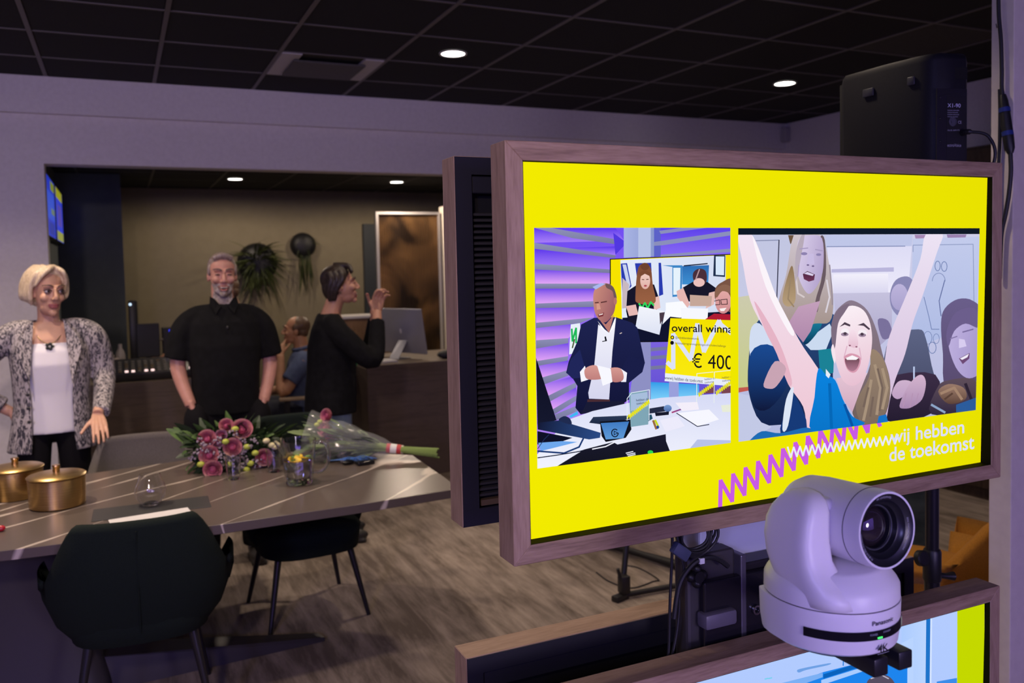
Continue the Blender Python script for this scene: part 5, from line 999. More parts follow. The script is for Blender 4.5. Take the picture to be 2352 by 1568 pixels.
# side-wall screens
def wall_tv(y0, y1, z0, z1, label, cols):
    t = thing('wall_screen', label, 'screen', (lx+0.02, 0.5*(y0+y1), z0))
    obj('housing', rbox(lx+0.004, lx+0.05, y0, y1, z0, z1, 0.004), M_blk, t)
    for k, (a, b, c, d, col) in enumerate(cols):
        x = lx+0.0505+0.0003*k
        obj('picture', ([(x, y0+(y1-y0)*a, z0+(z1-z0)*c), (x, y0+(y1-y0)*b, z0+(z1-z0)*c), (x, y0+(y1-y0)*b, z0+(z1-z0)*d), (x, y0+(y1-y0)*a, z0+(z1-z0)*d)], [(0, 1, 2, 3)]), mat('px_%d_%d_%d' % col, lin(col)[:3], 0.5, emit=1.0), t)
YE = (5, 30, 120); 
wall_tv(6.46, 7.30, 1.93, 2.36, 'blue screen on the dark side wall next to the opening', [(0.02, 0.98, 0.02, 0.98, (20, 45, 170)), (0.5, 0.95, 0.80, 0.95, (110, 120, 30)), (0.1, 0.9, 0.3, 0.75, (35, 70, 185)), (0.5, 0.9, 0.4, 0.5, (90, 110, 90)), (0.2, 0.8, 0.05, 0.25, (20, 40, 140))])
wall_tv(7.42, 8.26, 1.93, 2.36, 'screen with yellow bands on the dark side wall, deeper in the back room', [(0.02, 0.98, 0.02, 0.98, (40, 55, 185)), (0.05, 0.95, 0.80, 0.98, (140, 140, 25)), (0.05, 0.95, 0.03, 0.20, (130, 135, 60)), (0.2, 0.8, 0.3, 0.7, (70, 60, 150))])
# wall planters
M_bowl = mat('planter_black', (0.008, 0.008, 0.009), 0.5); M_fern = noise_mat('fern_green', (0.018, 0.028, 0.007), (0.06, 0.075, 0.015), nscale=8, rough=0.6)
def planter(x, z, r, label, nl, ll, droop):
    t = thing('wall_planter', label, 'planter', (x, YB-0.005, z))
    prof = [(r*0.98, 0), (r, 0.02), (r*0.94, 0.07), (r*0.75, 0.105), (r*0.4, 0.12), (1e-4, 0.122)]
    obj('bowl', lathe(prof, seg=36, M=Matrix.Translation((x, YB-0.002, z)) @ Matrix.Rotation(math.pi/2, 4, 'X')), M_bowl, t, smooth=True)
    rn = random.Random(int(r*1000))
    for k in range(nl):
        a = rn.uniform(0, 6.28); rr = r*rn.uniform(0, 0.6); P = (x+rr*math.cos(a), YB-0.10, z+rr*math.sin(a))
        d = (math.cos(a)*0.8+0.35, -0.35+rn.uniform(-.2, .2), math.sin(a)*0.7-0.15)
        obj('frond', orient(leafgeo(ll*rn.uniform(0.5, 1.35), ll*0.032, droop, 6), P, d, rn.uniform(-1, 1)), M_fern, t)
    return t
pb = ony(592, 603, YB-0.05); ps = ony(697, 563, YB-0.05)
planter(pb[0], pb[2], 0.215, 'large round black wall planter with a spreading fern', 150, 0.27, 0.55)
planter(ps[0], ps[2], 0.142, 'small round black wall planter above the large fern', 16, 0.13, 0.6)
rn = random.Random(5); pl2 = bpy.data.objects['wall_planter.001']
for k in range(16): obj('frond', orient(leafgeo(rn.uniform(0.25, 0.5), 0.010, 0.2, 6), (ps[0]+rn.uniform(-.06, .06), YB-0.09, ps[2]-0.09), (rn.uniform(-.25, .15), -0.1, -1), rn.uniform(-1, 1)), M_fern, pl2)
# framed slatted panel, dark board, white post
t = thing('slat_panel', 'tall bronze-brown ribbed panel in a thin white frame', 'panel', (2.78, 8.6, 0.3))
M_slat = noise_mat('bronze_print', (0.03, 0.015, 0.006), (0.40, 0.21, 0.075), scale=(1.4, 1, 1.0), nscale=1.5, detail=2, rough=0.5, lo=0.38, hi=0.68, dist=0.8); M_wf = mat('white_frame', (0.55, 0.52, 0.50), 0.4)
PX0, PX1, PZ = 2.43, 3.13, 2.25
obj('backing', box(PX0, PX1, 8.60, 8.63, 0.3, PZ), M_dkwood, t)
n = 36; w = (PX1-PX0-0.05)/n
for k in range(n): obj('slat', bevel(box(PX0+0.025+w*k, PX0+0.025+w*(k+0.62), 8.585, 8.60, 0.32, PZ-0.025), 0.002, 1), M_slat, t)
for g in mitred(PX0, PX1, 0.3, PZ, 0.025, 8.575, 8.635): obj('frame_side', g, M_wf, t)
for x in (PX0+0.06, PX1-0.09): obj('foot', rbox(x, x+0.03, 8.50, 8.72, 0.0, 0.3, 0.004), M_wf, t)
tag(obj('dark_board', rbox(2.56, 2.80, YB-0.06, YB-0.004, 0.3, 2.18, 0.004), mat('board_dark', (0.03, 0.036, 0.04), 0.6)), 'dark grey board on the olive wall behind the bronze panel', 'board')
tag(obj('white_post', rbox(3.15, 3.42, 8.5, 8.66, 0.0, 2.31, 0.004), M_cream), 'cream post standing right of the bronze ribbed panel', 'post')
# computer, chair and desk things on the right
M_sil = mat('silver_alu', (0.30, 0.30, 0.36), 0.45, metal=0.3)
t = thing('desktop_computer', 'silver all-in-one computer seen from behind on the reception desk', 'computer', (2.16, 6.72, DZ))
Mx = Matrix.Translation((2.15, 6.86, DZ+0.09)) @ Matrix.Rotation(math.radians(-64), 4, 'Z') @ Matrix.Rotation(math.radians(9), 4, 'X')
obj('display_back', xf(rbox(-0.27, 0.27, -0.008, 0.008, -0.05, 0.33, 0.006, 3), Mx), M_sil, t, smooth=True)
obj('screen', xf(box(-0.26, 0.26, 0.0082, 0.009, 0.0, 0.32), Mx), M_bez, t)
obj('logo_mark', xf(ell((0, -0.0085, 0.14), (0.012, 0.0008, 0.022), 14, 8), Mx), mat('logo_pale', (0.62, 0.60, 0.62), 0.3), t)
Ms = Matrix.Translation((2.13, 6.84, DZ)) @ Matrix.Rotation(math.radians(-64), 4, 'Z')
obj('stand', xf(join(rbox(-0.06, 0.06, -0.10, 0.04, 0.0, 0.006, 0.002, 1), bevel(([(-0.055, -0.10, 0.004), (0.055, -0.10, 0.004), (0.055, -0.092, 0.006), (-0.055, -0.092, 0.006), (-0.05, 0.01, 0.15), (0.05, 0.01, 0.15), (0.05, 0.018, 0.15), (-0.05, 0.018, 0.15)], [(0, 1, 2, 3), (4, 7, 6, 5), (0, 4, 5, 1), (1, 5, 6, 2), (2, 6, 7, 3), (3, 7, 4, 0)]), 0.001, 1)), Ms), M_sil, t, smooth=True)
tag(obj('paper_stack', xf(rbox(-0.13, 0.13, -0.09, 0.09, 0.0005, 0.018, 0.002, 1), Matrix.Translation((1.86, 6.62, DZ)) @ Matrix.Rotation(0.1, 4, 'Z')), mat('paper', (0.55, 0.53, 0.55), 0.7)), 'stack of white paper on the reception desk', 'paper')
tag(obj('desk_bag', ell((2.43, 6.58, DZ+0.035), (0.085, 0.05, 0.036), 20, 10), mat('bag_black', (0.01, 0.01, 0.012), 0.6), smooth=True), 'small rounded black pouch on the reception desk edge', 'pouch')
t = thing('wooden_box', 'brown wooden box with a pale top behind the reception desk', 'box', (2.12, 7.9, 0))
obj('carcass', rbox(1.90, 2.34, 7.9, 8.2, 0.0, 1.20, 0.004), wood_mat('box_wood', 2, (0.14, 0.075, 0.03), (0.18, 0.10, 0.045), (0.23, 0.13, 0.06)), t); obj('top', rbox(1.88, 2.36, 7.88, 8.22, 1.20, 1.225, 0.004), M_wf, t)
t = thing('office_chair', 'beige ribbed leather office chair behind the reception desk', 'chair', (2.80, 7.76, 0), math.radians(-150))
M_bei = mat('beige_leather', (0.36, 0.31, 0.25), 0.5)
for k in range(8):
    z = 0.56+0.072*k; y = 0.24+0.012*k
    obj('backrest_rib', loft([sring(0, 0, zz, 0.22-0.004*k, ry, 3, 24) for zz, ry in ((-0.034, 0.012), (-0.02, 0.026), (0.0, 0.030), (0.02, 0.026), (0.034, 0.012))]), M_bei, t, smooth='all', world=False).location = (0, y, z)
obj('seat', loft([sring(0, 0, z, rx, 0.23, 3.5, 28) for z, rx in ((0.44, 0.22), (0.46, 0.24), (0.52, 0.24), (0.535, 0.22))]), M_bei, t, smooth='all', world=False)
for q in (-1, 1): obj('back_post', tube([(q*0.235, 0.22, 0.5), (q*0.235, 0.26, 0.8), (q*0.21, 0.35, 1.14)], 0.012, 8), M_blk, t, smooth=True, world=False)
obj('gas_column', tube([(0, 0, 0.08), (0, 0, 0.45)], 0.028, 12), M_blk, t, smooth=True, world=False)
for k in range(5): obj('base_arm', tube([(0, 0, 0.09), (0.29*math.cos(k*1.2566), 0.29*math.sin(k*1.2566), 0.04)], [0.026, 0.014], 10), M_blk, t, smooth=True, world=False); obj('caster', ell((0.29*math.cos(k*1.2566), 0.29*math.sin(k*1.2566), 0.028), (0.028, 0.028, 0.028), 12, 8), M_blk, t, smooth=True, world=False)
# control desk gear on the left
def DP(x, y, Y): return ony(x, y, Y)
t = thing('mixing_console', 'black mixing console with rows of lit buttons on the back room desk', 'mixing console', (0.14, 6.66, DZ))
Mx = Matrix.Translation((0.17, 6.62, DZ+0.075)) @ Matrix.Rotation(math.radians(12), 4, 'X')
obj('body', xf(rbox(-0.26, 0.36, -0.15, 0.20, -0.035, 0.02, 0.008), Mx), mat('console_dark', (0.02, 0.019, 0.02), 0.4), t, smooth=True)
rn = random.Random(9)
for i in range(14):
    for j in range(5):
        lit = j == 0 and i in (2, 3, 5, 6, 9, 10, 12, 13); x = -0.23+0.042*i; y = -0.12+0.055*j
        obj('button', xf(rbox(x-0.011, x+0.011, y-0.011, y+0.011, 0.019, 0.028, 0.002, 1), Mx), mat('button_lit', (1.0, 0.72, 0.70), 0.5, emit=1.2) if lit else mat(('button_grey', 'button_dark', 'button_tan')[rn.randrange(3)], ((0.12, 0.11, 0.10), (0.02, 0.02, 0.02), (0.10, 0.07, 0.04))[rn.randrange(3)], 0.5), t)
a = DP(312, 744, 7.15); b = DP(368, 812, 7.15)
t = thing('monitor', 'black monitor seen from behind on the control desk', 'monitor', (0.5*(a[0]+b[0]), 7.15, DZ))
obj('panel', rbox(a[0], b[0], 7.13, 7.17, b[2]-0.02, a[2], 0.006), mat('monitor_navy', (0.007, 0.008, 0.016), 0.5), t); obj('stand', join(box(0.5*(a[0]+b[0])-0.02, 0.5*(a[0]+b[0])+0.02, 7.15, 7.165, DZ+0.005, b[2]), rbox(0.5*(a[0]+b[0])-0.09, 0.5*(a[0]+b[0])+0.09, 7.06, 7.22, DZ, DZ+0.012, 0.003)), M_blk, t)
a = DP(368, 752, 7.3); b = DP(420, 815, 7.3)
t = thing('equipment_rack', 'dark equipment box with a blue light beside the control monitor', 'rack', (0.5*(a[0]+b[0]), 7.28, DZ))
obj('case', rbox(a[0]+0.01, b[0], 7.22, 7.34, DZ, a[2], 0.006), M_blk, t)
p = DP(394, 760, 7.2); obj('blue_light', rbox(p[0]-0.018, p[0]+0.022, 7.205, 7.222, p[2]-0.012, p[2]+0.012, 0.004), mat('blue_led', (0.03, 0.05, 1.0), 0.5, emit=1.5), t)
for (x, y) in ((363, 763), (372, 780), (366, 783)): p = DP(x, y, 7.2); obj('dial', ell((p[0], 7.213, p[2]), (0.010, 0.008, 0.010), 10, 6), mat('dial_tan', (0.20, 0.17, 0.14), 0.5), t)
a = DP(294, 690, 7.3); b = DP(317, 745, 7.3)
t = thing('tower_speaker', 'slim black tower with a white ring light at the corner of the dark wall', 'speaker', (0.5*(a[0]+b[0]), 7.29, DZ))
obj('cabinet', rbox(a[0], b[0], 7.22, 7.34, DZ, a[2], 0.012), M_blk, t, smooth=True); p = DP(299, 699, 7.21); obj('ring_light', ell((p[0], 7.216, p[2]), (0.010, 0.006, 0.010), 14, 8), mat('white_led', (0.6, 0.8, 1.0), 0.5, emit=1.4), t)
M_cup = mat('cup_brown', (0.13, 0.07, 0.035), 0.6); M_lid = mat('cup_lid', (0.45, 0.38, 0.34), 0.5)
for (x, y, Y, lb) in ((249, 826, 7.05, 'brown paper cup with a pale lid at the back of the control desk'), (262, 834, 6.98, 'brown paper cup with a pale lid beside the console'), (248, 850, 6.86, 'brown paper cup with a white lid nearest the desk edge')):
    p = DP(x, y, Y); t = thing('paper_cup', lb, 'cup', (p[0], Y, DZ), group='paper cups on the control desk'); hgt = max(0.085, p[2]+0.02-DZ)
    obj('cup', lathe([(1e-4, 0.001), (0.028, 0.001), (0.040, hgt)], (p[0], Y, DZ), 20), M_cup, t, smooth=True); obj('lid', lathe([(0.042, hgt-0.002), (0.042, hgt+0.012), (0.036, hgt+0.016), (1e-4, hgt+0.015)], (p[0], Y, DZ), 20), M_lid, t, smooth=True)
p = DP(276, 800, 7.15); tag(obj('bottle', lathe([(1e-4, 0.001), (0.036, 0.001), (0.036, 0.13), (0.030, 0.16), (0.014, 0.19), (0.014, 0.22), (1e-4, 0.22)], (p[0], 7.15, DZ), 20), mat('bottle_plastic', (0.42, 0.38, 0.36), 0.3, alpha=0.7), smooth=True), 'pale plastic bottle behind the paper cups', 'bottle')
t = thing('headphones', 'curved grey headset lying on the desk left of the console', 'headphones', (-0.14, 6.6, DZ))
obj('band', tube(smoothpath([(-0.17, 6.52, DZ+0.02), (-0.19, 6.55, DZ+0.07), (-0.17, 6.62, DZ+0.11), (-0.12, 6.66, DZ+0.11)], 6), 0.010, 8), mat('band_lilac', (0.16, 0.16, 0.24), 0.35), t, smooth=True); obj('ear_cup', ell((-0.16, 6.51, DZ+0.028), (0.035, 0.018, 0.027), 14, 8), M_blk, t, smooth=True)
# ================================================================== PEOPLE
def nv(a): a = np.array(a, float); return a/(np.linalg.norm(a)+1e-12)
def hand(w, d, n, l, curl=0.25, spread=0.10, s=1.0, thumb=(0.62, 0.70, 0.30), tc=0.25, lock=None):
    """palm + five fingers: w wrist, d finger direction, n direction the fingers curl to, l thumb side"""
    w = np.array(w, float); d, n, l = nv(d), nv(n), nv(l); G = []
    spec = ((0.030, 0.088, (0.042, 0.026, 0.020)), (0.0098, 0.092, (0.046, 0.029, 0.021)), (-0.0108, 0.088, (0.043, 0.027, 0.020)), (-0.030, 0.080, (0.034, 0.021, 0.018)))
    for i, (o, b, segs) in enumerate(spec):
        c = curl[i] if hasattr(curl, '__len__') else curl
        base = w+(d*b+l*o)*s; G.append(tube([w+(l*o*0.55+d*0.005)*s, w+(l*o*0.9+d*b*0.6)*s, base], [0.0125*s, 0.0125*s, 0.0105*s], 8))
        a = c*0.6; p = base; sd = l*o*spread*12
        for k, ln in enumerate(segs):
            q = p+(nv(d*math.cos(a)+n*math.sin(a)+sd)*ln)*s; G.append(tube([p, q], [(0.0088-0.0008*k)*s, (0.0082-0.0010*k)*s], 8)); G.append(ell(q, ((0.0084-0.0009*k)*s,)*3, 8, 6)); p = q; a += c
    p = w+(d*0.018+l*0.026)*s; v0 = nv(d*thumb[0]+l*thumb[1]+n*thumb[2])
    for k, (ln, r) in enumerate(((0.042, 0.0125), (0.032, 0.0100), (0.026, 0.0088))):
        v = nv(v0*(1-0.30*k*tc)+d*0.35*k*tc+n*0.25*k*tc); q = p+v*ln*s; G.append(tube([p, q], [r*s, (r-0.001)*s], 8)); G.append(ell(q, ((r-0.0008)*s,)*3, 8, 6)); p = q
    for o in (-0.022, -0.008, 0.008, 0.022): G.append(tube([w-d*0.025*s+l*o*0.55*s, w+d*0.03*s+l*o*s, w+d*0.078*s+l*o*1.15*s], [0.017*s, 0.0165*s, 0.012*s], 8))
    return G
def limb(pts, rad, n=6, seg=14): 
    P = smoothpath(pts, n); R_ = np.interp(np.linspace(0, len(rad)-1, len(P)), range(len(rad)), rad); return tube(P, list(R_), seg)
def headgeo(fem=False, smile=False, hscale=1.0, jaw=1.0):
    f = 0.93 if fem else 1.0; G = []
    G.append(ell((0, 0.018, 0.036), (0.071, 0.090, 0.079), 28, 18)); G.append(ell((0, -0.022, -0.012), (0.062*f, 0.064, 0.088), 24, 16))
    G.append(ell((0, -0.030, -0.068), (0.050*f*jaw, 0.048, 0.042), 20, 12)); G.append(ell((0, -0.068, -0.096), (0.021*f*jaw, 0.018, 0.017), 14, 8))
    G.append(tube([(0, -0.082, 0.022), (0, -0.094, 0.0), (0, -0.104, -0.020)], [0.0075, 0.0085, 0.0115], 10)); G.append(ell((0, -0.103, -0.024), (0.0115, 0.011, 0.0095), 10, 8))
    for s in (-1, 1):
        G.append(ell((s*0.0115, -0.094, -0.027), (0.008, 0.010, 0.007), 10, 6))
        G.append(ell((s*0.036*f, -0.060-0.005*smile, -0.022+0.004*smile), (0.023, 0.022+0.003*smile, 0.022), 14, 10))
        G.append(tube([(s*0.006, -0.080, 0.030), (s*0.028, -0.082, 0.036), (s*0.050*f, -0.066, 0.030)], [0.008, 0.0085, 0.007], 8))
        G.append(ell((s*0.0715*f, 0.012, -0.004), (0.008, 0.020, 0.031), 12, 10)); G.append(ell((s*0.069*f, 0.002, -0.012), (0.010, 0.010, 0.018), 8, 6))
        # eyelids
        G.append(tube([(s*0.015, -0.079, 0.011), (s*0.031, -0.0855, 0.0195-0.003*smile), (s*0.047*f, -0.073, 0.011)], 0.0036, 8)); G.append(tube([(s*0.016, -0.078, 0.008), (s*0.031, -0.083, 0.001+0.003*smile), (s*0.046*f, -0.072, 0.008)], 0.0034, 8))
    mw = 0.031 if smile else 0.024; up = 0.007 if smile else 0.0
    G.append(tube([(-mw, -0.072, -0.056+up), (-0.010, -0.0855, -0.0535), (0, -0.0865, -0.0555), (0.010, -0.0855, -0.0535), (mw, -0.072, -0.056+up)], 0.0058, 8))
    dz = 0.008 if smile else 0.0
    G.append(tube([(-mw*0.9, -0.071, -0.060+up), (-0.010, -0.084, -0.068-dz), (0.010, -0.084, -0.068-dz), (mw*0.9, -0.071, -0.060+up)], 0.0062, 8))
    G.append(ell((0, -0.068, -0.060), (0.030, 0.012, 0.020), 12, 8))
    return G
def skin_mat(name, c):
    m = noise_mat(name, tuple(v*0.92 for v in c), tuple(min(1, v*1.08) for v in c), nscale=22, detail=4, rough=0.5, lo=0.3, hi=0.7)
    b = m.node_tree.nodes['Principled BSDF']; b.inputs['Subsurface Weight'].default_value = 0.12; b.inputs['Subsurface Radius'].default_value = (0.01, 0.004, 0.002); return m
M_eyew = mat('eye_white', (0.62, 0.58, 0.55), 0.2); M_iris = mat('eye_iris', (0.02, 0.017, 0.015), 0.15); M_teeth = mat('teeth', (0.68, 0.62, 0.52), 0.3); M_mouth = mat('mouth_dark', (0.05, 0.012, 0.012), 0.6)
def person(label, loc, rotz, HM, head_kw, skin, lips, skin_parts, brow, hair, hair_m, eye='open', vox=0.0038, beard=None, smile=False):
    """one body mesh (head, neck, arms, hands, torso), hair and clothes as parts; HM places the head in the person's frame"""
    t = thing('person', label, 'person', loc, rotz)
    G = [xf(g, HM) for g in headgeo(smile=smile, **head_kw)]+skin_parts
    g = remesh(join(*G), vox, 3, 0.5)
    o = obj('body', g, skin, t, smooth='all', world=False); o.data.materials.append(lips)
    if beard: o.data.materials.append(beard[0])
    inv = HM.inverted()
    for p in o.data.polygons:
        c = inv @ p.center
        if c.length > 0.2: continue
        if abs(c.x) < 0.028 and c.y < -0.076 and -0.078 < c.z < -0.049 and (abs(c.z+0.0545) < 0.005 or abs(c.z+0.066+(0.006 if smile else 0)) < 0.0065): p.material_index = 1
        elif beard and c.z < beard[1] and c.y < 0.005 and c.y < -0.03+0.5*(beard[1]-c.z) and not (abs(c.x) < 0.018 and -0.05 < c.z): p.material_index = 2
    H = bpy.data.objects.new('head_frame', None)
    def part(name, g, m, sm='all', par=None): return obj(name, xf(g, HM), m, par or o, smooth=sm, world=False)
    for s in (-1, 1):
        if eye == 'open':
            part('eye', ell((s*0.031, -0.0745, 0.0100), (0.0130, 0.0115, 0.0080), 14, 10), M_eyew); part('iris', ell((s*0.031+0.002, -0.0853, 0.0105), (0.0062, 0.0022, 0.0064), 12, 8), M_iris)
        else: part('eye', ell((s*0.031, -0.0850, 0.0100), (0.0125, 0.0042, 0.0036), 14, 8), M_iris)
        bw = brow[1]; part('eyebrow', tube(smoothpath([(s*0.011, -0.0885, 0.034), (s*0.030, -0.0905, 0.0415), (s*0.052, -0.071, 0.037)], 4), [bw]*5+[bw*0.7]*4, 8), brow[0])
    if smile:
        part('mouth', ell((0, -0.0825, -0.0605), (0.024, 0.006, 0.0065), 16, 8), M_mouth); part('teeth', ell((0, -0.0855, -0.0585), (0.020, 0.0045, 0.0042), 16, 8), M_teeth)
    if hair: part('hair', remesh(join(*hair), 0.0042, 3, 0.5), hair_m)
    bpy.data.objects.remove(H); return t, o
def HMat(pos, yaw=0, pitch=0, roll=0, s=1.0): return Matrix.Translation(pos) @ Matrix.Rotation(yaw, 4, 'Z') @ Matrix.Rotation(pitch, 4, 'X') @ Matrix.Rotation(roll, 4, 'Y') @ Matrix.Scale(s, 4)
def rings(spec, e=2.4, n=36): return loft([sring(0 if len(r) < 5 else r[4], r[1], r[0], r[2], r[3], e, n) for r in spec])
def cloth(name, geos, m, t, vox=0.008, it=5): return obj(name, remesh(join(*geos), vox, it, 0.5), m, t, smooth='all', world=False)
def legs(t, m, hip, knees, ankles, r=(0.095, 0.075, 0.062, 0.055), pelvis=None, shoe=(0.02, 0.018, 0.018)):
    G = [ell(pelvis or (0, 0.02, hip[0][2]+0.05), (0.165, 0.115, 0.13), 20, 12)]
    for h, k, a in zip(hip, knees, ankles):
        G.append(limb([h, k, a], r, 6)); 
    cloth('trousers', G, m, t, 0.011)
    for k, a in zip(knees, ankles): obj('shoe', remesh(join(ell((a[0], a[1]-0.06, 0.042), (0.045, 0.13, 0.04), 16, 8), ell((a[0], a[1]+0.01, 0.06), (0.042, 0.05, 0.055), 14, 8), rbox(a[0]-0.042, a[0]+0.042, a[1]-0.17, a[1]+0.05, 0.001, 0.025, 0.006)), 0.008, 3), mat('shoe_dark', shoe, 0.4), t, smooth='all', world=False)
def open_jacket(spec, th=0.016, n=40):
    """rings (z, cy, rx, ry, half opening angle) with the gap towards -Y"""
    R_ = []
    for (z, cy, rx, ry, op) in spec:
        A_ = [-math.pi/2+op+(2*math.pi-2*op)*i/n for i in range(n+1)]
        R_.append([(rx*math.cos(a), cy+ry*math.sin(a), z) for a in A_]+[((rx-th)*math.cos(a), cy+(ry-th)*math.sin(a), z) for a in reversed(A_)])
    return loft(R_)
def lapel(pts, th=0.008): return prism2(pts, th)
def prism2(P, th):
    P = [np.array(p, float) for p in P]; nrm = nv(np.cross(P[1]-P[0], P[2]-P[0])); n = len(P)
    if nrm[1] > 0: nrm = -nrm
    V = [tuple(p) for p in P]+[tuple(p+nrm*th) for p in P]
    return V, [tuple(range(n)), tuple(range(2*n-1, n-1, -1))]+[(i, (i+1) % n, n+(i+1) % n, n+i) for i in range(n)]
def hair_mat(name, c0, c1): return noise_mat(name, c0, c1, scale=(10, 10, 1.3), nscale=14, detail=4, rough=0.42, lo=0.3, hi=0.7, bump=0.35)
# ---- woman in the tweed blazer
sk = skin_mat('skin_fair', (0.52, 0.29, 0.20)); lp = mat('lips_rose', (0.30, 0.09, 0.09), 0.4)
HM = HMat((0.0, -0.01, 1.575), 0.40, 0.05, 0.04, 1.07)
hw = np.array([0.205, -0.235, 0.925]); 
sp = [limb([(0, 0.012, 1.53), (0, 0.025, 1.45), (0, 0.03, 1.38)], [0.052, 0.052, 0.062]), rings([(1.05, 0.02, 0.12, 0.085), (1.22, 0.015, 0.14, 0.10), (1.33, 0.02, 0.145, 0.085), (1.39, 0.025, 0.13, 0.065), (1.42, 0.028, 0.075, 0.055)]),
      limb([(0.16, 0.02, 1.36), (0.255, 0.03, 1.12), hw+np.array([0, 0, 0.02])], [0.04, 0.036, 0.026]), limb([(-0.16, 0.02, 1.36), (-0.40, 0.08, 1.13), (-0.19, 0.06, 0.95)], [0.04, 0.036, 0.026])]
sp += hand(hw, (0.03, -0.85, -0.42), (0, -0.15, -1), (-1, -0.1, 0.05), curl=(0.42, 0.40, 0.40, 0.44), spread=0.16)+hand((-0.19, 0.06, 0.95), (0.3, 0.0, -1), (0.6, 0.0, 0), (0.0, -1, 0), curl=0.3)
hr = [ell((0, 0.030, 0.050), (0.079, 0.088, 0.081), 24, 16), ell((0, 0.058, 0.0), (0.077, 0.056, 0.078), 20, 12)]
rh = random.Random(11)
for s in (-1, 1):
    ln = -0.062 if s < 0 else -0.035
    for k in range(7):
        y = -0.018+0.018*k; j = rh.uniform(-0.006, 0.006)
        hr.append(limb([(s*0.015, -0.025+0.022*k, 0.126+j*0.4), (s*0.064, y-0.014, 0.090+j), (s*(0.084+j*0.5), y, 0.030), (s*(0.083+j), y+0.006, (ln*0.5)), (s*(0.068-0.002*k), y+0.014+0.012*(s < 0), ln+0.004*k+j)], [0.013, 0.015, 0.013, 0.012, 0.004], 5, 9))
for k in range(4): hr.append(limb([(0.030-0.006*k, 0.0, 0.128), (-0.015-0.008*k, -0.056+0.006*k, 0.116-0.004*k), (-0.050-0.004*k, -0.058+0.010*k, 0.082), (-0.072, -0.038+0.012*k, 0.030)], [0.012, 0.013, 0.010, 0.004], 5, 9))
for k in range(3): hr.append(limb([(0.022, 0.0, 0.128), (0.048+0.004*k, -0.054+0.01*k, 0.106), (0.068, -0.044+0.012*k, 0.058), (0.073, -0.024+0.012*k, 0.0)], [0.012, 0.012, 0.010, 0.005], 5, 9))
t, bo = person('blonde woman in a grey tweed blazer resting a hand on the chair', (-0.345, 5.10, 0), 0.06, HM, dict(fem=True), sk, lp, sp, (mat('brow_brown', (0.10, 0.06, 0.045), 0.7), 0.0032), hr, hair_mat('hair_blonde', (0.42, 0.31, 0.20), (0.72, 0.58, 0.42)))
for s in (-1, 1): obj('eye_makeup', xf(join(tube([(s*0.014, -0.0835, 0.0125), (s*0.031, -0.0905, 0.0215), (s*0.049, -0.0765, 0.0135)], 0.0030, 8), tube([(s*0.017, -0.0825, 0.006), (s*0.031, -0.087, -0.001), (s*0.046, -0.076, 0.006)], 0.0020, 8)), HM), mat('makeup_dark', (0.05, 0.022, 0.03), 0.6), bo, smooth='all', world=False)
M_tw = mat('tweed', (0.2, 0.2, 0.2), 0.85); N, L, B = nodes(M_tw); tc = N.new('ShaderNodeTexCoord'); mp = N.new('ShaderNodeMapping'); mp.inputs['Scale'].default_value = (75, 75, 26); nz = N.new('ShaderNodeTexNoise'); nz.inputs['Scale'].default_value = 1.0; nz.inputs['Detail'].default_value = 2.5; nz.inputs['Distortion'].default_value = 1.6; cr = N.new('ShaderNodeValToRGB')
cr.color_ramp.elements[0].position = 0.44; cr.color_ramp.elements[0].color = (0.035, 0.032, 0.045, 1); cr.color_ramp.elements[1].position = 0.54; cr.color_ramp.elements[1].color = (0.40, 0.36, 0.36, 1)
L.new(tc.outputs['Object'], mp.inputs[0]); L.new(mp.outputs[0], nz.inputs['Vector']); L.new(nz.outputs['Fac'], cr.inputs[0]); L.new(cr.outputs[0], B.inputs['Base Color'])
cloth('white_top', [rings([(0.84, 0.02, 0.160, 0.118), (0.95, 0.02, 0.150, 0.115), (1.05, 0.018, 0.148, 0.112), (1.20, 0.010, 0.158, 0.122), (1.27, 0.012, 0.150, 0.108), (1.315, 0.02, 0.145, 0.088)])], mat('white_jersey', (0.66, 0.64, 0.68), 0.8), t)
jk = [open_jacket([(0.745, 0.03, 0.222, 0.165, 0.50), (0.85, 0.025, 0.202, 0.160, 0.52), (1.0, 0.02, 0.180, 0.150, 0.58), (1.15, 0.015, 0.185, 0.150, 0.62), (1.28, 0.02, 0.195, 0.128, 0.66), (1.36, 0.025, 0.195, 0.105, 0.72), (1.405, 0.028, 0.150, 0.085, 0.78), (1.43, 0.03, 0.098, 0.072, 0.85)]),
      limb([(0.07, 0.025, 1.385), (0.15, 0.022, 1.375), (0.215, 0.022, 1.315), (0.255, 0.03, 1.12), (0.222, -0.215, 0.945)], [0.045, 0.060, 0.068, 0.058, 0.042]), limb([(-0.07, 0.025, 1.385), (-0.15, 0.022, 1.375), (-0.235, 0.028, 1.31), (-0.40, 0.08, 1.12), (-0.225, 0.06, 0.985)], [0.045, 0.060, 0.068, 0.058, 0.046])]
cloth('blazer', jk, M_tw, t, 0.0065, 4)
for s in (-1, 1):
    obj('lapel', prism2([(s*0.070, -0.055, 1.432), (s*0.125, -0.090, 1.36), (s*0.150, -0.118, 1.29), (s*0.105, -0.140, 1.14), (s*0.098, -0.142, 1.10)], 0.009), M_tw, t, world=False)
for z in (1.06, 0.99, 0.92): obj('button', ell((-0.108, -0.142, z), (0.009, 0.004, 0.009), 12, 6), M_blk, t, smooth=True, world=False)
ck = [(0.075*math.sin(a), 0.02-0.105*math.cos(a)*(1 if math.cos(a) > 0 else 0.45), 1.385-0.075*max(0, math.cos(a))**2) for a in [k*2*math.pi/28 for k in range(29)]]
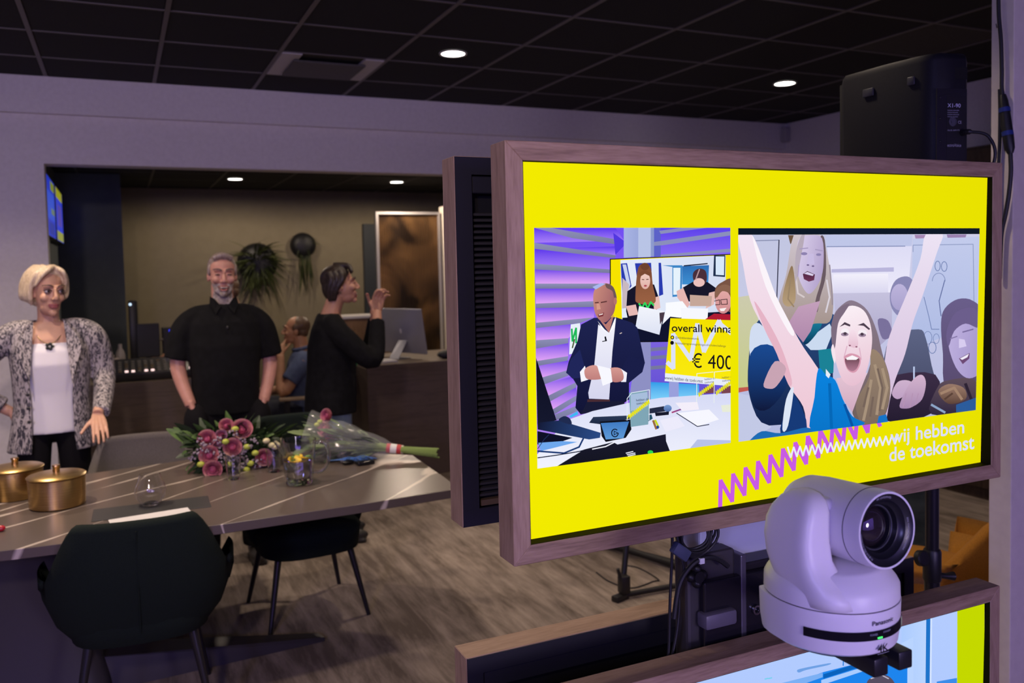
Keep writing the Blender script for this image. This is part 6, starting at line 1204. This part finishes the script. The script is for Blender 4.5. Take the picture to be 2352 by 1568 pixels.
nk = obj('necklace', tube(ck, 0.0022, 6), mat('necklace_gold', (0.35, 0.25, 0.12), 0.3, metal=1.0), t, smooth=True, world=False); obj('pendant', join(*[ell((0.013*math.cos(k*1.2566), -0.094, 1.297+0.013*math.sin(k*1.2566)), (0.009, 0.005, 0.009), 10, 6) for k in range(5)]), mat('pendant_dark', (0.02, 0.025, 0.02), 0.3), nk, smooth=True, world=False)
legs(t, mat('trousers_black', (0.006, 0.0055, 0.007), 0.9, spec=0.15), [(-0.09, 0.02, 0.88), (0.09, 0.02, 0.88)], [(-0.10, 0.0, 0.48), (0.10, 0.0, 0.48)], [(-0.10, 0.03, 0.09), (0.10, 0.03, 0.09)])
# ---- man in black
sk = skin_mat('skin_ruddy', (0.50, 0.25, 0.19)); lp = mat('lips_pale', (0.33, 0.13, 0.11), 0.4); HM = HMat((0.0, -0.01, 1.642), -0.02, 0.05, 0.02, 1.03)
sp = [limb([(0, 0.015, 1.60), (0, 0.025, 1.52), (0, 0.03, 1.44)], [0.060, 0.060, 0.075]), rings([(1.0, 0.02, 0.15, 0.10), (1.2, 0.015, 0.17, 0.11), (1.36, 0.02, 0.17, 0.10), (1.44, 0.025, 0.14, 0.07), (1.48, 0.028, 0.085, 0.06)]),
      limb([(-0.165, 0.02, 1.38), (-0.250, 0.03, 1.16), (-0.195, -0.05, 0.93)], [0.04, 0.043, 0.030]), limb([(0.165, 0.02, 1.38), (0.250, 0.03, 1.15), (0.195, -0.05, 0.92)], [0.04, 0.043, 0.030])]
sp += hand((-0.195, -0.05, 0.93), (0.25, 0.0, -1), (0.5, 0.4, 0), (0.2, -1, 0), curl=0.35, thumb=(0.8, 0.35, 0.3))+hand((0.195, -0.05, 0.92), (-0.25, 0.0, -1), (-0.5, 0.4, 0), (-0.2, -1, 0), curl=0.35, thumb=(0.8, 0.35, 0.3))
hr = [ell((0, 0.030, 0.048), (0.0745, 0.090, 0.080), 24, 16), ell((0, 0.055, 0.0), (0.071, 0.055, 0.06), 20, 12)]+[ell((s*0.068, 0.005, 0.03), (0.011, 0.030, 0.035), 12, 8) for s in (-1, 1)]+[limb([(-0.05, -0.035, 0.095), (0, -0.045, 0.112), (0.05, -0.035, 0.095)], [0.014, 0.018, 0.014], 5, 10)]
M_hg = hair_mat('hair_grey_brown', (0.16, 0.10, 0.075), (0.36, 0.30, 0.27))
M_beard = noise_mat('beard_grey', (0.17, 0.12, 0.10), (0.50, 0.44, 0.42), nscale=38, rough=0.8)
t, bo = person('bearded man in a black shirt with his hands in his pockets', (0.53, 5.05, 0), 0.0, HM, dict(), sk, lp, sp, (mat('brow_grey', (0.16, 0.11, 0.09), 0.7), 0.0042), hr, M_hg, eye='narrow', beard=(M_beard, -0.040), smile=True)
M_bs = noise_mat('black_shirt', (0.005, 0.005, 0.0055), (0.007, 0.007, 0.008), nscale=30, rough=0.9, spec=0.15)
cloth('shirt', [rings([(0.865, 0.02, 0.185, 0.128), (0.95, 0.018, 0.182, 0.132), (1.08, 0.012, 0.186, 0.135), (1.25, 0.012, 0.200, 0.130), (1.38, 0.02, 0.200, 0.112), (1.445, 0.025, 0.165, 0.085), (1.485, 0.028, 0.085, 0.068)]), limb([(-0.07, 0.025, 1.435), (-0.15, 0.022, 1.415), (-0.215, 0.022, 1.34), (-0.250, 0.028, 1.185)], [0.05, 0.058, 0.070, 0.074]), limb([(0.07, 0.025, 1.435), (0.15, 0.022, 1.415), (0.215, 0.022, 1.34), (0.250, 0.028, 1.175)], [0.05, 0.058, 0.070, 0.074])], M_bs, t)
for s in (-1, 1): obj('collar', prism2([(s*0.018, -0.058, 1.470), (s*0.048, -0.086, 1.428), (s*0.078, -0.045, 1.480), (s*0.070, -0.005, 1.525), (s*0.050, -0.040, 1.512)], 0.006), M_bs, t, world=False)
obj('clip_microphone', ell((0.005, -0.128, 1.355), (0.008, 0.006, 0.012), 10, 6), M_blk, t, smooth=True, world=False)
legs(t, mat('trousers_black', (0.006, 0.0055, 0.007), 0.9, spec=0.15), [(-0.10, 0.02, 0.90), (0.10, 0.02, 0.90)], [(-0.12, 0.0, 0.50), (0.12, 0.0, 0.50)], [(-0.13, 0.03, 0.09), (0.13, 0.03, 0.09)], (0.115, 0.09, 0.075, 0.07), pelvis=(0, 0.015, 0.90))
for s in (-1, 1): obj('pocket', remesh(ell((s*0.165, -0.04, 0.835), (0.072, 0.085, 0.105), 20, 12), 0.008, 3), mat('trousers_black', (0.006, 0.0055, 0.007), 0.9, spec=0.15), t, smooth='all', world=False)
# ---- woman in black in profile, hands clasped
sk = skin_mat('skin_warm', (0.48, 0.25, 0.16)); lp = mat('lips_warm', (0.34, 0.11, 0.09), 0.4); HM = HMat((0.0, -0.045, 1.563), -0.10, -0.10, 0.0, 0.99)
hc = np.array([0.0, -0.255, 1.43])
sp = [limb([(0, -0.02, 1.51), (0, 0.01, 1.43), (0, 0.03, 1.36)], [0.052, 0.054, 0.065]), rings([(1.0, 0.02, 0.13, 0.10), (1.2, 0.01, 0.15, 0.11), (1.32, 0.02, 0.15, 0.09), (1.39, 0.025, 0.10, 0.06)])]
for s in (-1, 1): sp.append(limb([(s*0.175, 0.02, 1.33), (s*0.20, -0.20, 1.14), (s*0.035, hc[1]+0.0, hc[2]-0.03)], [0.045, 0.042, 0.028]))
sp += hand((-0.026, hc[1]+0.005, hc[2]-0.03), (0.35, -0.25, 1), (0.75, -0.55, 0.1), (0, 1, 0.3), curl=(0.75, 0.72, 0.7, 0.7), spread=0.05)+hand((0.026, hc[1]+0.005, hc[2]-0.03), (-0.35, -0.25, 1), (-0.75, -0.55, 0.1), (0, 1, 0.3), curl=(0.75, 0.72, 0.7, 0.7), spread=0.05)
hr = [ell((0, 0.030, 0.050), (0.082, 0.094, 0.084), 24, 16), ell((0, 0.062, -0.005), (0.074, 0.058, 0.085), 20, 12), limb([(0.0, 0.03, 0.13), (-0.02, -0.055, 0.118), (-0.05, -0.078, 0.075)], [0.02, 0.018, 0.010], 5, 10), limb([(0.0, 0.03, 0.13), (0.03, -0.055, 0.118), (0.06, -0.070, 0.070)], [0.02, 0.018, 0.010], 5, 10)]
for s in (-1, 1):
    for k in range(3): hr.append(limb([(s*0.06, 0.0+0.03*k, 0.09), (s*0.082, -0.018+0.034*k, 0.045), (s*0.078, 0.028+0.022*k, -0.02), (s*0.062, 0.05+0.014*k, -0.085)], [0.022, 0.018, 0.016, 0.010], 5, 10))
RW2 = math.radians(80)
t, bo = person('dark-haired laughing woman in a black blazer clasping her hands', (1.19, 5.18, 0), RW2, HM, dict(fem=True), sk, lp, sp, (mat('brow_dark', (0.04, 0.025, 0.02), 0.7), 0.0035), hr, hair_mat('hair_dark', (0.012, 0.008, 0.006), (0.045, 0.028, 0.02)), eye='narrow', smile=True)
for s in (-1, 1): obj('earring', ell(tuple(HM @ Vector((s*0.076, 0.006, -0.042))), (0.004, 0.004, 0.006), 8, 6), mat('silver', (0.6, 0.6, 0.6), 0.2, metal=1.0), bo, smooth=True, world=False)
M_bb = noise_mat('black_blazer', (0.005, 0.005, 0.0055), (0.008, 0.008, 0.009), nscale=30, rough=0.9, spec=0.15)
cloth('tee_shirt', [rings([(0.86, 0.02, 0.150, 0.112), (1.05, 0.015, 0.145, 0.115), (1.2, 0.005, 0.155, 0.122), (1.30, 0.015, 0.150, 0.098), (1.34, 0.02, 0.12, 0.08)])], mat('tee_black', (0.005, 0.005, 0.006), 0.9, spec=0.15), t)
for (c_, r_) in (((-0.035, -0.118, 1.125), (0.024, 0.008, 0.060)), ((0.01, -0.124, 1.09), (0.012, 0.006, 0.022)), ((0.045, -0.118, 1.13), (0.018, 0.008, 0.05))): obj('tee_print', ell(c_, r_, 14, 10), mat('print_green', (0.06, 0.50, 0.16), 0.7), t, smooth=True, world=False)
cloth('blazer', [open_jacket([(0.80, 0.03, 0.215, 0.170, 0.62), (0.92, 0.025, 0.205, 0.168, 0.58), (1.05, 0.02, 0.185, 0.158, 0.55), (1.2, 0.012, 0.190, 0.158, 0.5), (1.30, 0.02, 0.195, 0.125, 0.5), (1.365, 0.028, 0.16, 0.090, 0.6), (1.40, 0.03, 0.09, 0.072, 0.7)])]+[limb([(s*0.07, 0.025, 1.355), (s*0.15, 0.02, 1.335), (s*0.198, -0.05, 1.25), (s*0.205, -0.205, 1.125), (s*0.075, hc[1]+0.004, hc[2]-0.085)], [0.045, 0.062, 0.068, 0.060, 0.044]) for s in (-1, 1)], M_bb, t, 0.0075)
M_jean = noise_mat('blue_denim', (0.07, 0.11, 0.19), (0.16, 0.22, 0.33), scale=(1, 1, 0.4), nscale=9, rough=0.85)
legs(t, M_jean, [(-0.09, 0.02, 0.86), (0.09, 0.02, 0.86)], [(-0.10, 0.0, 0.47), (0.10, 0.0, 0.47)], [(-0.10, 0.03, 0.09), (0.10, 0.03, 0.09)], (0.105, 0.082, 0.066, 0.058))
# ---- seated man in the blue polo shirt
sk = skin_mat('skin_tan', (0.42, 0.21, 0.12)); lp = mat('lips_tan', (0.30, 0.12, 0.09), 0.4); HM = HMat((-0.02, -0.02, 1.178), -0.12, -0.02, 0.0, 0.98)
hw = np.array([0.10, -0.145, 0.985])
sp = [limb([(-0.01, 0.01, 1.13), (0, 0.02, 1.06), (0, 0.03, 0.98)], [0.058, 0.058, 0.072]), rings([(0.60, 0.02, 0.14, 0.10), (0.80, 0.015, 0.16, 0.11), (0.94, 0.02, 0.16, 0.095), (1.0, 0.025, 0.12, 0.065)]), limb([(0.19, 0.02, 0.95), (0.245, -0.14, 0.715), hw], [0.05, 0.045, 0.030]), limb([(-0.19, 0.02, 0.95), (-0.24, -0.08, 0.70), (-0.16, -0.32, 0.68)], [0.05, 0.045, 0.030])]
sp += hand(hw, (-0.55, 0.10, 0.85), (-0.6, 0.55, -0.2), (-0.2, 0.7, 0.5), curl=(0.5, 0.9, 0.95, 1.0), spread=0.04)+hand((-0.16, -0.32, 0.68), (0.1, -1, 0), (0, 0, -1), (1, 0, 0), curl=0.3)
hr = [ell((0, 0.038, 0.040), (0.075, 0.087, 0.078), 24, 16), ell((0, 0.060, -0.01), (0.070, 0.050, 0.055), 20, 12)]+[ell((s*0.069, 0.010, 0.025), (0.010, 0.030, 0.035), 12, 8) for s in (-1, 1)]
t, bo = person('seated man in a blue polo shirt holding a hand to his chin', (1.30, 6.98, 0), math.radians(-98), HM, dict(), sk, lp, sp, (mat('brow_brown', (0.10, 0.06, 0.045), 0.7), 0.0035), hr, hair_mat('hair_brown', (0.06, 0.032, 0.018), (0.14, 0.08, 0.045)))
M_polo = noise_mat('blue_polo', (0.055, 0.075, 0.16), (0.075, 0.10, 0.20), nscale=30, rough=0.85)
cloth('polo_shirt', [rings([(0.50, 0.02, 0.180, 0.135), (0.62, 0.02, 0.178, 0.138), (0.80, 0.015, 0.188, 0.13), (0.92, 0.02, 0.190, 0.110), (0.985, 0.025, 0.15, 0.085), (1.015, 0.028, 0.085, 0.068)]), limb([(0.07, 0.025, 0.972), (0.145, 0.02, 0.955), (0.20, -0.015, 0.895), (0.236, -0.09, 0.80)], [0.05, 0.066, 0.074, 0.068]), limb([(-0.07, 0.025, 0.972), (-0.145, 0.02, 0.955), (-0.20, 0.0, 0.895), (-0.236, -0.03, 0.80)], [0.05, 0.066, 0.074, 0.068])], M_polo, t)
obj('collar', tube([(0.072*math.cos(a), 0.02+0.062*math.sin(a), 1.035-0.012*math.sin(a)*-1) for a in [k*2*math.pi/24 for k in range(25)]], 0.014, 8, False), M_polo, t, smooth='all', world=False)
legs(t, mat('trousers_navy', (0.014, 0.016, 0.032), 0.85), [(-0.10, 0.0, 0.53), (0.10, 0.0, 0.53)], [(-0.13, -0.42, 0.53), (0.13, -0.42, 0.53)], [(-0.13, -0.40, 0.10), (0.13, -0.40, 0.10)], (0.10, 0.085, 0.07, 0.06), pelvis=(0, 0.02, 0.54))
# his chair
t = thing('desk_chair', 'grey office chair with wooden arms under the man in the blue polo', 'chair', (1.33, 6.99, 0), math.radians(-98))
M_dg = mat('chair_grey', (0.055, 0.048, 0.05), 0.8); M_cw = mat('chair_arm_wood', (0.30, 0.22, 0.15), 0.5)
obj('seat', loft([sring(0, -0.02, z, rx, 0.24, 3.5, 28) for z, rx in ((0.36, 0.22), (0.38, 0.24), (0.415, 0.24), (0.425, 0.22))]), M_dg, t, smooth='all', world=False)
obj('backrest', loft([sring(0, y, z, rx, 0.03, 3.5, 28) for z, y, rx in ((0.43, 0.215, 0.20), (0.50, 0.22, 0.235), (0.80, 0.255, 0.25), (0.98, 0.29, 0.24), (1.02, 0.30, 0.20))]), M_dg, t, smooth='all', world=False)
for s in (-1, 1):
    obj('armrest', rbox(s*0.30-0.03, s*0.30+0.03, -0.20, 0.18, 0.655, 0.68, 0.008), M_cw, t, smooth=True, world=False); obj('arm_post', rbox(s*0.30-0.015, s*0.30+0.015, -0.16, -0.12, 0.40, 0.655, 0.004), M_blk, t, world=False)
    for y in (-0.2, 0.2): obj('leg', tube([(s*0.2, y, 0.37), (s*0.25, y*1.15, 0.0)], [0.016, 0.011], 10), M_blk, t, smooth=True, world=False)
# ---- operator hidden behind the man in black
HM = HMat((0.0, -0.06, 1.50), 0.0, 0.15, 0.0, 0.98); hw = np.array([0.24, -0.57, 1.005])
sp = [limb([(0, -0.03, 1.45), (0, 0.0, 1.37), (0, 0.02, 1.29)], [0.058, 0.058, 0.07]), rings([(0.95, 0.03, 0.14, 0.10), (1.15, 0.01, 0.16, 0.11), (1.26, 0.01, 0.16, 0.095), (1.32, 0.015, 0.11, 0.065)]), limb([(0.165, 0.0, 1.23), (0.27, -0.22, 1.06), (0.265, -0.40, 1.02), hw], [0.04, 0.044, 0.040, 0.030]), limb([(-0.165, 0.0, 1.23), (-0.25, -0.02, 0.98), (-0.22, -0.10, 0.76)], [0.04, 0.042, 0.030])]
sp += hand(hw, (-0.1, -1, -0.05), (0, -0.1, -1), (-1, 0, 0), curl=0.35)+hand((-0.22, -0.10, 0.76), (0, -0.2, -1), (1, 0, 0), (0, -1, 0), curl=0.3)
hr = [ell((0, 0.036, 0.045), (0.075, 0.088, 0.080), 24, 16), ell((0, 0.06, -0.005), (0.071, 0.052, 0.06), 20, 12)]
t, bo = person('person in dark clothes reaching an arm over the control desk', (0.86, 7.42, 0), math.radians(-90), HM, dict(), skin_mat('skin_tan', (0.42, 0.21, 0.12)), mat('lips_tan', (0.30, 0.12, 0.09), 0.4), sp, (mat('brow_brown', (0.10, 0.06, 0.045), 0.7), 0.0035), hr, hair_mat('hair_brown', (0.06, 0.032, 0.018), (0.14, 0.08, 0.045)))
cloth('shirt', [rings([(0.80, 0.04, 0.18, 0.13), (1.0, 0.02, 0.185, 0.135), (1.18, 0.01, 0.192, 0.125), (1.27, 0.015, 0.16, 0.095), (1.31, 0.02, 0.085, 0.07)])]+[limb([(s*0.07, 0.015, 1.265), (s*0.145, 0.005, 1.25), (s*0.205, -0.05, 1.185), (s*0.25, -0.15, 1.08)], [0.05, 0.066, 0.072, 0.066]) for s in (-1, 1)], M_bs, t)
obj('headset', xf(join(tube([(0.088*math.cos(a), 0.01, 0.02+0.11*math.sin(a)) for a in [k*math.pi/16 for k in range(17)]], 0.009, 8), ell((0.088, 0.01, -0.005), (0.018, 0.035, 0.04), 12, 8), ell((-0.088, 0.01, -0.005), (0.018, 0.035, 0.04), 12, 8)), HM), M_blk, bo, smooth=True, world=False)
legs(t, mat('trousers_navy', (0.014, 0.016, 0.032), 0.85), [(-0.10, 0.03, 0.82), (0.10, 0.03, 0.82)], [(-0.11, 0.0, 0.46), (0.11, 0.0, 0.46)], [(-0.11, 0.03, 0.09), (0.11, 0.03, 0.09)], pelvis=(0, 0.03, 0.83))
# ---- person in jeans mostly hidden behind the displays
HM = HMat((0.0, -0.01, 1.60), 0.0, 0.0, 0.0, 1.0)
sp = [limb([(0, 0.015, 1.56), (0, 0.025, 1.48), (0, 0.03, 1.40)], [0.058, 0.058, 0.07]), rings([(1.0, 0.02, 0.14, 0.10), (1.2, 0.015, 0.16, 0.11), (1.34, 0.02, 0.16, 0.095), (1.42, 0.025, 0.11, 0.065)])]
for s in (-1, 1): sp.append(limb([(s*0.19, 0.02, 1.38), (s*0.25, 0.03, 1.12), (s*0.23, -0.06, 0.86)], [0.05, 0.045, 0.030])); sp += hand((s*0.23, -0.06, 0.86), (0, -0.15, -1), (-s, 0, 0), (0, -1, 0), curl=0.25)
t, bo = person('standing person in dark blue jeans seen between the white camera and the stand pole', (3.62, 3.22, 0), math.radians(-40), HM, dict(), skin_mat('skin_tan', (0.42, 0.21, 0.12)), mat('lips_tan', (0.30, 0.12, 0.09), 0.4), sp, (mat('brow_brown', (0.10, 0.06, 0.045), 0.7), 0.0035), [ell((0, 0.036, 0.045), (0.075, 0.088, 0.080), 24, 16)], hair_mat('hair_brown', (0.06, 0.032, 0.018), (0.14, 0.08, 0.045)))
cloth('sweater', [rings([(0.86, 0.02, 0.185, 0.13), (1.05, 0.012, 0.186, 0.135), (1.22, 0.012, 0.198, 0.130), (1.35, 0.02, 0.198, 0.112), (1.41, 0.025, 0.16, 0.085), (1.445, 0.028, 0.085, 0.068)])]+[limb([(s*0.07, 0.025, 1.395), (s*0.15, 0.022, 1.38), (s*0.212, 0.022, 1.31), (s*0.25, 0.03, 1.12), (s*0.235, -0.05, 0.90)], [0.05, 0.066, 0.074, 0.062, 0.042]) for s in (-1, 1)], mat('sweater_grey', (0.06, 0.06, 0.07), 0.9), t)
legs(t, noise_mat('dark_denim', (0.030, 0.048, 0.070), (0.075, 0.105, 0.14), scale=(1, 1, 2.5), nscale=6, rough=0.85, bump=0.6), [(-0.10, 0.02, 0.86), (0.10, 0.02, 0.86)], [(-0.12, -0.03, 0.48), (0.12, 0.0, 0.48)], [(-0.13, 0.03, 0.09), (0.13, 0.03, 0.09)], (0.115, 0.10, 0.09, 0.085))
